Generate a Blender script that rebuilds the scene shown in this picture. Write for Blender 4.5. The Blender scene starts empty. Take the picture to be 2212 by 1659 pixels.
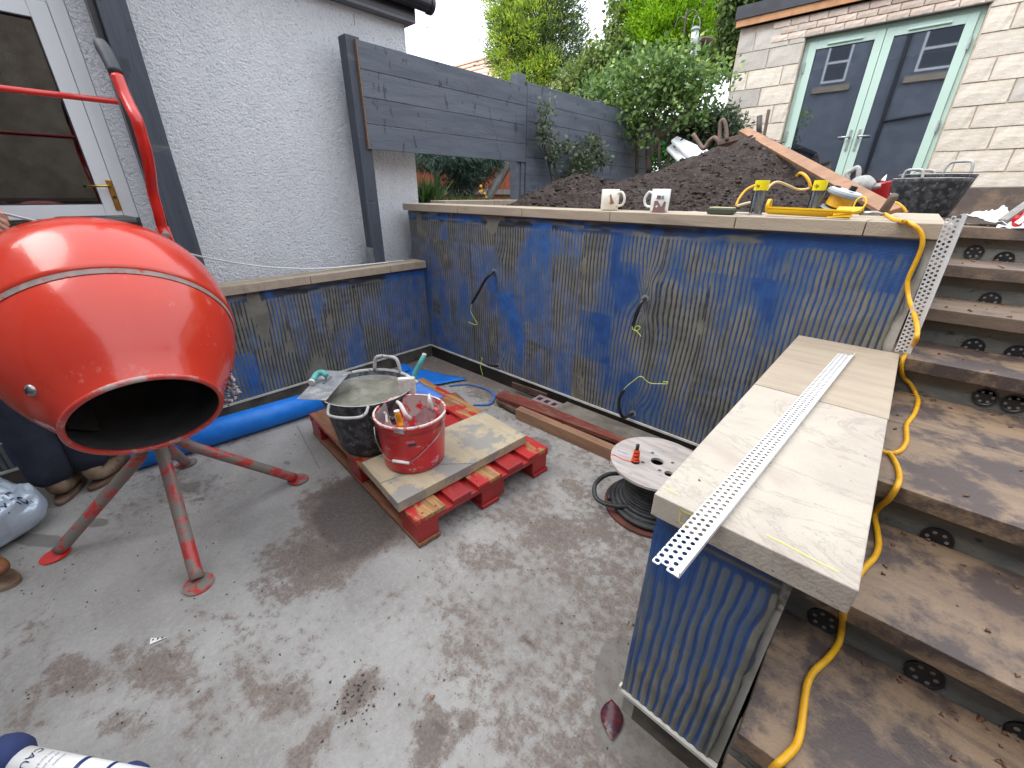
import bpy, math, random
import numpy as np
from mathutils import Vector, Matrix
rad = math.radians
scene = bpy.context.scene
col = scene.collection
random.seed(7); rng = np.random.default_rng(7)

# ------------------------------------------------------------------ camera
EYE = np.array([0.0, 0.0, 1.45])
ROT = np.array([[0.73734858,-0.29021742,0.60999255],[0.67546854,0.30646689,-0.67068644],[0.00770237,0.90656048,0.42200566]])                    # rows: world axes in camera space
FPX, CX, CY = 887.0, 1106.0, 829.5
cd = bpy.data.cameras.new('camera'); cam = bpy.data.objects.new('camera', cd); col.objects.link(cam)
m = Matrix.Identity(4)
for i in range(3):
    for j in range(3): m[i][j] = ROT[i][j]
m[2][3] = 1.45
cam.matrix_world = m
cd.sensor_width = 36.0; cd.lens = FPX/2212.0*36.0; cd.clip_start = 0.02; cd.clip_end = 400
scene.camera = cam

# ------------------------------------------------------------------ world, sun, exposure
SUN_EL, SUN_AZ = rad(52), rad(215)        # azimuth: direction towards the sun, clockwise from +Y
w = bpy.data.worlds.new('World'); scene.world = w; w.use_nodes = True
nt = w.node_tree; nt.nodes.clear()
sky = nt.nodes.new('ShaderNodeTexSky'); sky.sky_type = 'NISHITA'; sky.sun_disc = False
sky.sun_elevation = SUN_EL; sky.sun_rotation = SUN_AZ; sky.air_density = 1.0; sky.dust_density = 3.0; sky.ozone_density = 2.0
cl = nt.nodes.new('ShaderNodeRGB'); cl.outputs[0].default_value = (12.3, 12.9, 13.9, 1)      # the bright, even cloud cover
mx = nt.nodes.new('ShaderNodeMix'); mx.data_type = 'RGBA'; mx.inputs[0].default_value = 0.88
bg = nt.nodes.new('ShaderNodeBackground'); bg.inputs['Strength'].default_value = 0.10
wo = nt.nodes.new('ShaderNodeOutputWorld')
nt.links.new(sky.outputs[0], mx.inputs[6]); nt.links.new(cl.outputs[0], mx.inputs[7])
nt.links.new(mx.outputs[2], bg.inputs['Color']); nt.links.new(bg.outputs[0], wo.inputs['Surface'])
sd = bpy.data.lights.new('sun', 'SUN'); sd.energy = 1.5; sd.angle = rad(48); sd.color = (1.0, 0.96, 0.90)
so = bpy.data.objects.new('sun', sd); col.objects.link(so)
sdir = Vector((math.sin(SUN_AZ)*math.cos(SUN_EL), math.cos(SUN_AZ)*math.cos(SUN_EL), math.sin(SUN_EL)))
so.rotation_euler = sdir.to_track_quat('Z', 'Y').to_euler()
vs = scene.view_settings; vs.view_transform = 'Standard'; vs.look = 'None'; vs.gamma = 1.0; vs.use_curve_mapping = False
vs.exposure = 1.02
try: scene.cycles.max_bounces = 6; scene.cycles.transparent_max_bounces = 12
except Exception: pass

# ------------------------------------------------------------------ survey: sight lines onto known planes of the place
def ray(px, py):
    d = ROT @ np.array([px-CX, -(py-CY), -FPX]); return d/np.linalg.norm(d)
def onz(px, py, z): d = ray(px, py); return EYE + d*((z-1.45)/d[2])
def ony(px, py, y): d = ray(px, py); return EYE + d*(y/d[1])
def onx(px, py, x): d = ray(px, py); return EYE + d*(x/d[0])

# ------------------------------------------------------------------ noise
def _h(ix, iy, s):
    n = (ix.astype(np.int64)*374761393 + iy.astype(np.int64)*668265263 + s*1274126177) & 0xffffffff
    n = ((n ^ (n >> 13))*1274126177) & 0xffffffff
    return ((n ^ (n >> 16)) & 0xffff)/65535.0
def vn(x, y, s=0):
    x = np.asarray(x, float); y = np.asarray(y, float)
    ix, iy = np.floor(x), np.floor(y); fx, fy = x-ix, y-iy
    fx = fx*fx*(3-2*fx); fy = fy*fy*(3-2*fy)
    a, b, c, d = _h(ix, iy, s), _h(ix+1, iy, s), _h(ix, iy+1, s), _h(ix+1, iy+1, s)
    return (a*(1-fx)+b*fx)*(1-fy) + (c*(1-fx)+d*fx)*fy
def fbm(x, y, s=0, o=4):
    r = 0; a = .5; t = 0
    for k in range(o):
        r = r + a*vn(np.asarray(x)*2**k, np.asarray(y)*2**k, s+k*17); t += a; a *= .5
    return r/t
def sstep(a, b, x):
    t = np.clip((x-a)/(b-a), 0, 1); return t*t*(3-2*t)

# ------------------------------------------------------------------ objects
WL = {}
def tag(o, label=None, cat=None, group=None, kind=None):
    if label: o['label'] = label
    if cat: o['category'] = cat
    if group: o['group'] = group
    if kind: o['kind'] = kind
    return o
def thing(name, label, cat, loc, group=None):
    o = bpy.data.objects.new(name, None); col.objects.link(o); o.empty_display_size = .1
    o.location = Vector(loc); WL[o] = np.array(loc, float); return tag(o, label, cat, group)
def mesh_from(name, V, F, smooth=False):
    V = np.asarray(V, dtype=np.float32).reshape(-1, 3)
    me = bpy.data.meshes.new(name)
    if isinstance(F, np.ndarray):
        n, k = F.shape
        me.vertices.add(len(V)); me.vertices.foreach_set('co', V.ravel())
        me.loops.add(n*k); me.loops.foreach_set('vertex_index', F.astype(np.int32).ravel())
        me.polygons.add(n); me.polygons.foreach_set('loop_start', np.arange(0, n*k, k, dtype=np.int32))
        me.polygons.foreach_set('loop_total', np.full(n, k, dtype=np.int32))
        me.update(calc_edges=True)
    else:
        me.from_pydata([tuple(map(float, v)) for v in V], [], [tuple(f) for f in F]); me.update()
    if smooth: me.polygons.foreach_set('use_smooth', [True]*len(me.polygons))
    return me
def mk(name, VF, mat, parent=None, smooth=False, bevel=0, attrs=None, loc=None, solid=0, seg=2):
    """link one mesh object; VF in world coordinates"""
    V, F = VF; V = np.asarray(V, float).reshape(-1, 3)
    base = WL[parent] if parent is not None else (np.array(loc, float) if loc is not None else np.array([V[:, 0].mean(), V[:, 1].mean(), V[:, 2].min()]))
    me = mesh_from(name, V-base, F, smooth)
    for mm in (mat if isinstance(mat, (list, tuple)) else [mat]): me.materials.append(mm)
    if attrs:
        for k, a in attrs.items():
            at = me.attributes.new(k, 'FLOAT', 'POINT'); at.data.foreach_set('value', np.asarray(a, dtype=np.float32).ravel())
    o = bpy.data.objects.new(name, me); col.objects.link(o); WL[o] = base
    if parent is None: o.location = Vector(base)
    else: o.parent = parent
    if solid:
        s = o.modifiers.new('solid', 'SOLIDIFY'); s.thickness = solid; s.offset = 0
    if bevel:
        b = o.modifiers.new('bevel', 'BEVEL'); b.width = bevel; b.segments = seg; b.limit_method = 'ANGLE'
    return o
def copy_tree(o, parent=None):
    c = o.copy(); col.objects.link(c); c.parent = parent; WL[c] = WL[o]
    for ch in list(o.children): copy_tree(ch, c)
    return c

# ------------------------------------------------------------------ shapes, all return (V, F)
def box(x0, x1, y0, y1, z0, z1):
    V = [(x0,y0,z0),(x1,y0,z0),(x1,y1,z0),(x0,y1,z0),(x0,y0,z1),(x1,y0,z1),(x1,y1,z1),(x0,y1,z1)]
    return V, [(0,3,2,1),(4,5,6,7),(0,1,5,4),(1,2,6,5),(2,3,7,6),(3,0,4,7)]
def join(*L):
    V = []; F = []
    for v, f in L:
        n = len(V); V += [tuple(p) for p in np.asarray(v, float).reshape(-1, 3)]; F += [tuple(int(i)+n for i in q) for q in f]
    return V, F
def xf(VF, M):
    M = np.array(M); V = np.asarray(VF[0], float); return (V @ M[:3, :3].T + M[:3, 3]), VF[1]
def rotz(VF, a, c=(0, 0)):
    V = np.array(VF[0], float); x, y = V[:, 0]-c[0], V[:, 1]-c[1]
    V[:, 0] = c[0]+x*math.cos(a)-y*math.sin(a); V[:, 1] = c[1]+x*math.sin(a)+y*math.cos(a); return V, VF[1]
def shift(VF, d): return np.asarray(VF[0], float)+np.array(d), VF[1]
def prism(poly, z0, z1):
    n = len(poly); V = [(p[0], p[1], z0) for p in poly]+[(p[0], p[1], z1) for p in poly]
    a = sum(poly[i][0]*poly[(i+1) % n][1]-poly[(i+1) % n][0]*poly[i][1] for i in range(n))
    F = [tuple(range(n, 2*n)), tuple(reversed(range(n)))]+[(i, (i+1) % n, (i+1) % n+n, i+n) for i in range(n)]
    if a < 0: F = [tuple(reversed(f)) for f in F]
    return V, F
def beam(p0, p1, w, h, up=(0, 0, 1), roll=0):
    """box along p0-p1, width w, height h, centred"""
    p0, p1 = np.array(p0, float), np.array(p1, float); d = p1-p0; L = np.linalg.norm(d); d /= L
    s = np.cross(d, up); s /= np.linalg.norm(s); u = np.cross(s, d)
    if roll: s, u = s*math.cos(roll)+u*math.sin(roll), u*math.cos(roll)-s*math.sin(roll)
    V, F = box(-w/2, w/2, 0, L, -h/2, h/2); V = np.array(V)
    return p0+V[:, :1]*s+V[:, 1:2]*d+V[:, 2:]*u, F
def smooth_path(P, n=6):
    P = np.array(P, float); Q = [P[0]]
    E = np.vstack([2*P[0]-P[1], P, 2*P[-1]-P[-2]])
    for i in range(1, len(E)-2):
        a, b, c, d = E[i-1], E[i], E[i+1], E[i+2]
        for k in range(1, n+1):
            t = k/n; Q.append(.5*((2*b)+(-a+c)*t+(2*a-5*b+4*c-d)*t*t+(-a+3*b-3*c+d)*t**3))
    return np.array(Q)
def tube(P, r, n=10, cap=True):
    P = np.array(P, float); m = len(P); R = np.full(m, r) if np.isscalar(r) else np.interp(np.linspace(0, 1, m), np.linspace(0, 1, len(r)), r)
    T = np.gradient(P, axis=0); T /= np.linalg.norm(T, axis=1)[:, None]+1e-12
    a = np.cross(T[0], (0, 0, 1)); a = a if np.linalg.norm(a) > .1 else np.cross(T[0], (1, 0, 0)); a /= np.linalg.norm(a)
    V = []
    for i in range(m):
        a = a-T[i]*(a@T[i]); a /= np.linalg.norm(a); b = np.cross(T[i], a)
        for k in range(n):
            t = 2*math.pi*k/n; V.append(P[i]+R[i]*(math.cos(t)*a+math.sin(t)*b))
    F = [(i*n+k, i*n+(k+1) % n, (i+1)*n+(k+1) % n, (i+1)*n+k) for i in range(m-1) for k in range(n)]
    if cap: F += [tuple(reversed(range(n))), tuple(range((m-1)*n, m*n))]
    return V, F
def frame(axis):
    n = np.array(axis, float); n /= np.linalg.norm(n)
    a = np.cross(n, (0.31, 0.2, 1)) if abs(n[2]) < .9 else np.cross(n, (0, 1, 0)); a /= np.linalg.norm(a); return n, a, np.cross(n, a)
def lathe(prof, C=(0, 0, 0), axis=(0, 0, 1), n=32, closed=False, wob=0, seed=0):
    """prof: (radius, distance along the axis)"""
    ax, a, b = frame(axis); C = np.array(C, float); V = []; m = len(prof)
    for j, (r, s) in enumerate(prof):
        for k in range(n):
            t = 2*math.pi*k/n; rr = r*(1+wob*math.sin(2*t+seed)+wob*.6*math.sin(3*t+seed*2.1))
            V.append(C+ax*s+rr*(math.cos(t)*a+math.sin(t)*b))
    F = [(i*n+k, i*n+(k+1) % n, (i+1)*n+(k+1) % n, (i+1)*n+k) for i in range(m-1) for k in range(n)]
    if closed: F += [((m-1)*n+k, (m-1)*n+(k+1) % n, (k+1) % n, k) for k in range(n)]
    return V, F
def disc(C, axis, r, h=.004, n=20): return lathe([(0.0001, 0), (r, 0), (r, h), (0.0001, h)], C, axis, n)
def grid(X, Y, Z):
    """arrays (ny, nx)"""
    ny, nx = X.shape; V = np.stack([X, Y, Z], -1).reshape(-1, 3)
    i = np.arange(ny-1)[:, None]*nx+np.arange(nx-1)[None]; F = np.stack([i, i+1, i+nx+1, i+nx], -1).reshape(-1, 4)
    return V, F
def sheet(P, nu=12, nv=6, amp=.01, seed=0):
    """a wrinkled sheet over the four corners P (3-D)"""
    P = [np.array(p, float) for p in P]; u, v = np.meshgrid(np.linspace(0, 1, nu), np.linspace(0, 1, nv))
    Q = ((1-u)*(1-v))[..., None]*P[0]+(u*(1-v))[..., None]*P[1]+(u*v)[..., None]*P[2]+((1-u)*v)[..., None]*P[3]
    Q[..., 2] += amp*(fbm(u*4+seed, v*3, seed)-.3)
    return grid(Q[..., 0], Q[..., 1], Q[..., 2])
def flatpoly(P2, u, v, o, n, t=.0006):
    """small flat print: polygon P2 in the plane o + x u + y v, t thick along n"""
    u, v, o, n = [np.array(q, float) for q in (u, v, o, n)]
    k = len(P2); A = [o+p[0]*u+p[1]*v for p in P2]; V = A+[a+n*t for a in A]
    return V, [tuple(range(k, 2*k)), tuple(reversed(range(k)))]+[(i, (i+1) % k, (i+1) % k+k, i+k) for i in range(k)]

# ------------------------------------------------------------------ materials
class NT:
    def __init__(s, name):
        s.m = bpy.data.materials.new(name); s.m.use_nodes = True; s.t = s.m.node_tree; s.t.nodes.clear()
        s.out = s.n('ShaderNodeOutputMaterial'); s.b = s.n('ShaderNodeBsdfPrincipled'); s.l(s.b.outputs[0], s.out.inputs[0])
        s.tc = s.n('ShaderNodeTexCoord')
    def n(s, t, **k):
        o = s.t.nodes.new(t)
        for a, v in k.items(): setattr(o, a, v)
        return o
    def l(s, a, b): s.t.links.new(a, b)
    def vec(s, scale=(1, 1, 1), rot=(0, 0, 0), src='Object'):
        mp = s.n('ShaderNodeMapping'); mp.inputs['Scale'].default_value = scale; mp.inputs['Rotation'].default_value = rot
        s.l(s.tc.outputs[src], mp.inputs[0]); return mp.outputs[0]
    def noise(s, v, scale, detail=5, rough=.55, dist=0):
        o = s.n('ShaderNodeTexNoise'); o.inputs['Scale'].default_value = scale; o.inputs['Detail'].default_value = detail
        o.inputs['Roughness'].default_value = rough; o.inputs['Distortion'].default_value = dist; s.l(v, o.inputs['Vector']); return o.outputs['Fac']
    def voro(s, v, scale, feature='F1'):
        o = s.n('ShaderNodeTexVoronoi'); o.feature = feature; o.inputs['Scale'].default_value = scale; s.l(v, o.inputs['Vector']); return o.outputs['Distance']
    def ramp(s, f, a, b):
        o = s.n('ShaderNodeMapRange'); o.interpolation_type = 'SMOOTHSTEP'; o.inputs['From Min'].default_value = a; o.inputs['From Max'].default_value = b
        s.l(f, o.inputs['Value']); return o.outputs[0]
    def mix(s, f, a, b, mode='MIX'):
        o = s.n('ShaderNodeMix'); o.data_type = 'RGBA'; o.blend_type = mode
        for i, q in ((0, f), (6, a), (7, b)):
            if isinstance(q, (int, float)): o.inputs[i].default_value = q
            elif isinstance(q, tuple): o.inputs[i].default_value = (*q, 1)
            else: s.l(q, o.inputs[i])
        return o.outputs[2]
    def math(s, op, a, b=0.0, clamp=False):
        o = s.n('ShaderNodeMath'); o.operation = op; o.use_clamp = clamp
        for i, q in ((0, a), (1, b)):
            if isinstance(q, (int, float)): o.inputs[i].default_value = q
            else: s.l(q, o.inputs[i])
        return o.outputs[0]
    def attr(s, name): o = s.n('ShaderNodeAttribute'); o.attribute_name = name; return o.outputs['Fac']
    def rnd(s): return s.n('ShaderNodeObjectInfo').outputs['Random']
    def bump(s, h, dist=.004, strength=1):
        o = s.n('ShaderNodeBump'); o.inputs['Distance'].default_value = dist; o.inputs['Strength'].default_value = strength
        s.l(h, o.inputs['Height']); s.l(o.outputs[0], s.b.inputs['Normal']); return o
    def fin(s, color, rough=.7, metal=0, spec=.5, coat=0):
        for k, q in (('Base Color', color), ('Roughness', rough), ('Metallic', metal), ('Specular IOR Level', spec), ('Coat Weight', coat)):
            if isinstance(q, tuple): s.b.inputs[k].default_value = (*q, 1)
            elif isinstance(q, (int, float)): s.b.inputs[k].default_value = q
            else: s.l(q, s.b.inputs[k])
        return s.m
def M(name, c1, c2=None, scale=6, lo=.35, hi=.65, rough=.7, metal=0, bump=0, bs=60, stretch=(1, 1, 1), c3=None, s3=20, lo3=.58, hi3=.68, rnd=0, coat=0, spec=.5, det=5):
    t = NT(name); v = t.vec(stretch)
    c = c1 if c2 is None else t.mix(t.ramp(t.noise(v, scale, det), lo, hi), c1, c2)
    if c3 is not None: c = t.mix(t.ramp(t.noise(v, s3, 6, .65), lo3, hi3), c, c3)
    if rnd:
        g = t.math('ADD', t.math('MULTIPLY', t.rnd(), 2*rnd), 1-rnd); cc = t.n('ShaderNodeCombineColor')
        for i in range(3): t.l(g, cc.inputs[i])
        c = t.mix(1.0, c, cc.outputs[0], 'MULTIPLY')
    if bump: t.bump(t.noise(v, bs, 5), bump)
    return t.fin(c, rough, metal, spec, coat)
# ---- named materials
SAND = (.50, .43, .33)
def sandstone(name, base, vein, dark, dirt=0.0, dlo=.5, dhi=.62, rough=.75, rnd=.06, dirtc=(.10, .078, .07), wet=.0):
    t = NT(name); v = t.vec((1, 1, 1)); vs_ = t.vec((1.2, 7, 7), (0, 0, .35))
    c = t.mix(t.ramp(t.noise(vs_, 2.2, 6, .6, .6), .35, .68), base, vein)
    c = t.mix(t.math('MULTIPLY', t.ramp(t.noise(t.vec((1, 9, 9), (0, 0, -.5)), 1.3, 5, .6, 1.2), .60, .70), .5), c, dark)
    c = t.mix(t.math('MULTIPLY', t.ramp(t.noise(v, 260, 3), .55, .75), .35), c, dark)
    if dirt:
        d = t.math('MULTIPLY', t.ramp(t.noise(v, 5.5, 8, .68), dlo, dhi), dirt); c = t.mix(d, c, dirtc)
        d2 = t.ramp(t.noise(v, 48, 5, .6), .69, .75); c = t.mix(d2, c, (.035, .025, .02))
    g = t.math('ADD', t.math('MULTIPLY', t.rnd(), 2*rnd), 1-rnd); cc = t.n('ShaderNodeCombineColor')
    for i in range(3): t.l(g, cc.inputs[i])
    c = t.mix(1.0, c, cc.outputs[0], 'MULTIPLY')
    t.bump(t.math('ADD', t.noise(v, 140, 5), t.math('MULTIPLY', t.noise(v, 20, 4), .6)), .0022)
    return t.fin(c, rough)
m_cop = sandstone('pale_sandstone', (.42, .35, .26), (.36, .29, .22), (.22, .175, .14))
def veined(name):
    t = NT(name); v = t.vec()
    c = t.mix(t.ramp(t.noise(v, 3.2, 7, .62, .5), .35, .65), (.51, .455, .375), (.42, .365, .305))
    c = t.mix(t.math('MULTIPLY', t.ramp(t.noise(v, 300, 3), .5, .7), .35), c, (.34, .30, .26))
    vn_ = t.math('ABSOLUTE', t.math('SUBTRACT', t.noise(t.vec((1, 2.6, 1), (0, 0, .9)), 1.5, 8, .72, 1.1), .5)); c = t.mix(t.math('MULTIPLY', t.ramp(vn_, .020, .0), .38), c, (.23, .185, .175))
    vb = t.ramp(t.noise(t.vec((1, 2.2, 1), (0, 0, .9)), 2.0, 5, .6, .8), .56, .72); c = t.mix(t.math('MULTIPLY', vb, .55), c, (.37, .285, .24))
    p = t.ramp(t.noise(v, 42, 3, .5), .715, .745); c = t.mix(p, c, (.06, .045, .035))
    t.bump(t.noise(v, 160, 5), .0015); return t.fin(c, .6)
m_seat = veined('veined_cream_sandstone')
m_seat_unused = sandstone('cream_sandstone', (.62, .57, .47), (.50, .44, .37), (.34, .28, .26), dirt=.55, dlo=.66, dhi=.74, dirtc=(.30,.25,.21))
m_step = sandstone('dirty_sandstone', (.25, .172, .108), (.185, .125, .084), (.085, .06, .052), dirt=.93, dlo=.43, dhi=.57, rough=.5, dirtc=(.062, .045, .043))
m_step2 = sandstone('muddy_sandstone', (.235, .17, .118), (.17, .12, .09), (.08, .06, .052), dirt=.9, dlo=.43, dhi=.58, rough=.6, dirtc=(.10, .078, .07))
m_riser = M('grey_render_riser', (.14, .143, .13), (.20, .195, .172), 9, rough=.85, bump=.003, bs=90, c3=(.06,.055,.045), s3=14, stretch=(1, 1, 2))
m_band = M('sand_render_band', (.20, .175, .13), (.15, .13, .098), 7, rough=.85, bump=.002, c3=(.07,.055,.04), s3=18)
m_slabp = sandstone('stained_slab', (.47, .395, .27), (.40, .33, .22), (.25, .2, .15), dirt=.85, dlo=.50, dhi=.57, dirtc=(.25, .245, .235))

def concrete_floor():
    t = NT('patio_concrete'); v = t.vec()
    base = t.mix(t.ramp(t.noise(v, 1.7, 7, .6), .32, .68), (.215, .202, .186), (.345, .332, .312))
    base = t.mix(t.math('MULTIPLY', t.ramp(t.noise(v, 60, 6, .7), .40, .66), t.math('ADD', .12, t.math('MULTIPLY', t.attr('dirt'), .5))), base, (.50, .485, .465))
    n1 = t.noise(v, 30, 9, .78, .1); n2 = t.noise(v, 6, 8, .7, .1)
    a = t.attr('dirt')
    d = t.math('ADD', t.math('MULTIPLY', a, .95), t.math('ADD', t.math('MULTIPLY', t.math('SUBTRACT', n1, .5), 2.6), t.math('MULTIPLY', t.math('SUBTRACT', n2, .5), 1.5)))
    d = t.ramp(d, .30, .80)
    dc = t.mix(t.ramp(t.noise(v, 90, 6, .7), .38, .6), (.10, .070, .055), (.18, .138, .112)); dc = t.mix(t.ramp(t.math('ADD', a, t.math('SUBTRACT', n1, .5)), .85, 1.25), dc, (.055, .037, .028))
    c = t.mix(t.math('MULTIPLY', d, .82), base, dc)
    s = t.ramp(t.noise(v, 120, 4, .6), .665, .70)            # tiny crumbs
    s = t.math('MULTIPLY', s, t.ramp(t.noise(v, 4, 3), .42, .60)); c = t.mix(s, c, (.05, .04, .033))
    w_ = t.attr('wet'); wf = t.ramp(t.math('ADD', w_, t.math('MULTIPLY', t.math('SUBTRACT', n1, .5), .5)), .42, .50)
    c = t.mix(t.math('MULTIPLY', wf, .62), c, (.12, .105, .09))
    t.bump(t.math('ADD', t.noise(v, 160, 6, .7), t.math('MULTIPLY', n2, .8)), .0016)
    r = t.math('SUBTRACT', .82, t.math('MULTIPLY', wf, .35))
    return t.fin(c, r)
m_floor = concrete_floor()

def trowelled(name, sc=1.0, weave=0.0, dark=0.0):
    t = NT(name); v = t.vec(); cem = t.attr('cem'); rdg = t.attr('ridge'); hole = t.attr('hole')
    blue = t.mix(t.ramp(t.noise(v, 14, 5), .35, .65), (.018, .092, .33), (.032, .14, .45))
    film = t.mix(t.ramp(t.noise(v, 9, 6, .65), .3, .7), (.060, .105, .20), (.10, .13, .17))
    gc = t.mix(t.ramp(t.noise(v, 11, 6), .35, .65), (.135, .132, .108), (.20, .195, .165))
    if weave:
        wv = t.n('ShaderNodeTexWave'); wv.bands_direction = 'Z'; wv.inputs['Scale'].default_value = 62; wv.inputs['Distortion'].default_value = .8
        t.l(v, wv.inputs['Vector']); blue = t.mix(t.math('MULTIPLY', wv.outputs['Fac'], weave), blue, (.008, .02, .07))
        w2 = t.n('ShaderNodeTexWave'); w2.bands_direction = 'X'; w2.inputs['Scale'].default_value = 40; t.l(v, w2.inputs['Vector'])
        blue = t.mix(t.math('MULTIPLY', w2.outputs['Fac'], weave*.5), blue, (.008, .02, .07))
    top = t.mix(t.ramp(cem, .0, .22), blue, film); top = t.mix(t.ramp(cem, .20, .50), top, gc)
    gro = t.mix(t.ramp(cem, .36, .85), blue, (.040, .052, .075))
    c = t.mix(t.ramp(rdg, .25, .55), gro, top)
    c = t.mix(hole, c, (.022, .02, .018))
    t.bump(t.noise(v, 130, 5), .0015)
    return t.fin(c, .55)
m_trowel = trowelled('trowelled_adhesive_on_blue_mesh')
m_weave = trowelled('trowelled_adhesive_on_blue_weave', weave=.75)
m_black_plinth = M('recess_black_plinth', (.010, .009, .008), (.022, .019, .017), 8, rough=.6, bump=.003, bs=50)  # darkness of the recess below the bead is put into this colour
m_plinth = M('grey_brown_plinth_block', (.045, .04, .035), (.10, .088, .075), 8, rough=.85, bump=.003, bs=50)  # dark grey-brown for the other plinths and the room behind the door
m_pvc = M('white_pvc', (.78, .79, .80), (.70, .71, .72), 30, rough=.35)
m_bead = M('cream_bead', (.62, .60, .54), (.50, .48, .43), 20, rough=.5)

def render_mat(name, c1, c2, pits):
    t = NT(name); v = t.vec()
    n = t.noise(v, 78, 4, .6); n2 = t.noise(t.vec((1.3, 1, 1)), 40, 3)
    h = t.math('ADD', n, t.math('MULTIPLY', n2, .7))
    c = t.mix(t.ramp(t.noise(t.vec((1, 1, .5)), 1.6, 7, .65), .32, .68), tuple(q*.90 for q in c1), c2)
    c = t.mix(t.math('MULTIPLY', t.ramp(h, .78, .64), .7), c, pits)
    t.bump(h, .016); return t.fin(c, .9, spec=.2)
m_render = render_mat('spar_render_white', (.76, .78, .83), (.80, .815, .85), (.50, .53, .59))
m_render_dark = M('grey_harling', (.17, .19, .23), (.22, .24, .28), 3, rough=.9, bump=.004, bs=80)
def painted_wood(name, c1, c2, knot, dir_stretch=(9, 1, 9)):
    t = NT(name); v = t.vec(dir_stretch)
    c = t.mix(t.ramp(t.noise(v, 1.6, 6, .6, .6), .3, .7), c1, c2)
    k = t.ramp(t.noise(t.vec((3, 9, 4), (.35, 0, 0)), 2.0, 3, .5, 1.0), .62, .70); c = t.mix(t.math('MULTIPLY', k, .75), c, knot)
    k2 = t.ramp(t.noise(t.vec((3, 1, 5)), 2.2, 5, .6), .62, .74); c = t.mix(t.math('MULTIPLY', k2, .5), c, (.17, .17, .165))
    g = t.math('ADD', t.math('MULTIPLY', t.rnd(), .16), .92); cc = t.n('ShaderNodeCombineColor')
    for i in range(3): t.l(g, cc.inputs[i])
    c = t.mix(1.0, c, cc.outputs[0], 'MULTIPLY')
    t.bump(t.noise(v, 14, 5), .0025); return t.fin(c, .55)
m_plank = M('dull_brown_plank', (.33, .17, .085), (.24, .12, .06), 2, rough=.6, stretch=(5, 5, 5), bump=.001)
m_fence = painted_wood('blue_grey_stained_board', (.072, .09, .12), (.112, .13, .162), (.018, .024, .038))
m_post = painted_wood('dark_slate_stained_post', (.038, .048, .068), (.06, .072, .095), (.02, .025, .035), (9, 9, 1))
m_seal = M('orange_seal_strip', (.30, .17, .09), (.18, .10, .06), 60, rough=.6)
m_upvc = M('white_upvc', (.74, .77, .79), (.69, .72, .745), 2, rough=.25)
m_brass = M('polished_brass', (.62, .40, .10), (.45, .28, .07), 12, rough=.25, metal=1)
m_glass = None
def glass_mat(name, tint, frac):
    t = NT(name); t.t.nodes.remove(t.b)
    tr = t.n('ShaderNodeBsdfTransparent'); tr.inputs[0].default_value = (*tint, 1)
    gl = t.n('ShaderNodeBsdfGlossy'); gl.inputs['Roughness'].default_value = .02; gl.inputs['Color'].default_value = (.9, .94, 1, 1)
    fr = t.n('ShaderNodeFresnel'); fr.inputs['IOR'].default_value = 1.5
    ml = t.math('ADD', t.math('MULTIPLY', fr.outputs[0], .9), frac, True)
    mxs = t.n('ShaderNodeMixShader'); t.l(ml, mxs.inputs[0]); t.l(tr.outputs[0], mxs.inputs[1]); t.l(gl.outputs[0], mxs.inputs[2]); t.l(mxs.outputs[0], t.out.inputs[0])
    return t.m
m_glass = glass_mat('coated_double_glazing', (.75, .78, .8), .32)
m_glass_d = glass_mat('door_glass', (.55, .55, .55), .07)
m_clear = glass_mat('clear_plastic', (.82, .85, .87), .10)
m_black = M('black_plastic', (.012, .012, .014), (.022, .022, .024), 10, rough=.35)
m_gutter = M('dark_grey_gutter', (.02, .02, .028), (.03, .03, .04), 10, rough=.3)
m_fascia = M('grey_fascia', (.12, .125, .15), (.15, .155, .18), 6, rough=.4)

def red_paint(name, base, dull, clay, amt_lo, amt_hi, rough=.16, sc=1.0):
    t = NT(name); v = t.vec()
    c = t.mix(t.ramp(t.noise(v, 2.5, 4), .3, .7), base, dull)
    d = t.ramp(t.noise(v, 9*sc, 9, .74), amt_lo, amt_hi); c = t.mix(d, c, clay)
    s = t.ramp(t.noise(t.vec((6, 60, 9), (.3, .5, .8)), 3, 4, .7, 1.), .70, .74); c = t.mix(t.math('MULTIPLY', s, .4), c, (.75, .35, .3))
    r = t.math('ADD', t.math('MULTIPLY', d, .5), rough); t.bump(t.noise(v, 50, 5), .0004)
    return t.fin(c, r, coat=.25)
m_drum = red_paint('glossy_red_mixer_paint', (.62, .042, .016), (.54, .032, .013), (.56, .22, .18), .60, .76, rough=.2)
m_drumlip = red_paint('worn_red_rim_paint', (.56, .05, .035), (.46, .04, .03), (.42, .32, .29), .50, .62, .3)
m_seam = M('cement_in_seam', (.24, .20, .185), (.34, .25, .23), 30, rough=.9, c3=(.45,.06,.04), s3=25, lo3=.60, hi3=.66)
m_leg = red_paint('cement_caked_red_tube', (.48, .035, .028), (.42, .03, .025), (.20, .18, .155), .44, .52, .45, 1.5)
m_tube = red_paint('red_tube_paint', (.62, .028, .018), (.55, .022, .015), (.5, .2, .18), .72, .78, .25)
m_inside = M('cement_coated_drum_inside', (.05, .048, .05), (.095, .09, .092), 5, rough=.8, bump=.003, bs=30)
m_steel = M('zinc_steel', (.42, .42, .41), (.30, .30, .30), 20, rough=.35, metal=.9)
m_dullsteel = M('dusty_steel', (.40, .41, .42), (.27, .28, .30), 22, rough=.45, metal=.5, c3=(.55,.54,.52), s3=9, lo3=.55, hi3=.65)
m_rubber = M('dusty_black_rubber', (.026, .028, .031), (.10, .106, .116), 24, lo=.40, hi=.68, rough=.55, bump=.0012, bs=70, c3=(.22, .225, .24), s3=38, lo3=.54, hi3=.70)
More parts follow.
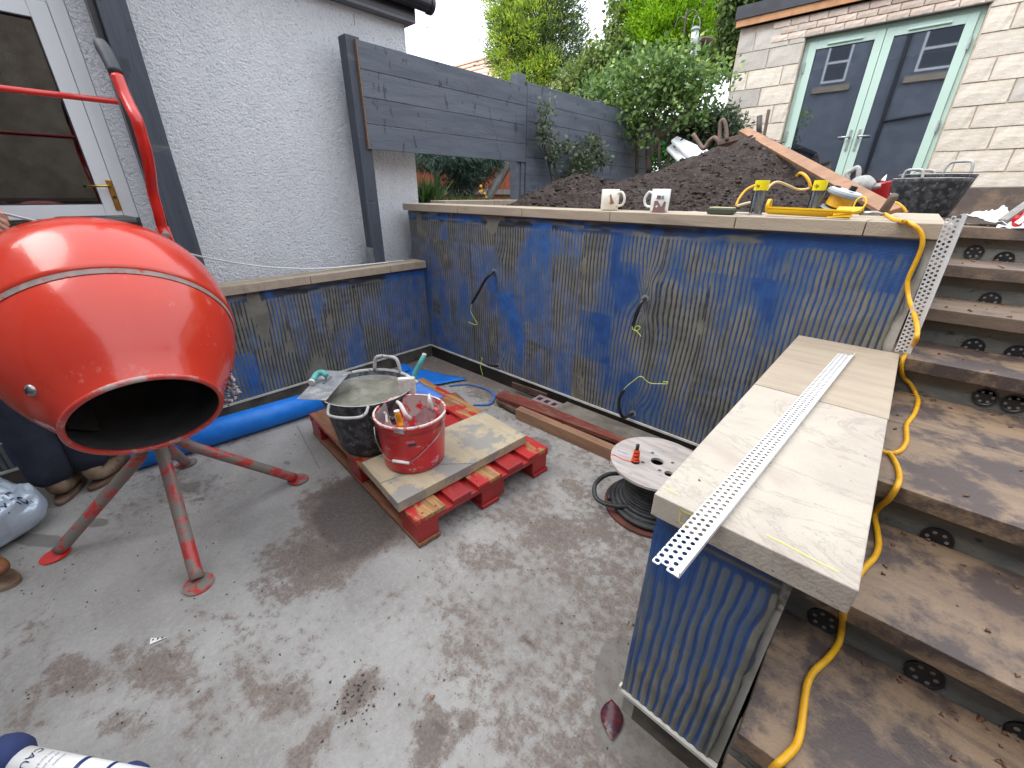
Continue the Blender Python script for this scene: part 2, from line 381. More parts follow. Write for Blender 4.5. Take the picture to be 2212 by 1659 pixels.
m_rubber_dust = M('cement_dusted_rubber', (.33, .335, .33), (.46, .46, .45), 16, rough=.85, c3=(.10,.10,.10), s3=22, lo3=.62, hi3=.68, bump=.001)
m_grip = M('black_grip', (.03, .033, .04), (.05, .055, .065), 12, rough=.6)
m_mortar = M('wet_mortar', (.155, .15, .115), (.225, .215, .17), 8, rough=.45, bump=.01, bs=22)
m_bucket = red_paint('plaster_splashed_red_plastic', (.70, .010, .022), (.62, .009, .020), (.70, .45, .45), .60, .655, .3, 1.3)
m_bucket_rim = red_paint('plaster_crusted_rim', (.60, .05, .06), (.55, .04, .05), (.68, .56, .54), .44, .50, .4, 2.2)
m_bucket_in = red_paint('plaster_coated_red_inside', (.60, .012, .02), (.52, .01, .018), (.45, .34, .32), .44, .50, .4, .9)
m_wire = M('galvanised_wire', (.45, .44, .42), (.35, .34, .33), 30, rough=.4, metal=.6)
m_white = M('white_plastic', (.78, .77, .75), (.70, .69, .66), 20, rough=.4)
m_dirtywhite = M('plaster_stained_white_plastic', (.68, .66, .62), (.55, .51, .46), 40, rough=.6, c3=(.25,.23,.2), s3=60, lo3=.64, hi3=.68)
m_yellow = M('yellow_plastic', (.82, .52, .01), (.76, .46, .01), 14, rough=.4)
m_orange = M('amber_plastic', (.86, .35, .01), (.80, .30, .01), 14, rough=.35)
m_pink = M('pink_rubber', (.75, .16, .20), (.68, .12, .16), 14, rough=.6)
m_teal = M('teal_grip', (.07, .33, .32), (.10, .38, .36), 18, rough=.5, c3=(.55,.56,.52), s3=22, lo3=.60, hi3=.72)
m_palred = red_paint('red_pallet_paint', (.40, .014, .014), (.27, .011, .011), (.22, .10, .08), .58, .70, .5, 1.6)
def worn_board():
    t = NT('worn_red_deck_board'); v = t.vec((1, 1, 1))
    wood = t.mix(t.ramp(t.noise(t.vec((2, 22, 22)), 2.2, 6, .6, .8), .35, .65), (.44, .24, .09), (.22, .10, .04))
    f = t.ramp(t.noise(t.vec((1.2, 2.5, 1)), 4.2, 5, .6), .47, .52)
    c = t.mix(f, (.42, .016, .015), wood); c = t.mix(t.ramp(t.noise(v, 16, 6, .7), .62, .70), c, (.36, .24, .2))
    t.bump(t.noise(t.vec((2, 30, 30)), 3, 5), .002); return t.fin(c, .55)
m_deck = worn_board()
m_brownboard = M('brown_weathered_board', (.17, .075, .04), (.27, .13, .065), 2.2, rough=.6, stretch=(2, 20, 20), bump=.002, bs=20, c3=(.30,.04,.03), s3=5, lo3=.60, hi3=.63)
m_rawend = M('raw_wood', (.33, .19, .10), (.24, .13, .07), 3, rough=.7, stretch=(2, 14, 14), bump=.0015)
m_timber = M('tan_timber', (.30, .165, .095), (.22, .115, .07), 2, rough=.65, stretch=(1.5, 9, 9), bump=.0015, c3=(.10,.055,.03), s3=5, lo3=.62, hi3=.66)
m_pine = M('orange_pine_plank', (.50, .25, .11), (.40, .185, .08), 2, rough=.55, stretch=(5, 5, 5), bump=.001)
m_redtimber = M('red_painted_rotten_timber', (.15, .03, .022), (.22, .045, .03), 3, rough=.55, stretch=(2, 7, 7), bump=.003, bs=30, c3=(.16,.10,.065), s3=5, lo3=.50, hi3=.60)
m_rot = M('rotten_wood', (.06, .032, .022), (.13, .08, .055), 6, rough=.9, stretch=(2, 9, 9), bump=.008, bs=20)
m_brick = M('mauve_brick', (.24, .17, .165), (.32, .23, .22), 12, rough=.85, bump=.003)
m_kerb = M('damp_concrete_kerb', (.11, .095, .075), (.20, .175, .145), 7, rough=.8, bump=.003)
m_cable = M('dusty_black_cable', (.018, .019, .021), (.05, .052, .055), 14, rough=.55)
m_ply = M('weathered_plywood', (.40, .35, .325), (.52, .47, .44), 3, rough=.75, stretch=(2, 9, 1), bump=.001, c3=(.16,.27,.38), s3=4.2, lo3=.60, hi3=.66)
m_flange = M('rust_red_flange', (.16, .055, .04), (.10, .04, .03), 8, rough=.7)
m_cordy = M('yellow_flex', (.78, .42, .015), (.68, .34, .012), 25, rough=.4)
m_wirey = M('green_yellow_wire', (.62, .78, .10), (.55, .70, .08), 20, rough=.4)
m_string = M('orange_line', (.9, .10, .02), (.8, .08, .02), 60, rough=.7)
m_roll = M('blue_glassfibre_mesh', (.005, .17, .66), (.008, .21, .74), 18, rough=.45, bump=.0012, bs=220)
m_sheetb = M('blue_mesh_offcut', (.008, .15, .58), (.012, .18, .66), 10, rough=.5, bump=.001, bs=200)
def soil_mat(name, a, b, s3=(.30, .25, .22)):
    t = NT(name); v = t.vec(); c = t.mix(t.ramp(t.noise(v, 9, 9, .75), .3, .7), a, b)
    c = t.mix(t.ramp(t.noise(v, 45, 5, .65), .56, .68), c, tuple(x*1.8 for x in b)); c = t.mix(t.ramp(t.noise(v, 110, 2), .74, .77), c, s3)
    t.bump(t.math('ADD', t.noise(v, 32, 8, .7), t.noise(v, 110, 4, .6)), .02); return t.fin(c, .95, spec=.1)
m_soil = soil_mat('dark_topsoil', (.034, .026, .024), (.095, .077, .069))
m_soil2 = soil_mat('brown_topsoil', (.06, .042, .034), (.12, .088, .074))
m_block = M('cream_concrete_block', (.60, .54, .455), (.70, .64, .56), 7, rough=.9, bump=.006, bs=30, rnd=.06, c3=(.33,.29,.24), s3=30, lo3=.66, hi3=.72)
m_blockg = M('grey_concrete_block', (.44, .41, .37), (.52, .49, .44), 7, rough=.9, bump=.004, bs=40, rnd=.12)
m_bricks = M('pale_pink_facing_brick', (.56, .44, .37), (.64, .54, .46), 9, rough=.9, bump=.003, bs=60, rnd=.14)
m_mort = M('pale_mortar_joint', (.54, .46, .38), (.44, .35, .28), 9, rough=.95, bump=.003, bs=60)
m_green = M('sage_green_upvc', (.50, .66, .585), (.48, .635, .565), 3, rough=.3)
m_roofblack = M('black_roof_felt', (.02, .022, .03), (.035, .04, .055), 5, rough=.5)
m_card = M('brown_cardboard', (.45, .27, .12), (.52, .32, .15), 4, rough=.8)
m_plaster = M('pink_plasterboard', (.42, .36, .32), (.48, .42, .37), 3, rough=.9)
m_plas = M('white_plastic_sheet', (.80, .82, .85), (.72, .74, .78), 5, rough=.3, bump=.002, bs=10)
m_redplas = M('red_plastic', (.62, .015, .02), (.55, .012, .018), 10, rough=.3)
m_rust = M('rusty_tube', (.13, .095, .075), (.20, .14, .11), 16, rough=.7, metal=.2, bump=.001)
m_darktube = M('dark_scaffold_tube', (.05, .04, .035), (.085, .065, .055), 16, rough=.55)
m_upground = soil_mat('upper_garden_soil', (.075, .058, .048), (.14, .112, .095))
m_navy = M('navy_work_cloth', (.010, .012, .024), (.018, .022, .040), 9, rough=.9, bump=.003, bs=14)
m_navy2 = M('navy_fleece', (.016, .026, .085), (.025, .038, .12), 9, rough=.95, bump=.003, bs=30)
m_skin = M('skin', (.50, .27, .19), (.42, .21, .145), 12, rough=.5)
m_boot = M('muddy_tan_leather', (.30, .22, .15), (.16, .09, .05), 12, rough=.75, bump=.003, bs=30)
m_hair = M('brown_hair', (.05, .032, .02), (.08, .05, .03), 40, rough=.8)
m_bag = M('silver_plastic_sack', (.52, .60, .68), (.42, .50, .60), 6, rough=.28, metal=.25, bump=.004, bs=9)
m_ink = M('navy_print', (.015, .03, .12), rough=.5)
m_tanleather = M('rust_brown_leather', (.26, .095, .03), (.17, .06, .02), 10, rough=.6)
m_bark = M('bark', (.07, .055, .042), (.13, .105, .08), 12, rough=.95, bump=.006, bs=40, stretch=(1, 1, .3))
m_redfence = M('red_brown_fence_board', (.30, .075, .035), (.38, .11, .055), 5, rough=.8, stretch=(5, 5, 1), rnd=.15)
m_greywood = M('weathered_grey_timber', (.20, .19, .175), (.28, .265, .245), 5, rough=.85, stretch=(5, 5, 1))
m_tile = M('pinkish_roof_tile', (.62, .46, .36), (.72, .56, .45), 6, rough=.85, rnd=.12)
m_mugw = M('cream_glaze', (.74, .71, .62), (.72, .69, .60), 5, rough=.15, coat=.3)
m_mugg = M('white_glaze', (.72, .74, .74), (.70, .72, .72), 5, rough=.15, coat=.3)
m_fox = M('brown_print', (.42, .16, .06), (.30, .14, .08), 60, rough=.3)
m_vanp = M('maroon_print', (.20, .11, .11), (.26, .16, .16), 30, rough=.3)
m_greyp = M('grey_spool_plastic', (.26, .29, .30), (.20, .23, .25), 10, rough=.4)
m_greyp2 = M('dusty_pale_plastic', (.62, .65, .68), (.50, .53, .57), 20, rough=.5)
m_case = M('dark_green_case', (.03, .045, .03), (.05, .06, .04), 10, rough=.5)
m_cream = M('cream_plastic', (.60, .55, .34), (.52, .47, .28), 10, rough=.5)
m_leafr = M('wet_red_leaf', (.10, .018, .022), (.05, .02, .03), 40, rough=.25, bump=.001, c3=(.14,.15,.18), s3=12, lo3=.60, hi3=.66)
m_scrap = M('white_scrap', (.78, .78, .78), rough=.4)
m_stonew = M('boundary_stone', (.30, .24, .18), (.42, .35, .27), 3, rough=.9, bump=.01, bs=8)

def leafmat(name, dark, mid, light, tr=.25, rough=.45):
    t = NT(name); a = t.attr('v')
    c = t.mix(t.ramp(a, .0, .55), dark, mid); c = t.mix(t.ramp(a, .55, 1.0), c, light)
    t.fin(c, rough)
    tl = t.n('ShaderNodeBsdfTranslucent'); t.l(c, tl.inputs[0]); ms = t.n('ShaderNodeMixShader'); ms.inputs[0].default_value = tr
    t.l(t.b.outputs[0], ms.inputs[1]); t.l(tl.outputs[0], ms.inputs[2]); t.l(ms.outputs[0], t.out.inputs[0]); return t.m
m_lconif = leafmat('conifer_needles', (.022, .05, .028), (.07, .13, .04), (.45, .52, .06), .35)
m_lgold = leafmat('golden_conifer_needles', (.07, .17, .012), (.26, .50, .016), (.70, .85, .04), .4)
m_ldark = leafmat('dark_evergreen_needles', (.014, .05, .02), (.045, .16, .03), (.13, .36, .05), .35)
m_livy = leafmat('yellowing_ivy_leaves', (.035, .08, .03), (.16, .24, .06), (.60, .62, .18), .4)
m_lshrub = leafmat('shrub_leaves', (.045, .10, .05), (.15, .26, .07), (.50, .62, .14), .35)
m_lrose = leafmat('dusty_leaves', (.05, .08, .05), (.11, .15, .085), (.24, .29, .15), .3)
m_lblue = leafmat('blue_green_feathery_needles', (.02, .05, .035), (.05, .11, .075), (.12, .21, .15))
m_lgrass = leafmat('green_blades', (.03, .08, .02), (.08, .17, .04), (.18, .30, .07))
m_flower = M('yellow_petals', (.85, .50, .02), rough=.5)
# ================================================================== THE GROUND
X0, X1, Y0, Y1 = -3.13, 0.06, -3.2, 2.30
gx, gy = np.meshgrid(np.arange(X0, X1+.001, .022), np.arange(Y0, Y1+.001, .022))
def blob(cx, cy, rx, ry, a=0, s=1.0, k=0):
    dx, dy = gx-cx, gy-cy; c, q = math.cos(a), math.sin(a); u, v = (dx*c+dy*q)/rx, (-dx*q+dy*c)/ry
    r = np.sqrt(u*u+v*v)+1.1*(fbm(gx*5+k, gy*5, 3+k)-.5); return s*(1-sstep(.15, 1.45, r))
def gpt(px, py): p = onz(px, py, 0); return p[0], p[1]
dirt = .10+.34*sstep(.35, .65, fbm(gx*1.6, gy*1.6, 5))+.20*sstep(-1.6, -.7, gx)*sstep(-.6, .3, gy)
for (px, py, rx, ry, a, s) in [(755, 1105, .34, .34, .3, 1.75), (700, 1190, .28, .24, 0, 1.0), (1180, 1140, .26, .16, .2, .95), (1050, 1200, .22, .14, .2, .8),
        (1250, 1060, .22, .10, .1, .75), (1290, 1230, .12, .10, 0, .6), (1140, 1240, .10, .07, 0, .6), (775, 1500, .07, .10, .4, 1.1), (560, 1480, .25, .10, .4, .8), (350, 1450, .28, .12, .4, .85), (1000, 1330, .25, .12, .3, .7), (600, 1270, .2, .1, .4, .7), (1300, 1150, .2, .15, .2, .85),
        (150, 1450, .3, .08, .4, .75), (250, 1560, .25, .06, .5, .7), (930, 1600, .07, .09, .3, 1.05), (1010, 1560, .05, .07, .4, 1.05), (950, 1570, .03, .03, 0, 1.3), (1140, 1385, .05, .03, 0, 1.3), (500, 1350, .2, .06, .4, .5), (860, 1290, .12, .08, .3, .5),
        (1150, 1390, .05, .05, 0, .8), (1400, 1250, .08, .12, 0, .65), (690, 1590, .05, .05, .4, .9), (60, 1560, .2, .05, .4, .6), (640, 1640, .08, .05, .4, .9), (960, 800, .6, .25, 0, .8), (1180, 860, .5, .15, -.1, .7), (1400, 1400, .08, .05, .3, .5), (1270, 1480, .05, .05, .3, .5)]:
    cx, cy = gpt(px, py); dirt = np.maximum(dirt, blob(cx, cy, rx, ry, a, s, int(px)))
dirt = np.maximum(dirt, .95*sstep(1.75, 2.1, gy+.25*(fbm(gx*3, gy*3, 8)-.5))); dirt = np.maximum(dirt, .5*sstep(-2.95, -3.1, gx))
wet = np.zeros_like(gx)
for (px, py, rx, ry, a) in [(412, 1052, .055, .045, .2), (430, 1078, .05, .018, .8), (1160, 965, .16, .10, .1), (1330, 1430, .06, .14, .3), (1325, 1560, .075, .13, .1), (1400, 1620, .16, .10, -.5), (210, 1130, .06, .03, .6), (575, 915, .0, .0, 0), (620, 1000, .03, .02, 0), (80, 1165, .18, .05, .6)]:
    if rx: cx, cy = gpt(px, py); wet = np.maximum(wet, blob(cx, cy, rx, ry, a, 1.0, int(py)))
gz = .006*(fbm(gx*3, gy*3, 9)-.5)
o = mk('patio', grid(gx, gy, gz), m_floor, smooth=True, attrs={'dirt': dirt, 'wet': wet}, loc=(0, 0, 0)); tag(o, kind='structure')
tag(mk('ground', box(-60, 60, -60, 60, -.30, -.02), m_upground, loc=(0, 0, -.3)), kind='structure')
ug = join(box(-60, .09, 2.46, 3.63, 1.0, 1.300), box(-60, 60, 3.631, 80, 1.0, 1.300), box(-60, -3.46, -60, 2.459, 1.0, 1.299), box(1.72, 60, -60, 3.63, 1.0, 1.298))
tag(mk('upper_ground', ug, m_upground, loc=(0, 10, 1.0)), kind='structure')
jp = [onz(px, py, .0035) for px, py in ((641, 918), (663, 960), (690, 1012))]
mk('joint_line', join(*[beam(a, b, .0028, .0012) for a, b in zip(jp[:-1], jp[1:])]), m_kerb, o)
# crumbs of soil and mortar on the patio
def crumbs(name, pts, size, mat, kind='stuff', label=None, cat=None, parent=None):
    V = []; F = []; base = np.array([(1,0,0),(-.5,.87,0),(-.5,-.87,0),(0,0,1.1),(.1,.1,-.4)]); fc = [(0,1,3),(1,2,3),(2,0,3),(1,0,4),(2,1,4),(0,2,4)]
    for i, p in enumerate(pts):
        s = size*rng.uniform(.35, 1.0)*np.array([rng.uniform(.7, 1.5), rng.uniform(.7, 1.3), rng.uniform(.5, .9)]); a = rng.uniform(0, 6.3); c, q = math.cos(a), math.sin(a)
        b = (base+rng.normal(0, .18, base.shape))*s; b = np.stack([b[:, 0]*c-b[:, 1]*q, b[:, 0]*q+b[:, 1]*c, b[:, 2]], 1)+np.array(p)
        V.append(b); F.append(np.array(fc)+5*i)
    o = mk(name, (np.vstack(V), np.vstack(F)), mat, parent, loc=(0, 0, 0) if parent is None else None)
    return tag(o, label, cat, kind=kind)
pts = []
while len(pts) < 850:
    x, y = rng.uniform(-2.9, 0), rng.uniform(-.9, 2.2)
    if rng.random() < .15+.85*fbm(x*2.5, y*2.5, 31)**2: pts.append((x, y, .003))
crumbs('grit', pts, .0046, m_rot, label='dark crumbs of soil and grit scattered over the concrete patio', cat='grit')
pts = [(*(onz(775, 1500, 0)[:2]+rng.normal(0, .045, 2)), .004) for k in range(70)]+[(*(onz(1415, 1390, 0)[:2]+rng.normal(0, .05, 2)*[1, 1.8]), .003) for k in range(60)]
crumbs('soil_crumbs', pts, .0052, m_rot, label='loose soil crumbs trodden onto the middle of the patio', cat='soil')

# ================================================================== TROWELLED WALLS
def trowel_panel(name, org, udir, ndir, L, H, mat, parent, conduits=(), wobk=1.0, seed=0, calm=0.0, holes=1.0, sp=.024, edge=0.0, bias=0.0, rag_r=0, amp=.0035, step=.0055):
    nu = int(L/step); nv = int(H/.014); u, v = np.meshgrid(np.linspace(0, L, nu), np.linspace(0, H, nv))
    # trowel strokes: broad upright bands, each with its own lean and offset
    sw = .27; su = u/sw+.35*(fbm(u*1.3+seed, v*1.1, seed)-.5); si = np.floor(su)
    off = _h(si, si*0+3, seed)*1.0; lean = (_h(si, si*0+5, seed)-.5)*.05
    wob = (fbm(u*1.4+seed, v*1.6, seed+2)-.5)*1.0+(fbm(u*8, v*4, seed+4)-.5)*.35; wob = wob*wobk+(wobk-1)*.5*(fbm(u*20, v*14, seed+5)-.5)
    ph = (u+lean*v)/sp+off+wob
    for (cu, cv) in conduits:
        r = np.hypot(u-cu, (v-cv)*.8); ph = ph+2.2*np.exp(-(r/.12)**2)*np.tanh((u-cu)/.02)+np.exp(-(r/.10)**2)*.8*np.sin(v*22)
    ridge = .5+.5*np.cos(2*np.pi*ph); ridge = ridge**.8
    # smeared horizontal strokes along the top
    topm = sstep(H-.085-.03*(fbm(u*7, v*0, seed+8)-.5)*2, H-.05, v)
    rt = .5+.5*np.cos(2*np.pi*(v/.020+(fbm(u*1.7, v*9, seed+9)-.5)*3)); ridge = ridge*(1-topm)+.55*rt*topm
    cem = fbm(u*3.4+seed*3, v*1.7, seed+11, 5); cem = .50+(cem-.5)*1.5+bias
    pv = fbm(u*13+7, v*5, seed+12, 3); cem = cem+(pv-.5)*.75+.34*(_h(si, np.floor(v*3.1+si), seed+6)-.5)
    sm = sstep(.90, 1.02, cem)                                   # places where the mortar was smeared flat
    ridge = ridge*(1-sm)+.8*sm
    cem = cem+topm*(.1-.6*(fbm(u*3, v*20, seed+14)-.45)*2)
    if edge: cem = cem+edge*sstep(L-.10, L-.03, u)
    cem = np.clip(cem, 0, 1)
    hole = sstep(.56, .68, fbm(u*3.3+5, v*3.0, seed+21, 2))*sstep(.62, .72, 1-ridge)*sstep(.35, .55, np.modf(v/.055+np.floor(u*4)*.37)[0])*sstep(.40, .52, cem)*holes
    bl_ = np.abs(su-np.round(su)); gro = sstep(.84, .97, 1-ridge)*sstep(.5, .75, cem)*.55*(1-topm)+.75*(1-sstep(.0, .02, bl_))*sstep(.35, .6, cem)*(1-topm)  # deep grooves and stroke joints get the same dark tone as the holes
    hole = np.clip(hole+gro, 0, 1)*(1-sm)
    d = amp*ridge*(.55+.45*cem)+.004*(fbm(u*3, v*3, seed+15)-.5)+.002*(fbm(u*30, v*30, seed+16)-.5)
    if rag_r:
        rr = L-rag_r*(.5*fbm(v*14, v*0, seed+30)+.8*fbm(v*4, v*0+2, seed+31)); u = np.where(u > rr, rr, u)
        e = sstep(rr-.022, rr-.008, u); cem = np.clip(cem+e, 0, 1)
    udir, ndir, org = [np.array(q, float) for q in (udir, ndir, org)]
    P = org+u[..., None]*udir+v[..., None]*np.array([0, 0, 1.])+d[..., None]*ndir
    V, F = grid(P[..., 0], P[..., 1], P[..., 2])
    if np.dot(np.cross(udir, (0, 0, 1)), ndir) < 0: F = F[:, ::-1]
    return mk(name, (V, F), mat, parent, smooth=True, attrs={'cem': cem, 'ridge': ridge, 'hole': hole})

m_palemortar = M('pale_cement_render', (.30, .285, .25), (.40, .385, .35), 9, rough=.85, bump=.003, bs=40, c3=(.16, .15, .12), s3=12)
YM = 2.252; XL = -3.112; ZB = .112; ZC = 1.300; ZT = 1.360
cond = {1: ony(1068, 587, YM), 2: ony(1394, 647, YM), 3: ony(1076, 790, YM), 4: ony(1366, 893, YM)}
t = thing('retaining_wall', 'tall retaining wall trowelled with ribbed mortar over blue mesh', 'wall', (-1.5, 2.4, 0))
mk('wall_core', box(-3.30, .082, YM+.006, 2.46, .0, ZC-.002), m_palemortar, t)
trowel_panel('mortar_face', (-3.285, YM, ZB+.006), (1, 0, 0), (0, -1, 0), 1.815, ZC-ZB-.008, m_trowel, t, [(cond[k][0]+3.285, cond[k][2]-ZB) for k in (1, 2, 3)], seed=3, bias=.09)
trowel_panel('mortar_face', (-1.470, YM, ZB+.006), (1, 0, 0), (0, -1, 0), 1.555, ZC-ZB-.008, m_weave, t, [(cond[k][0]+1.47, cond[k][2]-ZB) for k in (2, 4)], seed=41, bias=-.02, wobk=1.5, rag_r=.05, holes=.7)
mk('plinth', box(-3.10, -.24, YM-.004, YM+.004, .0, ZB-.002), m_black_plinth, t)
mk('bottom_bead', box(-3.105, -.26, YM-.010, YM+.005, ZB-.006, ZB+.007), m_bead, t)
mk('bedding_mortar', box(-3.28, .08, YM-.006, 2.5, ZC-.001, ZC+.006), m_band, t)
jx = [ony(px, py, 2.222)[0] for px, py in ((988, 448), (1127, 458), (1317, 468), (1587, 483), (1866, 498))]
xs = [-3.323]+jx+[.106]
for i in range(len(xs)-1):
    mk('coping_slab', box(xs[i]+.0016, xs[i+1]-.0016, 2.222+rng.uniform(-.001, .002), 2.52, ZC+.0055, ZT+rng.uniform(-.001, .001)), m_cop, t, bevel=.003)

t = thing('low_wall', 'low wall on the left trowelled with ribbed mortar over blue mesh', 'wall', (-3.15, 0, 0))
mk('wall_core', box(-3.26, XL-.006, -2.6, 2.2465, 0, .838), m_kerb, t)
trowel_panel('mortar_face', (XL, -.60, ZB+.01), (0, 1, 0), (1, 0, 0), 2.845, .845-ZB-.012, m_trowel, t, (), seed=77, bias=.03, holes=.9)
mk('plinth', box(XL-.004, XL+.004, -2.6, 2.243, 0, ZB), m_plinth, t)
mk('bottom_bead', box(XL-.004, XL+.011, -.60, 2.24, ZB-.004, ZB+.009), m_bead, t)
ys = [-1.4, -.6, .12, onx(671, 606, -3.07)[1], onx(843, 582, -3.07)[1], 2.240]
for a, b in zip(ys[:-1], ys[1:]):
    mk('coping_slab', box(-3.235, -3.068+rng.uniform(-.002, .002), a+.0016, b-.0016, .846, .904+rng.uniform(-.001, .001)), m_cop, t, bevel=.003)

t = thing('bench_wall', 'short bench wall by the steps with cream stone top and ribbed blue mesh end', 'wall', (-.08, 1.5, 0))
mk('wall_core', box(-.235, .030, .775, 2.2455, .0, .800), m_palemortar, t)
trowel_panel('mortar_face', (-.243, .768, .11), (1, 0, 0), (0, -1, 0), .272, .692, m_weave, t, (), seed=109, bias=-.16, wobk=1.9, rag_r=.030, holes=.5, sp=.023, step=.0028, amp=.004)
trowel_panel('mortar_face', (-.241, 2.244, .11), (0, -1, 0), (-1, 0, 0), 1.46, .69, m_weave, t, (), seed=115, bias=-.05)
mk('plinth', box(-.20, .025, .773, .778, 0, .105), m_plinth, t)
mk('bottom_bead', join(box(-.250, .030, .757, .772, .100, .112), box(-.250, -.244, .757, .771, .112, .128)), m_bead, t)
mk('coping_slab', box(-.247, .108, .733, 1.5075, .803, .861), m_seat, t, bevel=.0025)
mk('coping_slab', box(-.247, .110, 1.5105, 2.249, .803, .862), m_cop, t, bevel=.0025)
# chalk marks on the near slab
def strip3(P, w, z): return join(*[flatpoly([(0, -w/2), (1, -w/2), (1, w/2), (0, w/2)], (b[0]-a[0], b[1]-a[1], 0), (-(b[1]-a[1]), b[0]-a[0], 0) / np.hypot(b[0]-a[0], b[1]-a[1]), (a[0], a[1], z), (0, 0, 1), .0004) for a, b in zip(P[:-1], P[1:])])
m_chalk = M('yellow_crayon', (.72, .62, .16), (.62, .55, .25), 90, rough=.9)
P = [onz(px, py, .8612)[:2] for px, py in ((1655, 1155), (1700, 1178), (1760, 1210), (1812, 1236))]; mk('crayon_line', strip3(P, .004, .8613), m_chalk, t)
P = [onz(px, py, .8612)[:2] for px, py in ((1430, 1052), (1462, 1066))]; mk('crayon_line', strip3(P, .003, .8613), m_chalk, t)
mk('crayon_mark', join(*[flatpoly([(0, 0), (.004, 0), (.004, 1), (0, 1)], (1, 0, 0), (0, 0, .03), (-.188, .7327, .822), (0, -1, 0), .0004), flatpoly([(0, 0), (1, 0), (1, .004), (0, .004)], (.028, 0, 0), (0, 0, 1), (-.188, .7327, .850), (0, -1, 0), .0004), flatpoly([(0, 0), (1, 0), (1, .004), (0, .004)], (.045, 0, 0), (0, 0, 1), (-.185, .7327, .818), (0, -1, 0), .0004)]), m_chalk, t)

# ================================================================== STEPS
st = thing('garden_steps', 'muddy sandstone steps climbing past the bench wall to the upper garden', 'steps', (.8, 1.5, 0))
RISE = [(3.17, 1.314), (2.87, 1.158), (2.57, 1.002), (2.27, .846), (1.457, .690), (1.074, .534), (.707, .378), (.34, .222), (-.03, .066)]
XR = 1.70
for k, (y, z) in enumerate(RISE):
    x0 = .092 if k < 3 else .036
    yb = RISE[k-1][0]+.045 if k else 3.62
    cuts = [y, yb]
    if k == 4: cuts = [y, 1.945, yb]
    for a, b in zip(cuts[:-1], cuts[1:]):
        # slabs along the tread
        xj = [x0, x0+.90+.12*((k*7) % 3), XR]
        for c, d in zip(xj[:-1], xj[1:]):
            n = 26; jag = .004*(fbm(np.linspace(0, 9, n)+k*5, np.zeros(n), k)-.5)*2
            poly = [(c+.002+(d-c-.004)*i/(n-1), a+jag[i]) for i in range(n)]+[(d-.002, b-.003), (c+.002, b-.003)]
            mk('tread_slab', prism(poly, z-.054, z), m_step if k in (3, 4, 5, 6) else m_step2, st, bevel=.003)
    zt = z-.054; zb = RISE[k+1][1] if k < 8 else 0
    ry = y+.045
    mk('riser_band', box(x0, XR, ry-.004, ry+.03, zt-.040, zt-.0005), m_band, st)
    mk('riser', box(x0, XR, ry, ry+.03, zb-.05, zt-.040), m_riser, st)
    # mesh relief: fine horizontal ribs standing 2 mm proud
    mk('step_core', box(x0+.01, XR-.01, ry+.031, (RISE[k-1][0]+.07 if k else 3.6), 0, zt-.002), m_kerb, st)
mk('bottom_slab', box(.036, XR, -1.6, -.0, -.05, .012), m_step2, st, bevel=.003)
m_hole = M('dull_plug', (.22, .215, .20), rough=.8)
WASH = [(0, 2104, 545), (0, 2168, 560), (1, 2138, 648), (2, 2100, 752), (3, 2128, 857), (3, 2190, 871), (4, 2020, 1169), (5, 1779, 1339), (5, 1996, 1456), (5, 2182, 1632), (2, 2190, 775)]
for (k, px, py) in WASH:
    P = ony(px, py, RISE[k][0]+.044); P[1] = RISE[k][0]+.0445; r = .036
    P[2] = min(max(P[2], RISE[k+1][1]+.012), RISE[k][1]-.054-.03)
    r = .036; zc = P[2]; V = []; F = []; n = 28
    w_ = mk('fixing_washer', lathe([(.0001, .0035), (.029, .0035), (.032, .006), (r, .006), (r, 0), (.0001, 0)], P, (0, -1, 0), n), m_black, st)
    for a in range(6):
        q = (P[0]+.021*math.cos(a*math.pi/3+px), P[1]-.0034, P[2]+.021*math.sin(a*math.pi/3+px))
        mk('washer_hole', disc(q, (0, -1, 0), .005, .0008, 10), m_hole, w_)
for sgn in (1,): pass
pts = []
for k, (y, z) in enumerate(RISE[:7]):
    yb = RISE[k-1][0]+.04 if k else 3.4
    for i in range(34): pts.append((rng.uniform(.12, .75), yb-abs(rng.normal(0, .05)) if rng.random() < .6 else rng.uniform(y+.02, yb), z+.002))
crumbs('fallen_debris', pts, .009, M('leaf_litter', (.10, .05, .03), (.22, .10, .05), 60, rough=.8), label='small leaf litter and crumbs lying on the step treads', cat='litter')
# flat landing slabs at the head of the wall
t = thing('landing_slabs', 'flat sandstone slabs behind the right end of the tall wall', 'paving', (-.1, 3, 1.3))
for a, b in ((2.5235, 2.90), (2.903, 3.62)):
    for c, d in ((-1.15, -.50), (-.497, .088)): mk('paving_slab', box(c, d, a, b, 1.30, 1.3585+rng.uniform(-.001, .001)), m_cop, t, bevel=.003)

# low far wall with coping along the fence, beyond the tall wall
t = thing('fence_wall', 'low coped wall under the blue grey fence, behind the tall wall', 'wall', (-3.2, 3.1, 1.0))
mk('wall_core', box(-3.30, -3.14, 2.53, 3.73, 1.0, 1.322), m_kerb, t)
for a, b in ((2.527, 3.14), (3.143, 3.735)): mk('coping_slab', box(-3.33, -3.11, a, b, 1.3235, 1.383), m_cop, t, bevel=.003)

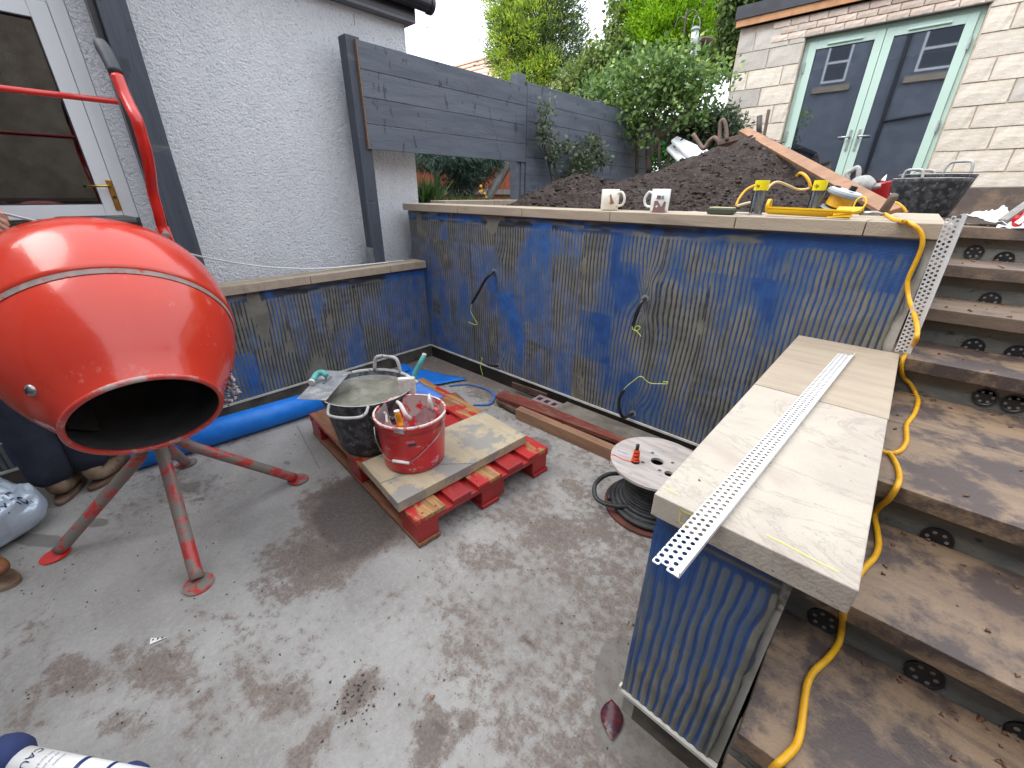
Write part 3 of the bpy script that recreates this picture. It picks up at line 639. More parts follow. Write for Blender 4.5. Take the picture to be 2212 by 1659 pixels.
# ================================================================== THE WHITE HOUSE ON THE LEFT
XH = -3.45; YC = 2.485
t = thing('white_house', 'white harled single storey house wall with dark gutter on the left', 'house', (-5.5, 0, .8))
HZ = 2.655
mk('rendered_wall', join(box(-8, XH, .452, YC, .8, HZ), box(-8, XH, -4.0, -.56, .8, HZ), box(-8, XH, -.56, .452, 2.335, HZ), box(-8, XH, -.56, .452, .8, 1.00)), m_render, t)
mk('soffit_board', box(-8.1, XH+.085, -4, YC+.05, HZ+.001, HZ+.02), m_fascia, t)
mk('fascia_board', box(XH+.062, XH+.086, -4, YC+.05, HZ+.021, HZ+.16), m_gutter, t)
g = mk('gutter', lathe([(.058, 0), (.058, 6.62), (.052, 6.62), (.052, 0)], (XH+.148, -4.0, HZ+.128), (0, 1, 0), 24), m_gutter, t, smooth=False)
mk('gutter_end_cap', disc((XH+.148, YC+.13, HZ+.128), (0, 1, 0), .066, .03, 24), m_gutter, t)
mk('roof', ([(XH+.12, -4, HZ+.18), (XH+.12, YC+.06, HZ+.18), (-8, YC+.06, HZ+2.2), (-8, -4, HZ+2.2), (XH+.12, -4, HZ+.15), (XH+.12, YC+.06, HZ+.15), (-8, YC+.06, HZ+.15), (-8, -4, HZ+.15)], [(0, 3, 2, 1), (4, 5, 6, 7), (0, 1, 5, 4), (1, 2, 6, 5), (2, 3, 7, 6)]), m_gutter, t)
P = onx(765, 35, XH+.003); mk('hairline_crack', join(beam(onx(764, 30, XH+.0005), onx(766, 55, XH+.0005), .005, .002)), m_fascia, t)
# door
d = mk('back_door', join(box(XH-.075, XH-.02, .385, .451, 1.0, 2.334), box(XH-.075, XH-.02, -.559, -.49, 1.0, 2.334), box(XH-.075, XH-.02, -.49, .385, 2.285, 2.334), box(XH-.08, XH-.0, -.56, .452, .985, 1.03)), m_upvc, t, bevel=.003)
def rect_frame(x0, x1, y0, y1, z0, z1, w, ax='x'):
    if ax == 'x': return join(box(x0, x1, y0, y0+w, z0, z1), box(x0, x1, y1-w, y1, z0, z1), box(x0, x1, y0+w, y1-w, z0, z0+w), box(x0, x1, y0+w, y1-w, z1-w, z1))
    return join(box(x0, x0+w, y0, y1, z0, z1), box(x1-w, x1, y0, y1, z0, z1), box(x0+w, x1-w, y0, y1, z0, z0+w), box(x0+w, x1-w, y0, y1, z1-w, z1))
mk('door_leaf', join(rect_frame(XH-.062, XH-.010, -.487, .382, 1.30, 2.282, .075), box(XH-.06, XH-.012, -.487, .382, 1.032, 1.2995)), m_upvc, t, bevel=.004)
mk('door_pane', box(XH-.040, XH-.034, -.412, .307, 1.375, 2.207), m_glass_d, t)
mk('glazing_gasket', rect_frame(XH-.034, XH-.009, -.414, .309, 1.373, 2.209, .004), m_gutter, t)
mk('room_behind_door', join(box(-5.2, -5.15, -2, 2, 1.0, 2.6), box(-5.2, XH-.08, -2, 2, .98, 1.0), box(-5.2, XH-.08, -2.05, -2, 1, 2.6), box(-5.2, XH-.08, 2, 2.05, 1, 2.6)), m_plinth, t)
hy = onx(240, 405, XH)[1]; hz = onx(240, 410, XH)[2]
h = mk('handle_plate', box(XH-.0095, XH-.003, hy-.014, hy+.014, onx(252, 455, XH)[2], onx(230, 388, XH)[2]), m_brass, t, bevel=.004)
mk('lever', tube([(XH-.003, hy, hz+.02), (XH+.035, hy, hz+.02), (XH+.042, hy-.02, hz+.02), (XH+.042, hy-.105, hz+.017)], [.008, .008, .007, .006], 10), m_brass, h, smooth=True)
mk('keyhole', disc((XH-.003, hy, hz-.04), (1, 0, 0), .009, .002, 14), m_gutter, h)

# posts of the screen fence by the house
o = mk('timber_post', box(-3.335, -3.235, .540, .662, .872, 3.2), m_post, bevel=.003); tag(o, 'dark slate post against the white house wall beside its back door', 'post')
mk('dark_gap_strip', box(-3.338, -3.275, .512, .538, .872, 3.2), m_gutter, o)  # dark strip painted in for the shaded gap beside the post

# ---- fence (screen with an opening under it, then the full height run)
fe = thing('screen_fence', 'blue grey boarded screen fence with an opening under its first bay', 'fence', (-3.28, 4, 1.3))
mk('fence_post', box(-3.330, -3.232, 1.833, 1.938, .90, 2.425), m_post, fe, bevel=.003)
mk('post_bracket', box(-3.338, -3.22, 1.826, 1.8325, .905, 1.03), m_steel, fe)
zb0, zt0 = 1.742, 2.405
for i in range(4):
    z0 = zb0+i*(zt0-zb0)/4
    mk('fence_board', box(-3.2315, -3.211, 1.905, 3.716, z0+.0015, z0+(zt0-zb0)/4-.0015), m_fence, fe, bevel=.002)
mk('seal_strip', box(-3.2318, -3.209, 1.897, 1.9035, zb0, zt0), m_seal, fe)
mk('fence_post', box(-3.330, -3.236, 3.60, 3.72, 1.30, 2.50), m_fence, fe, bevel=.003)
mk('post_batten', box(-3.2358, -3.222, 3.655, 3.712, 1.384, 1.741), m_fence, fe)
yy = 3.72
for yq in (3.7215,):
    for i in range(7):
        z0 = 1.30+i*.163
        mk('fence_board', box(-3.2315, -3.211, yq, 6.6, z0+.0015, z0+.163-.0015), m_fence, fe, bevel=.002)
mk('fence_backing', box(-3.2365, -3.2325, 3.725, 6.6, 1.30, 2.435), m_post, fe)
for yq in (5.1, 6.55): mk('fence_post', box(-3.330, -3.233, yq, yq+.1, 1.30, 2.47), m_fence, fe, bevel=.003)

# ================================================================== THE MAIN HOUSE BEHIND THE CAMERA (seen in the glass)
t = thing('main_house', 'tall grey harled house mirrored in the garden room doors', 'house', (0, -3.6, 0))
YHs = -3.25
mk('rendered_wall', box(-6, 6.5, YHs-.3, YHs, -.2, 6.6), m_render_dark, t)
mk('roof', ([(-6.2, YHs+.3, 6.6), (6.7, YHs+.3, 6.6), (6.7, YHs-4, 9), (-6.2, YHs-4, 9)], [(0, 1, 2, 3)]), m_gutter, t)
for (a, b, z0, z1) in ((-3.72, -3.05, 4.85, 5.95), (-1.35, -.25, 4.85, 5.95), (1.4, 2.5, 4.85, 5.95), (1.3, 2.6, 1.2, 2.4)):
    wf = mk('window', join(rect_frame(a, b, YHs+.002, YHs+.05, z0, z1, .06, 'y'), box(a+.06, b-.06, YHs+.003, YHs+.045, (z0+z1)/2-.03, (z0+z1)/2+.03)), m_upvc, t)
    mk('pane', box(a+.06, b-.06, YHs+.004, YHs+.012, z0+.06, z1-.06), M('dark_pane', (.03, .04, .06), rough=.05), wf)
    mk('window_sill', box(a-.18, b+.18, YHs+.002, YHs+.10, z0-.26, z0-.10), m_kerb if 0 else m_cop, t)
mk('drainpipe', tube([(-1.72, YHs+.06, 0), (-1.72, YHs+.06, 6.5)], .05, 10), m_gutter, t)
mk('drainpipe', tube([(-2.55, YHs+.05, 0), (-2.55, YHs+.05, 6.5)], .025, 8), m_gutter, t)
mk('waste_pipe', tube([(-1.72, YHs+.08, 3.6), (-.6, YHs+.08, 3.72)], .035, 8), m_gutter, t)

t = thing('boundary_wall', 'rough stone gable wall beyond the steps, mirrored in the back door glass', 'wall', (5.2, 1, 0))
mk('stone_face', box(5.0, 5.4, -5, 7.0, 1.2, 4.6), m_stonew, t)

# ================================================================== THE GARDEN ROOM
YG = 8.0
gr = thing('garden_room', 'cream blockwork garden room with sage green french doors', 'building', (-.5, 9, 1.3))
DX0, DX1, DZ1 = -1.852, -.092, 3.432
mk('wall_backing', join(box(-2.745, DX0-.001, YG+.012, YG+.2, 1.3, 3.68), box(DX1+.001, 3.4, YG+.012, YG+.2, 1.3, 3.68), box(DX0-.001, DX1+.001, YG+.012, YG+.2, DZ1+.001, 3.68)), m_mort, gr)
def block_mesh(seed, L, H, D=.1):
    r = np.random.default_rng(seed); nu, nv = 5, 3; u, v = np.meshgrid(np.linspace(0, L, nu), np.linspace(0, H, nv))
    d = r.uniform(-.004, .003, u.shape); d[0] = d[-1] = .005; d[:, 0] = d[:, -1] = .005
    V, F = grid(u+r.uniform(-.003, .003, u.shape), d, v+r.uniform(-.003, .003, u.shape)); F = [tuple(f) for f in F]; n = len(V)
    V = list(map(tuple, V))+[(0, D, 0), (L, D, 0), (L, D, H), (0, D, H)]
    a = [i for i in range(nu)]; F.append(tuple(reversed(a))+(n, n+1)); top = [i+(nv-1)*nu for i in range(nu)]; F.append(tuple(top)+(n+2, n+3))
    le = [i*nu for i in range(nv)]; F.append(tuple(le)+(n+3, n)); ri = [i*nu+nu-1 for i in range(nv)]; F.append(tuple(reversed(ri))+(n+1, n+2))
    return V, F
def proto(name, VF, mat): me = mesh_from(name, *VF); me.materials.append(mat); return me
bm_full = [proto('block', block_mesh(i, .445, .222), m_block) for i in range(3)]; bm_half = [proto('block', block_mesh(9+i, .215, .222), m_block) for i in range(2)]
bg_full = [proto('block', block_mesh(20+i, .445, .222), m_blockg) for i in range(2)]; bg_half = [proto('block', block_mesh(25+i, .215, .222), m_blockg) for i in range(2)]
def put(me, parent, loc, s=(1, 1, 1), name=None, rz=0):
    o = bpy.data.objects.new(name or me.name.split('.')[0], me); col.objects.link(o); o.parent = parent; o.location = Vector(np.array(loc, float)-WL[parent]); o.scale = s; o.rotation_euler.z = rz; return o
def course(xa, xb, z, row, gl=False):
    off = .23 if row % 2 else 0; x = xa-off
    while x < xb-.02:
        a, b = max(x, xa), min(x+.455, xb)
        if b-a > .05:
            half = (b-a) < .30; L = .215 if half else .445; g = gl or rng.random() < .05
            me = random.choice((bg_half if half else bg_full) if g else (bm_half if half else bm_full))
            put(me, gr, (a+.005, YG-rng.uniform(0, .006), z+.006+rng.uniform(-.002, .002)), ((b-a-.011)/L, 1, 1), 'block')
        x += .46
z = 1.252; row = 0
while z < 3.62:
    h = min(z+.236, 3.68)
    if z+.236 <= 3.45 or True:
        if z+.2 < 3.68: course(-2.74, DX0-.005, z, row, z > 3.1)
        if z+.2 < 3.68: course(DX1+.012, 3.38, z, row+1)
    z += .236; row += 1
bk = [proto('brick', block_mesh(40+i, .205, .066), m_bricks) for i in range(3)]
for i in range(3):
    z = DZ1+.006+i*.0795; x = DX0-.44+(.108 if i % 2 else 0)+.0*i
    while x < DX1+.42: put(random.choice(bk), gr, (x, YG-.010-rng.uniform(0, .003), z), name='brick'); x += .216
mk('lintel_edge', box(DX0-.02, DX1+.02, YG-.016, YG+.06, DZ1-.006, DZ1+.003), m_greywood, gr)
mk('eaves_board', box(-2.80, 3.5, YG-.07, YG-.045, 3.69, 3.775), m_pine, gr)
mk('roof_edge', box(-2.82, 3.5, YG-.09, YG-.02, 3.777, 3.93), m_roofblack, gr)
mk('roof_deck', box(-2.82, 3.5, YG-.018, YG+4, 3.72, 3.92), m_roofblack, gr)
mk('side_wall', box(-2.745, -2.60, YG+.201, YG+4, 1.3, 3.70), m_blockg, gr)
yf = YG+.085
mk('door_frame', rect_frame(DX0+.002, DX1-.002, yf, yf+.07, 1.34, DZ1-.006, .052, 'y'), m_green, gr, bevel=.003)
mk('door_sill', box(DX0, DX1, YG-.03, yf+.1, 1.302, 1.339), m_green, gr)
xm = (DX0+DX1)/2-.0
for s, (a, b) in enumerate(((DX0+.055, xm-.003), (xm+.003, DX1-.055))):
    lf = mk('door_leaf', rect_frame(a, b, yf-.022, yf+.045, 1.395, DZ1-.062, .092, 'y'), m_green, gr, bevel=.004)
    mk('pane', box(a+.0925, b-.0925, yf+.006, yf+.014, 1.488, DZ1-.155), m_glass, lf)
    mk('pane_gasket', rect_frame(a+.091, b-.091, yf-.005, yf+.008, 1.487, DZ1-.153, .005, 'y'), m_gutter, lf)
    mk('trickle_vent', join(box(a+.22, b-.22, yf-.040, yf-.0225, DZ1-.125, DZ1-.103), box(a+.215, b-.215, yf-.044, yf-.040, DZ1-.121, DZ1-.107)), m_green, lf, bevel=.002)
    hx = b-.045 if s == 0 else a+.045; sg = -1 if s == 0 else 1
    mk('handle_plate', box(hx-.014, hx+.014, yf-.034, yf-.0225, 2.02, 2.28), m_dullsteel, lf, bevel=.004)
    mk('lever', tube([(hx, yf-.03, 2.19), (hx, yf-.075, 2.19), (hx+sg*.02, yf-.082, 2.19), (hx+sg*.13, yf-.08, 2.185)], .011, 8), m_steel, lf, smooth=True)
    ox = a-.004 if s == 0 else b+.004
    for hzz in (1.65, 2.25, 3.08): mk('hinge', tube([(ox, yf-.03, hzz-.06), (ox, yf-.03, hzz+.06)], .013, 8), m_dullsteel, lf)
mk('room_interior', join(box(-2.5, 1.6, YG+3.4, YG+3.45, 1.32, 3.7), box(-2.5, 1.6, YG+.21, YG+3.4, 1.301, 1.33), box(-2.55, -2.5, YG+.21, YG+3.4, 1.33, 3.7), box(1.6, 1.65, YG+.21, YG+3.4, 1.33, 3.7)), m_plaster, gr)
def simple(name, VF, mat, label, cat, group=None, **k): return tag(mk(name, VF, mat, **k), label, cat, group)
b1 = simple('cardboard_box', box(-.86, -.50, YG+.32, YG+.65, 1.331, 1.80), m_card, 'taller brown cardboard box just inside the glass doors', 'box', bevel=.003)
b2 = simple('cardboard_box', box(-.49, -.22, YG+.28, YG+.6, 1.331, 1.84), m_card, 'narrow brown cardboard box inside the glass doors by the right frame', 'box', bevel=.003)
simple('plasterboard', box(-.62, -.12, YG+.72, YG+.74, 1.331, 2.12), m_plaster, 'pinkish plasterboard sheet leaning behind the boxes inside the doors', 'board')
# ================================================================== CONCRETE MIXER
K = 1.12
MC = EYE+1.605*K*ray(323.91, 898.76); MN = np.array([.828, -.060, -.558]); MN /= np.linalg.norm(MN)
def mx_pt(s, a=None, r=0): return MC-MN*s*K+(0 if a is None else np.array(a)*r)
SC = np.array([-2.20, .09]); 
mixer = thing('concrete_mixer', 'red tip up concrete mixer tilted on its four tube legs', 'cement mixer', (SC[0], SC[1], 0))
front = [(.178, 0), (.184, .012), (.190, .03), (.215, .07), (.243, .115), (.268, .165), (.287, .22), (.297, .27), (.298, .287)]
back = [(.306, .288), (.309, .30), (.312, .36), (.311, .42), (.304, .47), (.285, .525), (.24, .575), (.16, .605), (.0001, .615)]
def dr(p, o=0): return [((r+o)*K, -s*K) for r, s in p]
def drp(prof, name, mat, **k): return mk(name, lathe([(r*K, -s*K) for r, s in prof], MC, MN, 96), mat, mixer, smooth=True, **k)
dm = drp(front, 'drum', m_drum)
bk_ = mk('drum_base', lathe([(r*K, -s*K) for r, s in [(.296, .286)]+back], MC, MN, 96), m_drum, mixer, smooth=True)
mk('seam_mortar', lathe([(.2995*K, -.272*K), (.3035*K, -.287*K)], MC, MN, 96), m_seam, mixer, smooth=True)
mk('drum_rim', lathe([(.178*K+.009*math.cos(t), -.0*K+.009*math.sin(t)) for t in np.linspace(0, 2*math.pi, 13)[:-1]], MC, MN, 96, closed=True), m_drumlip, mixer, smooth=True)
mk('drum_inside', lathe([(.174*K, -.002), (.186*K, -.03*K), (.24*K, -.12*K), (.285*K, -.23*K), (.30*K, -.36*K), (.28*K, -.5*K), (.15*K, -.58*K), (.0001, -.59*K)], MC, MN, 64), m_inside, mixer, smooth=True)
ax, aa, ab = frame(MN)
# paddles
for k in range(2):
    t0 = 1.0+k*math.pi; a = math.cos(t0)*aa+math.sin(t0)*ab
    p0 = mx_pt(.12)+a*.225*K; p1 = mx_pt(.42)+a*.24*K; mk('paddle', beam(p0, p1, .09, .006, up=a), m_inside, mixer)
# bolt on the front cone: D(66,843)
def hit_cone(px, py, s, r):
    d = ray(px, py); best = None
    for t in np.linspace(.8, 3, 1500):
        P = EYE+d*t; q = P-MC; ss = -(q@MN)/K; rr = np.linalg.norm(q+MN*ss*K)/K
        if 0 <= ss <= .29 and rr <= np.interp(ss, [p[1] for p in front], [p[0] for p in front]): return P, (q+MN*ss*K)/np.linalg.norm(q+MN*ss*K), ss
    return None
hc = hit_cone(66, 843, 0, 0)
if hc:
    P, nrm, ss = hc; nrm = nrm+MN*.35; nrm /= np.linalg.norm(nrm)
    b = mk('bolt', lathe([(.0001, .010), (.010, .009), (.016, .005), (.018, 0), (.018, -.006)], P-nrm*.001, nrm, 20), m_steel, mixer, smooth=True)
    n_, u_, v_ = frame(nrm); mk('bolt_slot', join(beam(P+nrm*.0095-u_*.009, P+nrm*.0095+u_*.009, .003, .0015, up=nrm), beam(P+nrm*.0095-v_*.009, P+nrm*.0095+v_*.009, .003, .0015, up=nrm)), m_gutter, b)
# yoke under the drum, axle, motor housing
CB = mx_pt(.40)
side = np.cross(MN, (0, 0, 1)); side /= np.linalg.norm(side); dn = np.cross(MN, side); dn = dn if dn[2] < 0 else -dn
low = CB+dn*.325*K
mk('yoke', tube(smooth_path([low, mx_pt(.52)+dn*.33*K, mx_pt(.62)+dn*.22*K, mx_pt(.66)+dn*.08*K], 6), .024, 10), m_tube, mixer, smooth=True)
mk('stand_column', tube([(SC[0], SC[1], .40), (SC[0], SC[1], .60), tuple(low)], .034, 14), m_tube, mixer, smooth=True)
# ring guard under the lip, seen below the mouth
P = [mx_pt(.20)+(aa*math.cos(t)+ab*math.sin(t))*.262*K for t in np.linspace(0, 2*math.pi, 49)[:-1]]
g0 = dn*.262*K
P = [mx_pt(.085)+(dn*math.cos(t)+side*math.sin(t))*.222*K*1.06 for t in np.linspace(-.95, .55, 25)]
mk('guard_strap', tube(P, .012, 8), m_leg, mixer, smooth=True)
base_end = mx_pt(.615)
mk('gearbox', lathe([(.0001, .13), (.09, .125), (.10, .05), (.10, 0)], base_end+MN*.02, -MN, 28), m_tube, mixer, smooth=True)
mh = xf(box(-.15, .12, -.12, .12, 0, .20), Matrix.Translation(Vector(base_end-MN*.12+np.array([-.02, -.02, -.22]))))
mk('motor_housing', mh, m_redplas, mixer, bevel=.03, seg=4)
tp = onx(205, 468, -2.62)
mk('motor_cover', xf(box(-.12, .12, -.13, .13, -.05, .03), Matrix.Translation(Vector((tp[0], tp[1], tp[2]-.03)))), m_black, mixer, bevel=.02, seg=3)
FEET = [onz(430, 1262, 0)[:2], onz(125, 1200, 0)[:2], onz(643, 1038, 0)[:2]]; FEET.append(FEET[1]+FEET[2]-FEET[0])
for i, fpt in enumerate(FEET):
    d = fpt-SC; L = np.linalg.norm(d); d /= L
    P = smooth_path([(*(SC+d*.040), .58), (*(SC+d*.048), .47), (*(SC+d*.085), .385), (*(SC+d*.15), .320)]+[(*(SC+d*(.15+(L-.16)*f_)), .320-.298*f_) for f_ in (.3, .6, 1.0)], 6)
    l_ = mk('leg', tube(P, .0245, 14), m_leg, mixer, smooth=True)
    tilt = np.array([d[0]*.10, d[1]*.10, 1.0])
    mk('foot_plate', disc((*(SC+d*(L+.005)), .004), tilt, .052, .006, 28), m_tube if i == 1 else m_leg, l_)
HY = .40
hp = [ony(px, py, HY) for px, py in ((362, 520), (350, 490), (343, 462), (330, 415), (324, 370), (315, 325), (305, 290), (295, 258), (282, 232), (270, 207), (262, 188), (252, 163))]
hd = mk('tipping_handle', tube(smooth_path(hp, 4), .0205, 16), m_tube, mixer, smooth=True)
g1 = [ony(px, py, HY) for px, py in ((251, 160), (240, 137), (229, 115), (219, 98), (216, 93))]
mk('rubber_grip', tube(smooth_path(g1, 4), [.0225, .0235, .0235, .0245, .023, .014], 18), m_grip, hd, smooth=True)
cpt = ony(263, 221, HY)
mk('handle_crossbar', tube([cpt+np.array([0, -.012, 0]), cpt+np.array([0, -.9, 0])], .0105, 12), m_tube, hd, smooth=True)
mk('crossbar_bolt', tube([cpt+np.array([0, .018, 0]), cpt+np.array([0, .040, -.001])], .009, 10), m_steel, hd)
e = ony(359, 508, HY); nn = e-EYE; nn = -nn/np.linalg.norm(nn)
mk('end_plate', beam(hp[0]+np.array([.02, 0, -.09]), hp[1], .05, .012, up=nn), m_tube, hd, bevel=.003)
bo = mk('pivot_bolt', lathe([(.0001, .012), (.008, .012), (.009, .005), (.016, .004), (.016, 0)], e+nn*.022, nn, 16), m_steel, hd)
mk('handle_stay', tube([hp[0]+np.array([.02, 0, -.08]), base_end-MN*.10], .018, 10), m_tube, mixer, smooth=True)
# dried mortar lumps on the drum end
pts = []
for k in range(60):
    t = rng.uniform(.9, 1.5); d_ = dn*math.cos(t)+side*math.sin(t)*(1 if side[1] > 0 else -1); pts.append(mx_pt(rng.uniform(.03, .10))+d_*.235*K)
crumbs('dried_mortar', pts, .012, m_rubber_dust, label=None, parent=mixer)

# ================================================================== PALLET AND WHAT STANDS ON IT
PA = np.array([-1.215, .727]); PB = np.array([-2.515, .825]); ux = (PB-PA)/np.linalg.norm(PB-PA); uy = np.array([-ux[1], ux[0]]); uy = uy if uy[1] > 0 else -uy
PL, PW, PH = 1.30, .850, .156
pal = thing('pallet', 'worn red painted wooden pallet carrying the tub, bucket and slabs', 'pallet', (*PA, 0))
def pbox(a0, a1, b0, b1, z0, z1):
    V, F = box(0, 1, 0, 1, z0, z1); V = np.array(V); P = PA+(a0+(a1-a0)*V[:, :1])*ux+(b0+(b1-b0)*V[:, 1:2])*uy
    F2 = F if np.cross(ux, uy) > 0 else [tuple(reversed(f)) for f in F]
    return np.hstack([P, V[:, 2:]]), F2
bw = [.157, .108, .157, .108, .157]; gap = (PW-sum(bw))/4; y = 0
for i, b in enumerate(bw):
    mk('deck_board', pbox(.002, PL, y, y+b, PH-.024, PH), (m_deck, m_palred, m_deck, m_palred, m_deck)[i] if i != 4 else m_deck, pal, bevel=.004); y += b+gap
for a in (0, PL/2-.078, PL-.157): mk('stringer_board', pbox(a+.003, a+.155, 0, PW, PH-.049, PH-.0245), m_palred, pal, bevel=.003)
for a in (0, PL/2-.078, PL-.157):
    for b in (.004, PW/2-.055, PW-.118):
        mk('block', pbox(a+.006, a+.150, b, b+(.150 if abs(b-.37) < .02 else .112), .0245, PH-.0495), m_palred, pal, bevel=.003)
for b in (0, PW/2-.06, PW-.115): mk('bottom_board', pbox(-.004, PL, b, b+.115, .001, .024), m_brownboard if b == 0 else m_palred, pal, bevel=.004)
mk('old_top_board', pbox(.62, 1.28, .002, .150, PH+.0005, PH+.003), m_brownboard, pal)
for (a, b) in ((.03, .05), (.03, .12), (.045, .30), (.04, .37), (.04, .50), (.03, .60), (.04, .80), (.09, .55), (1.24, .07), (.62, .04)):
    P = PA+a*ux+b*uy; mk('nail_head', disc((P[0], P[1], PH-.0005), (0, 0, 1), .0055, .0015, 10), m_flange, pal)

# two broken paving slabs
def dpoly(pts, z): return [tuple(onz(px, py, z)[:2]) for px, py in pts]
ZS = .214
s1 = [(860, 1086), (822, 1045), (943, 1000), (1022, 1001)]; s2 = [(1022, 1001), (1137, 940), (1091, 914), (1044, 888), (781, 999), (822, 1045), (943, 1000)]
o = mk('paving_slab', prism(dpoly([(859, 1087), (821, 1044), (860, 1030), (946, 1003), (1022, 1001.5)], ZS), PH+.004, ZS), m_slabp, bevel=.003)
tag(o, 'small broken piece of paving slab at the near corner of the pallet', 'paving slab', 'slab pieces on the pallet')
o = mk('paving_slab', prism(dpoly([(1023, 1000), (1137, 940), (1091, 914), (1044, 888), (781, 998), (820, 1042), (860, 1028.5), (946, 1001.5)], ZS), PH+.004, ZS-.0015), m_slabp, bevel=.003)
tag(o, 'large mortar smeared paving slab under the red bucket on the pallet', 'paving slab', 'slab pieces on the pallet')

def rim_handle(C, R, ang, span, h, z, r=.008, flat=True, mat=None, out=0.0):
    P = []
    for t, hh, rr in ((-1, 0, 0), (-.86, .75, .3), (-.6, 1, .5), (0, 1.02, .55), (.6, 1, .5), (.86, .75, .3), (1, 0, 0)):
        a = ang+t*span; P.append((C[0]+(R+out*rr)*math.cos(a), C[1]+(R+out*rr)*math.sin(a), z+h*hh))
    return tube(smooth_path(P, 4), r, 8)
# black rubber tub with mortar
TC = np.array([-1.9287, .9552]); TZ = PH+.001; TH = .341
tub = thing('mixing_tub', 'black flexible rubber tub of wet mortar on the red pallet', 'tub', (TC[0], TC[1], TZ))
prof = [(.0001, .002), (.165, .002), (.180, .010), (.186, .03), (.215, .20), (.238, .33), (.245, .341), (.240, .343), (.232, .33), (.206, .19), (.178, .03), (.15, .016), (.0001, .016)]
mk('tub_body', lathe(prof, (*TC, TZ), (0, 0, 1), 64, wob=.012, seed=1.0), m_rubber, tub, smooth=True)
mk('tub_lining', lathe([(.2315, .325), (.2345, .335), (.2405, .3445), (.2455, .3435)], (*TC, TZ), (0, 0, 1), 64, wob=.012, seed=1.0), m_rubber_dust, tub, smooth=True)
mk('tub_lining', lathe([(.217, .255), (.2313, .3245)], (*TC, TZ), (0, 0, 1), 64, wob=.012, seed=1.0), m_rubber_dust, tub, smooth=True)
rr, tt = np.meshgrid(np.linspace(0.001, .2265, 26), np.linspace(0, 2*np.pi, 73)); mxx = TC[0]+rr*np.cos(tt); myy = TC[1]+rr*np.sin(tt)
mzz = TZ+.262+.030*(fbm(mxx*14, myy*14, 3)-.5)+.025*(mxx-TC[0])*-1+.02*(rr/.22)**4; mzz += .02*np.exp(-((mxx-TC[0]+.09)**2+(myy-TC[1]-.02)**2)/.002)
mk('mortar', grid(mxx, myy, mzz), m_mortar, tub, smooth=True)
vd = math.atan2(-TC[1], -TC[0])    # towards the eye
va = math.atan2(*(onz(829, 805, .5)[:2]-TC)[::-1]); vb = math.atan2(*(onz(755, 872, .5)[:2]-TC)[::-1])
mk('tub_handle', rim_handle(TC, .238, va, .36, .085, TZ+.335, .0105), m_rubber_dust, tub, smooth=True)
mk('tub_handle', rim_handle(TC, .243, vb, .42, -.030, TZ+.338, .0075, out=.09), m_rubber_dust, tub, smooth=True)

# red bucket
BC = np.array([-1.5496, .9666]); BZ = ZS+.001; 
bu = thing('red_bucket', 'red plastic bucket of hand tools standing on the pallet slab', 'bucket', (*BC, BZ))
R1, R0, BH = .1700, .1500, .270
mk('bucket_body', lathe([(.0001, .001), (R0-.006, .001), (R0, .006), (R0+.004, .05), (R1-.005, .222), (R1-.002, .226), (R1+.001, .226), (R1+.003, .262), (R1+.005, .270), (R1+.002, .274), (R1-.004, .272)], (*BC, BZ), (0, 0, 1), 72), m_bucket, bu, smooth=True)
mk('bucket_rim', lathe([(R1+.0035, .262), (R1+.0060, .270), (R1+.0020, .2752), (R1-.0045, .273)], (*BC, BZ), (0, 0, 1), 72), m_bucket_rim, bu, smooth=True)
mk('bucket_inside', lathe([(R1-.004, .272), (R1-.008, .24), (R0-.006, .012), (.0001, .010)], (*BC, BZ), (0, 0, 1), 72), m_bucket_in, bu, smooth=True)
def bpt(px, py, off=.0):   # point of the bucket's outside seen along a sight line
    d = ray(px, py)
    for t in np.linspace(1.2, 2.6, 3000):
        P = EYE+d*t; h = P[2]-BZ; r = np.hypot(*(P[:2]-BC))
        if 0 <= h <= .275 and r <= np.interp(h, [.006, .222, .226, .27], [R0, R1-.005, R1+.001, R1+.005])+off: return P
    return EYE+d*2
wl = bpt(808, 922, .004); wr = bpt(958, 905, .004); wc = bpt(866, 998, .012)
W1 = [wl]+[bpt(px, py, .006) for px, py in ((812, 950), (826, 978), (838, 993), (850, 996))]
W2 = [wr]+[bpt(px, py, .006) for px, py in ((950, 935), (935, 955), (905, 985), (885, 999))]
mk('bail_wire', tube(smooth_path(W1, 4), .0022, 6), m_wire, bu, smooth=True); mk('bail_wire', tube(smooth_path(W2, 4), .0022, 6), m_wire, bu, smooth=True)
mk('bail_grip', tube([bpt(848, 995.5, .010), bpt(884, 1000.5, .010)], .0075, 12), m_white, bu, smooth=True)
def patch(cs, mat, name, parent, off=.001, nu=6):
    """small curved label on the bucket: corners in sight coordinates"""
    (x0, y0), (x1, y1), (x2, y2), (x3, y3) = cs; V = []; 
    for j in range(3):
        for i in range(nu):
            u, v = i/(nu-1), j/2; px = (x0*(1-u)+x1*u)*(1-v)+(x3*(1-u)+x2*u)*v; py = (y0*(1-u)+y1*u)*(1-v)+(y3*(1-u)+y2*u)*v
            V.append(bpt(px, py, off))
    F = [(j*nu+i, (j+1)*nu+i, (j+1)*nu+i+1, j*nu+i+1) for j in range(2) for i in range(nu-1)]
    return mk(name, (V, F), mat, parent, smooth=True)
patch([(876, 954), (895, 951), (897, 957), (878, 960)], m_pink, 'pink_sticker', bu)
patch([(881, 960.5), (899, 957.5), (900, 962.5), (883, 966)], m_grip, 'dark_sticker', bu)
patch([(849, 926), (873, 930), (873, 939), (851, 934)], m_dullsteel, 'silver_tape', bu, .002)

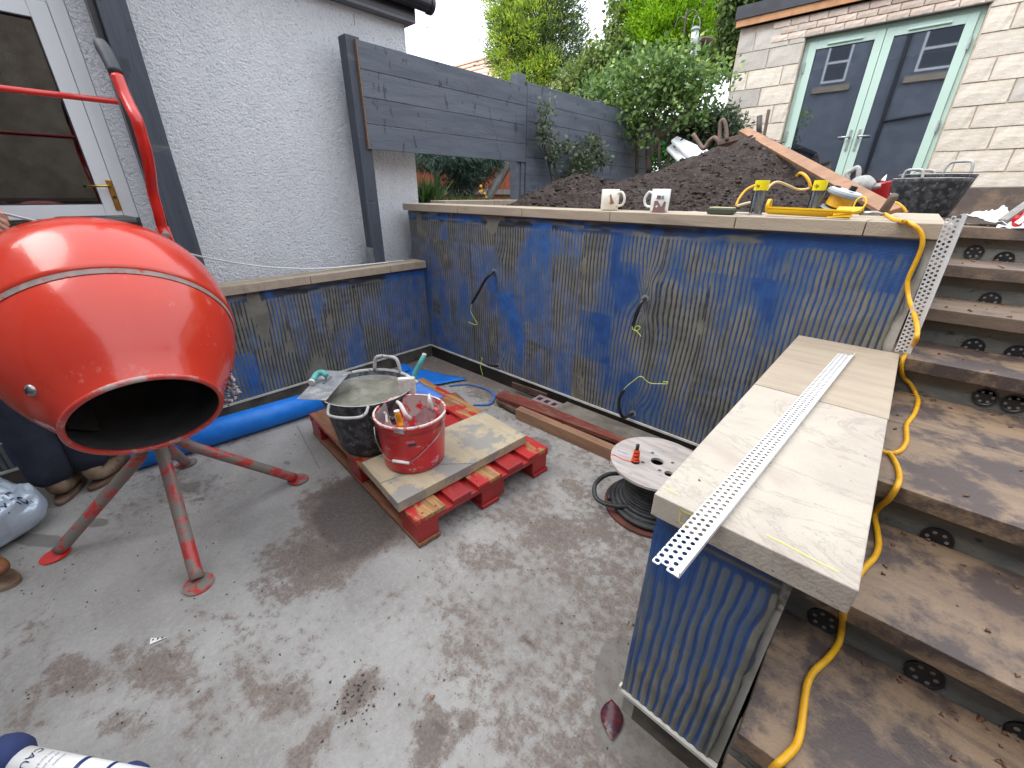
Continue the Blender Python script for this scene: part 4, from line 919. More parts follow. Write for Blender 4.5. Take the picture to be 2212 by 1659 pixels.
# writing: text turned into mesh
def text_mesh(name, body, size, O, U, Vv, mat, parent=None, ext=.0004, bend=None):
    c = bpy.data.curves.new(name, 'FONT'); c.body = body; c.size = size; c.extrude = ext; c.resolution_u = 2
    o = bpy.data.objects.new(name, c); col.objects.link(o); dg = bpy.context.evaluated_depsgraph_get(); dg.update()
    me = bpy.data.meshes.new_from_object(o.evaluated_get(dg)); V = np.array([v.co for v in me.vertices]); F = [tuple(p.vertices) for p in me.polygons]
    bpy.data.objects.remove(o); bpy.data.meshes.remove(me)
    U, Vv, O = [np.array(q, float) for q in (U, Vv, O)]; U /= np.linalg.norm(U); Vv = Vv-U*(Vv@U); Vv /= np.linalg.norm(Vv); N = np.cross(U, Vv)
    W_ = O+V[:, :1]*U+V[:, 1:2]*Vv+V[:, 2:]*N
    if bend is not None: W_ = np.array([bend(p) for p in W_])
    return mk(name, (W_, F), mat, parent)
def bend_b(off=.0012):
    def f(p):
        h = p[2]-BZ; r = np.interp(h, [.006, .222, .226, .27], [R0, R1-.005, R1+.001, R1+.005])+off; d = p[:2]-BC; return np.array([*(BC+d/np.linalg.norm(d)*r), p[2]])
    return f
tdir = np.array([-BC[1], BC[0]])*-1; tdir = tdir/np.linalg.norm(tdir); rt_ = np.array([ROT[0][0], ROT[1][0], 0]); rt_ /= np.linalg.norm(rt_)
for (px, py, s, tx) in ((836, 953, .020, '25 KG'), (907, 1020, .015, '20 KG')):
    text_mesh('printed_text', tx, s, bpt(px, py), rt_, (0, 0, 1), m_bucket_in if 0 else m_pink, bu, bend=bend_b())

# tools in the bucket
def inb(px, py, z): return onz(px, py, z)
zt = BZ+.275
def hand_tool(label, cat, name, P, r, mat, extra=None, group='hand tools in the red bucket'):
    o = mk(name, tube(smooth_path(P, 4), r, 12), mat, smooth=True); tag(o, label, cat, group); return o
o = hand_tool('amber handled tool with white end standing in the red bucket', 'hand tool', 'amber_grip_trowel', [inb(866, 922, zt-.03), inb(863, 908, zt+.0), inb(857, 889, zt+.055)], [.014, .0135, .0125], m_orange)
mk('handle_end', tube([inb(857, 889, zt+.0553), inb(856.5, 887, zt+.060)], .0128, 14), m_white, o)
o = hand_tool('dirty white bow shaped handle leaning in the red bucket', 'hand tool', 'trowel_handle', [inb(885, 905, zt-.04), inb(876, 895, zt-.0), inb(866, 876, zt+.03), inb(858, 868, zt+.035)], [.012, .011, .0095, .009], m_dirtywhite)
o = hand_tool('white speckled brush handle at the right side of the red bucket', 'hand tool', 'brush_handle', [inb(934, 900, zt-.10), inb(931, 880, zt-.02), inb(928, 864, zt+.025), inb(927, 852, zt+.04)], [.013, .013, .011, .006], m_dirtywhite)
o = hand_tool('short black handle beside the amber one in the red bucket', 'hand tool', 'black_handle', [inb(851, 913, zt-.09), inb(848, 905, zt-.035)], .0125, m_black)
o = mk('rubber_ball', lathe([(.0135*math.sin(a)+.0001, -.0135*math.cos(a)) for a in np.linspace(0, math.pi, 10)], inb(942, 886, zt-.04), (0, 0, 1), 16), m_pink, smooth=True); tag(o, 'pink rubber ball end poking up at the right of the red bucket', 'ball')
def plate(P, t=.002):
    P = [np.array(p, float) for p in P]; n = np.cross(P[1]-P[0], P[2]-P[0]); n /= np.linalg.norm(n); k = len(P)
    V = [p-n*t/2 for p in P]+[p+n*t/2 for p in P]; return V, [tuple(range(k, 2*k)), tuple(reversed(range(k)))]+[(i, (i+1) % k, (i+1) % k+k, i+k) for i in range(k)]
o = mk('float_blade', plate([inb(833, 868, zt+.035), inb(815, 892, zt+.0), inb(822, 915, zt-.06), inb(842, 905, zt-.06)]), m_dullsteel); tag(o, 'pointed grey steel trowel blade standing at the left of the red bucket', 'trowel blade')
mk('trowel_shank', tube([inb(836, 912, zt-.04), inb(834, 896, zt-.01), inb(830, 890, zt+.005)], .006, 8), m_dirtywhite, o)
o = mk('plastic_float', plate([inb(917, 877, zt-.0), inb(944, 896, zt-.055), inb(915, 917, zt-.06), inb(893, 905, zt-.06)]), M('reddish_plate', (.16, .07, .075), (.2, .1, .1), 20, rough=.4)); tag(o, 'dull maroon plate lying across the tools in the red bucket', 'plate')

# notched trowel on the tub's rim
tr = thing('notched_trowel', 'steel notched trowel with teal handle resting on the left rim of the tub', 'trowel', (*onz(700, 840, .5)[:2], .5))
zz = TZ+TH+.012
A_ = [inb(641, 862, zz+.0), inb(704, 865, zz-.002), inb(757, 803, zz+.012), inb(700, 800, zz+.014)]
mk('blade', plate([A_[0], A_[1], A_[2], A_[3]], .0016), m_dullsteel, tr)
mk('rib', beam((A_[0]+A_[3])/2*.55+(A_[1]+A_[2])/2*.45+np.array([0,0,.004]), ((A_[0]*.25+A_[3]*.75)*.5+(A_[1]*.25+A_[2]*.75)*.5)+np.array([0, 0, .004]), .012, .008), m_steel, tr)
hb = [inb(708, 820, zz+.012), inb(703, 806, zz+.045)]
mk('shank', tube([inb(707, 822, zz+.008), inb(702, 812, zz+.035), inb(697, 803, zz+.05)], .006, 8), m_steel, tr)
mk('grip', tube(smooth_path([inb(705, 812, zz+.045), inb(697, 805, zz+.055), inb(685, 808, zz+.050), inb(674, 823, zz+.03)], 4), [.013, .0165, .0165, .016], 14), m_teal, tr, smooth=True)
mk('grip_end', tube([inb(674, 823, zz+.0298), inb(672, 827, zz+.026)], .0165, 14), m_dirtywhite, tr)
tr = thing('bucket_trowel', 'plaster caked trowel with upright teal handle hung on the right rim of the tub', 'trowel', (*onz(893, 830, .5)[:2], .45))
mk('grip', tube(smooth_path([inb(892, 818, zz+.03), inb(898, 803, zz+.07), inb(908, 784, zz+.12), inb(916, 768, zz+.155)], 4), [.0105, .0145, .0135, .0135, .012], 14), m_teal, tr, smooth=True)
mk('grip_end', tube([inb(916, 768, zz+.155), inb(917, 764, zz+.163)], .0118, 14), m_dirtywhite, tr)
mk('caked_blade', xf(box(-.045, .045, -.016, .016, -.10, .045), Matrix.Translation(Vector(inb(879, 832, zz+.01)))@Matrix.Rotation(.9, 4, 'Z')), m_dirtywhite, tr, bevel=.008, seg=2)
mk('tang', tube([inb(880, 812, zz+.035), inb(893, 820, zz+.035), inb(902, 826, zz+.02)], .008, 8), m_dirtywhite, tr)

# blue mesh roll
ra, rb = onz(330, 985, .07), onz(700, 872, .07); RR = .078
a0 = onz(322, 1010, 0); b0 = onz(690, 893, 0)
dR = (b0-a0)/np.linalg.norm(b0-a0); nR = np.array([-dR[1], dR[0], 0])
if nR@(EYE-a0) > 0: nR = -nR
cA = a0+nR*RR*.55-dR*.05+np.array([0, 0, RR]); cB = b0+nR*RR*.55+dR*.22+np.array([0, 0, RR])
o = mk('mesh_roll', lathe([(.052, -.001), (RR, 0), (RR+.001, np.linalg.norm(cB-cA)*.5), (RR-.001, np.linalg.norm(cB-cA)), (.052, np.linalg.norm(cB-cA)), (.050, .0)], cA, cB-cA, 48, wob=.012), m_roll, smooth=True); tag(o, 'thick roll of bright blue mesh on the patio under the low wall', 'mesh roll')
# offcuts of blue mesh beyond the tub
def offcut(P, z, label, amp=.02, seed=1, mat=None):
    q = [onz(px, py, zz_) for px, py, zz_ in P]; o = mk('mesh_offcut', sheet(q, 14, 8, amp, seed), mat or m_sheetb, smooth=True, solid=.0015); return tag(o, label, 'mesh offcut', 'blue mesh offcuts by the wall corner')
offcut([(866, 790, .03), (872, 812, .02), (905, 838, .02), (1010, 820, .01)], 0, 'long pointed blue mesh offcut lying flat behind the tub', .03, 3)
offcut([(858, 786, .05), (880, 787, .04), (886, 800, .04), (860, 806, .04)], 0, 'small dark blue mesh fold behind the white tub handle', .03, 5)
m_film = glass_mat('x', (.16, .30, .75), .02); m_film.name = 'translucent_blue_mesh'
offcut([(903, 822, .22), (960, 858, .20), (915, 869, .20), (880, 866, .22)], 0, 'translucent blue mesh flap standing beside the red bucket', .01, 9, M('pale_blue_mesh', (.06, .17, .52), (.09, .22, .60), 14, rough=.5))
st_ = [onz(px, py, .01) for px, py in ((970, 833), (1010, 830), (1045, 838), (1064, 848), (1066, 862), (1054, 873), (1022, 874))]
def ribbon(P, w, up=(0, 0, 1), t=.001):
    P = smooth_path(P, 5); T = np.gradient(P, axis=0); S = np.cross(T, up); S /= np.linalg.norm(S, axis=1)[:, None]
    V = np.vstack([P-S*w/2, P+S*w/2]); n = len(P); return V, [(i, i+1, i+1+n, i+n) for i in range(n-1)]
o = mk('mesh_strip', ribbon(st_, .018), M('translucent_blue_strip', (.05, .14, .42), (.07, .18, .5), 14, rough=.5), solid=.001); tag(o, 'narrow curled strip of blue mesh on the ground near the timbers', 'mesh strip')

# boards lying beyond the bucket
o = mk('loose_board', beam(onz(972, 852, .035), onz(1025, 902, .035)-np.array([0, 0, 0]), .10, .02), m_brownboard, bevel=.003); tag(o, 'short brown board lying on the ground behind the red bucket', 'board')
o = mk('loose_board', beam(onz(958, 872, .03), onz(1000, 925, .03), .07, .018), m_redtimber, bevel=.003); tag(o, 'short red painted board lying beside the brown one', 'board')

# ================================================================== TIMBER ALONG THE WALL
def ground_beam(A, B, w, h, z, mat, name, label, **k):
    """A, B: near bottom edge in sight coordinates on the ground"""
    a, b = onz(*A, z), onz(*B, z); d = (b-a)/np.linalg.norm(b-a); n = np.array([-d[1], d[0], 0]); n = n if n[1] > 0 else -n
    o = mk(name, beam(a+n*w/2+np.array([0, 0, h/2]), b+n*w/2+np.array([0, 0, h/2]), w, h), mat, bevel=.003); return tag(o, label, 'timber', k.get('group'))
ground_beam((1113, 904), (1335, 1003), .060, .078, .002, m_timber, 'timber_beam', 'clean tan timber beam nearest the pallet, ending under the cable reel')
ground_beam((1070, 862), (1420, 992), .115, .030, .052, m_redtimber, 'timber_board', 'long rotten red painted board behind the tan beam')
ground_beam((1072, 872), (1118, 897), .085, .030, .018, m_rot, 'timber_board', 'black rotten timber end under the red painted board')
ground_beam((1105, 838), (1180, 864), .018, .05, .04, m_rot, 'timber_lath', 'dark thin lath leaning along the foot of the tall wall')
kb = mk('concrete_kerb', box(ony(1203, 875, 2.10)[0], -.45, 2.075, 2.225, 0, .085), m_kerb, bevel=.004); tag(kb, 'long damp concrete kerb at the foot of the tall wall', 'kerb')
bx = ony(1203, 875, 2.10)[0]; br = mk('perforated_brick', box(bx-.225, bx-.006, 2.085, 2.195, 0.0, .075), m_brick, bevel=.003); tag(br, 'mauve slotted brick at the end of the concrete kerb', 'brick')
for k in range(3): mk('slot', box(bx-.20+k*.065, bx-.165+k*.065, 2.081, 2.0848, .018, .052), m_gutter, br)
for k in range(3): mk('slot', box(bx-.20+k*.065, bx-.165+k*.065, 2.115, 2.16, .0752, .0758), m_gutter, br)

# ================================================================== CABLE REEL
RC = np.array([-.5838, 1.6884]); RF = .2195; RHt = .2805
rl = thing('cable_reel', 'wooden drum of thick black cable standing on end beside the bench wall', 'cable reel', (*RC, 0))
mk('bottom_flange', disc((*RC, .001), (0, 0, 1), RF+.002, .014, 64), m_flange, rl)
def flange_holes():
    holes = [(0, 0, .030), (.082, -.055, .021)]+[(.072*math.cos(a), .072*math.sin(a), .009) for a in (2.3, 4.0, 5.3, .6)]
    bmh = None
    import bmesh
    bmm = bmesh.new(); 
    cir = []
    def ring(cx_, cy_, r, n): return [bmm.verts.new((RC[0]+cx_+r*math.cos(2*math.pi*k/n), RC[1]+cy_+r*math.sin(2*math.pi*k/n), RHt)) for k in range(n)]
    edges = []
    for (cx_, cy_, r, n) in [(0, 0, RF, 72)]+[(h[0], h[1], h[2], 20) for h in holes]:
        vs_ = ring(cx_, cy_, r, n); edges += [bmm.edges.new((vs_[i], vs_[(i+1) % n])) for i in range(n)]
    bmesh.ops.triangle_fill(bmm, use_beauty=True, edges=edges)
    me = bpy.data.meshes.new('t'); bmm.to_mesh(me); V = np.array([v.co for v in me.vertices]); F = [tuple(p.vertices) for p in me.polygons]
    F = [f if np.cross(V[f[1]]-V[f[0]], V[f[2]]-V[f[0]])[2] > 0 else tuple(reversed(f)) for f in F]
    bpy.data.meshes.remove(me); bmm.free(); return V, F
fl = mk('top_flange', flange_holes(), m_ply, rl); sm_ = fl.modifiers.new('solid', 'SOLIDIFY'); sm_.thickness = .013; sm_.offset = -1
mk('barrel', lathe([(.085, .015), (.085, RHt-.0135)], (*RC, 0), (0, 0, 1), 32), m_cable, rl, smooth=True)
def coil(r_in, r_out, z0, z1, turns, rr_): 
    n = int(turns*36); a = np.linspace(0, turns*2*math.pi, n); r = np.linspace(r_in, r_out, n)+.0015*np.sin(a*1.7); zz_ = np.linspace(z0, z1, n)
    return tube(np.stack([RC[0]+r*np.cos(a), RC[1]+r*np.sin(a), zz_], 1), rr_, 7)
mk('wound_cable', coil(.118, .132, RHt-.03, .03, 13, .0105), m_cable, rl, smooth=True)
mk('wound_cable', coil(.135, .200, .075, .027, 3.6, .0115), m_cable, rl, smooth=True)
mk('wound_cable', coil(.150, .205, .055, .030, 2.4, .0115), m_cable, rl, smooth=True)
lp = [onz(*q) for q in ((1345, 1022, .10), (1310, 1026, .10), (1286, 1046, .09), (1286, 1072, .07), (1302, 1086, .06), (1330, 1093, .06), (1370, 1094, .07), (1425, 1100, .09), (1470, 1110, .08))]
mk('loose_cable_loop', tube(smooth_path(lp, 8), .0115, 10), m_cable, rl, smooth=True)
q = onz(1372, 998, RHt); sp_ = thing('line_reel', 'small cone of orange string line standing on the cable reel', 'string line', (q[0], q[1], RHt+.001))
mk('spool', lathe([(.0001, .0005), (.020, .0005), (.013, .02), (.009, .070), (.008, .071), (.008, .098), (.0001, .098)], (q[0], q[1], RHt+.0006), (0, 0, 1), 18), m_black, sp_, smooth=True)
a = np.linspace(0, 11*2*math.pi, 260); hh = np.linspace(.006, .070, 260)+.004*np.sin(a*.37); r = np.interp(hh, [0, .02, .07], [.0205, .0155, .0115])
mk('wound_line', tube(np.stack([q[0]+r*np.cos(a), q[1]+r*np.sin(a), RHt+hh], 1), .0026, 5), m_string, sp_)
lnp = [onz(px, py, RHt+z_) for px, py, z_ in ((1364, 997, .006), (1345, 992, .003), (1328, 983, .003), (1319, 981, .004))]+[onz(1315, 992, .22), onz(1317, 1002, .18)]
mk('trailing_line', tube(smooth_path(lnp, 5), .0018, 5), m_string, sp_)

# ================================================================== CONDUITS IN THE WALLS
def conduit(base, pts, wire, label, r=.0105):
    P = [base]+pts; o = mk('conduit', tube(smooth_path(P, 6), r, 10), m_black, smooth=True, loc=tuple(base)); tag(o, label, 'cable conduit', 'black conduits coming out of the tall wall')
    mk('wire', tube(smooth_path(wire, 6), .0022, 6), m_wirey, o, smooth=True)
    mk('entry_hole', disc(np.array(base)+np.array([0, -.0015, 0]), (0, -1, 0), .022, .003, 14), m_dullsteel, o)
Y = YM
conduit(ony(1068, 587, Y), [ony(1060, 592, Y-.05), ony(1048, 605, Y-.075), ony(1034, 630, Y-.08), ony(1019.5, 655, Y-.075)],
        [ony(1019.5, 653, Y-.075), ony(1017, 672, Y-.07), ony(1024, 687, Y-.06), ony(1031, 700, Y-.05), ony(1022, 700, Y-.04), ony(1012, 695, Y-.04)], 'upper conduit nearer the wall corner, with a dangling yellow wire')
conduit(ony(1394, 645, Y), [ony(1388, 650, Y-.04), ony(1380, 664, Y-.06), ony(1373, 685, Y-.065), ony(1367, 703, Y-.06)],
        [ony(1367, 702, Y-.06), ony(1367, 711, Y-.06), ony(1377, 714, Y-.06), ony(1383, 707, Y-.06), ony(1376, 704, Y-.06), ony(1371, 711, Y-.06), ony(1379, 719, Y-.06), ony(1385, 727, Y-.06)], 'upper conduit in the middle of the wall, with a looped green wire')
conduit(ony(1076, 790, Y), [ony(1066, 791, Y-.05), ony(1053, 787, Y-.09), ony(1042, 778, Y-.10), ony(1037, 769, Y-.10)],
        [ony(1037, 770, Y-.10), ony(1041, 776, Y-.11), ony(1038, 790, Y-.12), ony(1040, 800, Y-.12), ony(1043, 811, Y-.12)], 'lower conduit by the wall corner, with its short yellow wire')
conduit(ony(1367, 893, Y), [ony(1356, 899, Y-.05), ony(1346, 901, Y-.08), ony(1338, 886, Y-.09), ony(1338, 862, Y-.085), ony(1348, 841, Y-.08)],
        [ony(1348, 842, Y-.08), ony(1352, 836, Y-.08), ony(1368, 823, Y-.07), ony(1384, 813, Y-.06), ony(1403, 827, Y-.05), ony(1430, 829, Y-.05), ony(1441, 829, Y-.05), ony(1441, 825, Y-.05), ony(1433, 825, Y-.045)], 'lower conduit near the timbers, with a long yellow wire bent to the right')

# ================================================================== PERFORATED TRIMS
def perf_trim(name, path, side_dir, w, label, cell=.0165, fin=.012, group='white perforated plaster beads', rows=3, mat=None, fin_dir=None):
    """a long bead: solid strip and upstand on one side, rows of round holes across the wing"""
    P = np.array(path, float); seg = np.linalg.norm(np.diff(P, axis=0), axis=1); cum = np.concatenate([[0], np.cumsum(seg)]); L = cum[-1]; n = int(L/cell)
    S = np.array(side_dir, float); V = []; F = []
    def at(s): return np.array([np.interp(s, cum, P[:, i]) for i in range(3)])
    hw = (w-.010)/rows; K8 = 8
    for i in range(n):
        for j in range(rows):
            so = (i+(.5 if j % 2 else 0))*cell; c = at(so+cell/2)+S*(.010+(j+.5)*hw); T = at(so+cell*.7)-at(so+cell*.3); T /= np.linalg.norm(T)+1e-9
            b = len(V); a2, b2 = cell/2, hw/2
            for k in range(K8):
                t_ = 2*math.pi*(k+.5)/K8; cx_, sx_ = math.cos(t_), math.sin(t_); m_ = max(abs(cx_), abs(sx_)); V.append(c+T*(math.copysign(1, cx_) if abs(cx_) > .7 else math.copysign(.72, cx_))*a2+S*(math.copysign(1, sx_) if abs(sx_) > .7 else math.copysign(.72, sx_))*b2)
            for k in range(K8):
                t_ = 2*math.pi*(k+.5)/K8; V.append(c+T*math.cos(t_)*a2*.62+S*math.sin(t_)*b2*.70)
            for k in range(K8): F.append((b+k, b+(k+1) % K8, b+K8+(k+1) % K8, b+K8+k))
    o = mk(name, (V, F), mat or m_pvc, solid=.0012, loc=tuple(P[0])); tag(o, label, 'plaster bead', group)
    up = np.array(fin_dir if fin_dir is not None else (0, 0, 1), float); m_ = len(P); V2 = []
    T_ = np.gradient(P, axis=0)
    prof = [(.0105, -.0008), (.0, -.0008), (-.001, 0), (-.001, fin), (.001, fin), (.001, .0012), (.0105, .0012)]
    for p in P:
        for (a_, b_) in prof: V2.append(p+S*a_+up*b_)
    k = len(prof); F2 = [(i*k+j, i*k+(j+1) % k, (i+1)*k+(j+1) % k, (i+1)*k+j) for i in range(m_-1) for j in range(k)]+[tuple(range(k)), tuple(reversed(range((m_-1)*k, m_*k)))]
    mk('bead_edge', (V2, F2), mat or m_pvc, o)
    return o
A0, A1 = onz(1466, 1249, .864), onz(1845, 768, .864); d = (A1-A0)/np.linalg.norm(A1-A0); S = np.array([-d[1], d[0], 0]); S = S if S[0] < 0 else -S
perf_trim('plaster_bead', [A0, A1], S, .050, 'white perforated bead lying along the cream bench wall top')
A0, A1 = np.array(ony(1966, 764, 2.14)), np.array(ony(2090, 462, 2.05)); A0[0] += .0
d = (A1-A0)/np.linalg.norm(A1-A0); S = np.cross(d, (0, 1, 0)); S /= np.linalg.norm(S); S = S if S[0] < 0 else -S
perf_trim('plaster_bead', [A0, A1], S, .046, 'white perforated bead leaning on the right end of the tall wall', fin_dir=np.cross(d, S)*(1 if np.cross(d, S)[1] < 0 else -1))
tp_ = [onx(*q) for q in ((2, 462, -2.72), (70, 478, -2.78), (140, 492, -2.86), (260, 516, -2.96), (400, 548, -3.05), (470, 563, -3.09), (553, 576, -3.12), (625, 581, -3.15), (700, 581, -3.17), (790, 573, -3.19), (871, 564, -3.20))]
perf_trim('plaster_bead', smooth_path(tp_, 4), (.90, 0, .30), .030, 'long flexible white bead sagging from the worker to the low wall coping', cell=.014, fin=.010, fin_dir=(-.3, 0, .95))
q = onz(338, 1382, .003); o = mk('plastic_scrap', plate([q+np.array([-.022, -.012, 0]), q+np.array([.004, -.02, 0]), q+np.array([.018, .030, .002]), q+np.array([.004, .012, 0])], .0015), m_scrap, loc=tuple(q)); tag(o, 'tiny white triangular offcut of perforated bead on the patio', 'offcut')
for k in range(3): mk('hole', disc(q+np.array([-.008+.008*k, -.008+.012*k, .0012]), (0, 0, 1), .0035, .0006, 8), m_gutter, o)

# ================================================================== YELLOW FLEX
def lay(px, py, off=.009):
    """where a sight line first meets the flight of steps"""
    d = ray(px, py)
    for s in np.arange(.9, 3.6, .003):
        P = EYE+d*s
        for (y, z) in RISE:
            if P[1] >= y and P[2] <= z and (P[2] >= z-.054 or P[1] >= y+.045): return EYE+d*(s-.004)-d*off
    return EYE+d*2.4
C3 = []
for px, py in ((1911, 462), (1934, 475), (1952, 478.5)): C3.append(onz(px, py, 1.366) if py > 470 else ony(px, py, 2.33))
C3[0] = ony(1911, 463, 2.36); C3[1] = ony(1934, 475, 2.28)
for px, py, y_ in ((1956, 479, 2.235), (1974, 487, 2.208), (1989, 502, 2.205), (1993, 522, 2.205), (1986.5, 547, 2.21), (1974, 575, 2.215), (1964, 597, 2.22), (1960, 615, 2.22), (1964, 647, 2.20), (1975, 680, 2.10), (1981.5, 710, 2.02), (1978, 735, 1.99)): C3.append(ony(px, py, y_))
C3.append(onz(1964, 755, .872))
for px, py in ((1950, 777), (1947, 797), (1952.5, 815), (1966.5, 829), (1979, 852), (1983, 869), (1975, 894), (1959, 917), (1958, 937), (1958, 954), (1946.5, 972), (1929, 979.5)): C3.append(lay(px, py))
P1 = C3
P2 = [lay(px, py) for px, py in ((1934, 978.5), (1911, 977), (1905, 975), (1911, 977), (1924, 983), (1936.5, 1004), (1943, 1029), (1937, 1052), (1919, 1079))]
P2 += [lay(px, py) for px, py in ((1896, 1099), (1890, 1117), (1895, 1147), (1898, 1177), (1889, 1204), (1866, 1228), (1846, 1258))]
P2 += [lay(px, py) for px, py in ((1826, 1300), (1821.5, 1325), (1819, 1355), (1811.5, 1389), (1789, 1421.5), (1759, 1449), (1745, 1474), (1739, 1504), (1734, 1544), (1729, 1581.5), (1719, 1611.5), (1696.5, 1636.5), (1674, 1656), (1650, 1680))]
fx = mk('extension_flex', tube(smooth_path(C3[:-0 or None], 5), .0078, 10), m_cordy, smooth=True, loc=tuple(C3[0])); tag(fx, 'yellow extension flex snaking down over the wall and the steps', 'extension cable')
mk('flex_run', tube(smooth_path(P2[2:], 5), .0078, 10), m_cordy, fx, smooth=True)
mk('flex_run', tube(smooth_path([C3[-1], P2[1]], 3), .0078, 10), m_cordy, fx, smooth=True)

q = onz(1324, 1560, .004); a = .15
lv = []
for i, t in enumerate(np.linspace(0, 1, 13)): lv.append((t, .034*math.sin(math.pi*t**.85)))
d1 = (onz(1322, 1600, 0)-onz(1321, 1512, 0)); Ln = np.linalg.norm(d1[:2]); d1 /= np.linalg.norm(d1); s1_ = np.array([-d1[1], d1[0], 0]); o0 = onz(1321, 1512, .004)
V = [];
for (t, w_) in lv: V += [o0+d1*t*Ln-s1_*w_+np.array([0, 0, .003+.002*math.sin(t*40)]), o0+d1*t*Ln+np.array([0, 0, .001]), o0+d1*t*Ln+s1_*w_+np.array([0, 0, .004+.002*math.cos(t*37)])]
F = [(i*3+j, i*3+j+1, i*3+j+4, i*3+j+3) for i in range(12) for j in range(2)]
tag(mk('fallen_leaf', (V, F), m_leafr, smooth=True, solid=.0008), 'large dark red wet leaf on the patio before the bench wall', 'leaf')
for (px, py, l) in ((840, 1333, 'orange chip of brick on the middle of the patio'), (933, 1506, 'tiny orange chip among the soil crumbs on the patio')):
    crumbs('brick_chip', [onz(px, py, .004)]*2, .010, m_pine, 'thing', l, 'chip')
# ================================================================== ON THE COPING
def cup(px0, px1, pyb, pyt, y, mat, name, label, hside, hpx):
    a, b = ony(px0, pyb, y), ony(px1, pyb, y); cx_ = (a[0]+b[0])/2; r = (b[0]-a[0])/2*.94; ztop = ony((px0+px1)/2, pyt, y)[2]; H = ztop-1.3605
    t = thing(name, label, 'mug', (cx_, y, 1.3605), 'mugs on the wall coping')
    mk('mug_body', lathe([(.0001, .001), (r*.93, .001), (r*.97, .006), (r, H*.4), (r, H), (r-.004, H+.0005), (r-.006, H*.9), (r-.008, .01), (.0001, .008)], (cx_, y, 1.361), (0, 0, 1), 36), mat, t, smooth=True)
    P = [(cx_+hside*(r-.003), y, 1.361+H*.80), (cx_+hside*(r+.022), y, 1.361+H*.86), (cx_+hside*(r+.042), y, 1.361+H*.58), (cx_+hside*(r+.032), y, 1.361+H*.28), (cx_+hside*(r-.003), y, 1.361+H*.20)]
    mk('mug_handle', tube(smooth_path(P, 5), .0068, 10), mat, t, smooth=True)
    return t, cx_, r, H
def on_cyl(poly, c, y, r, z0, off=.0008):
    """polygon (offset along the rim, height) wrapped on a mug, facing the camera"""
    va = math.atan2(-y, -c); U = [p[0] for p in poly]; W_ = [p[1] for p in poly]; st_ = .0014; V = []; F = []
    def ins(a, b):
        c_ = False; j = len(poly)-1
        for i in range(len(poly)):
            if (W_[i] > b) != (W_[j] > b) and a < (U[j]-U[i])*(b-W_[i])/(W_[j]-W_[i]+1e-12)+U[i]: c_ = not c_
            j = i
        return c_
    for a in np.arange(min(U), max(U), st_):
        for b in np.arange(min(W_), max(W_), st_):
            if ins(a+st_/2, b+st_/2):
                n = len(V); F.append((n, n+1, n+2, n+3))
                for (p, q) in ((a, b), (a+st_, b), (a+st_, b+st_), (a, b+st_)): V.append((c+(r+off)*math.cos(va+p/r), y+(r+off)*math.sin(va+p/r), z0+q))
    return V, F
t, c, r, H = cup(1298.5, 1334, 450, 409, 2.36, m_mugw, 'mug', 'cream mug with a small brown dog print standing on the wall coping', 1, 0)
sc = H/.115
dog = [(-.004, .080), (-.001, .088), (.006, .086), (.006, .078), (.012, .066), (.019, .052), (.024, .046), (.026, .038), (.018, .034), (-.002, .033), (.002, .045), (.001, .060)]
mk('dog_print', on_cyl([(u*sc, v*sc) for u, v in dog], c, 2.36, r, 1.361), m_fox, t)
t, c, r, H = cup(1404, 1443, 454, 408.5, 2.34, m_mugg, 'mug', 'white mug printed with a maroon camper van front on the wall coping', -1, 0)
sc = H/.115
van = {'van_body': ([(-.034, .010), (.030, .010), (.033, .050), (.022, .056), (.012, .030), (.006, .030), (-.012, .058), (-.031, .056)], m_vanp), 'van_window': ([(-.022, .066), (.000, .064), (.002, .082), (-.018, .085)], m_vanp), 'van_window_b': ([(.004, .064), (.018, .066), (.016, .082), (.006, .082)], m_greyp), 'van_lamp': ([(-.014+.006*math.cos(a), .030+.006*math.sin(a)) for a in np.linspace(0, 6.283, 13)[:-1]], m_mugg), 'van_base': ([(-.036, .001), (.036, .001), (.036, .011), (-.036, .011)], m_vanp)}
for i, (k, (pl, mt)) in enumerate(van.items()):
    nm = {'van_window_b': 'van_window'}.get(k, k)
    mk(nm, on_cyl([(u*sc, v*sc) for u, v in pl], c, 2.34, r, 1.361, .0008+.0006*i), mt, t)
# folding tool case
t = thing('tool_case', 'flat dark green folding case with cream top lying on the coping', 'tool case', tuple(ony(1562, 458, 2.36)))
a, b = ony(1529, 460, 2.33)[0], ony(1584, 461, 2.33)[0]
mk('case_body', box(a, b, 2.31, 2.38, 1.361, 1.388), m_case, t, bevel=.006, seg=3); mk('case_lid', box(a+.008, (a+b)/2-.002, 2.315, 2.375, 1.3885, 1.394), m_cream, t, bevel=.002); mk('case_lid', box((a+b)/2+.002, b-.006, 2.315, 2.375, 1.3885, 1.394), m_cream, t, bevel=.002)
mk('steel_blade', box(b+.001, b+.075, 2.33, 2.352, 1.364, 1.370), m_dullsteel, t, bevel=.001)
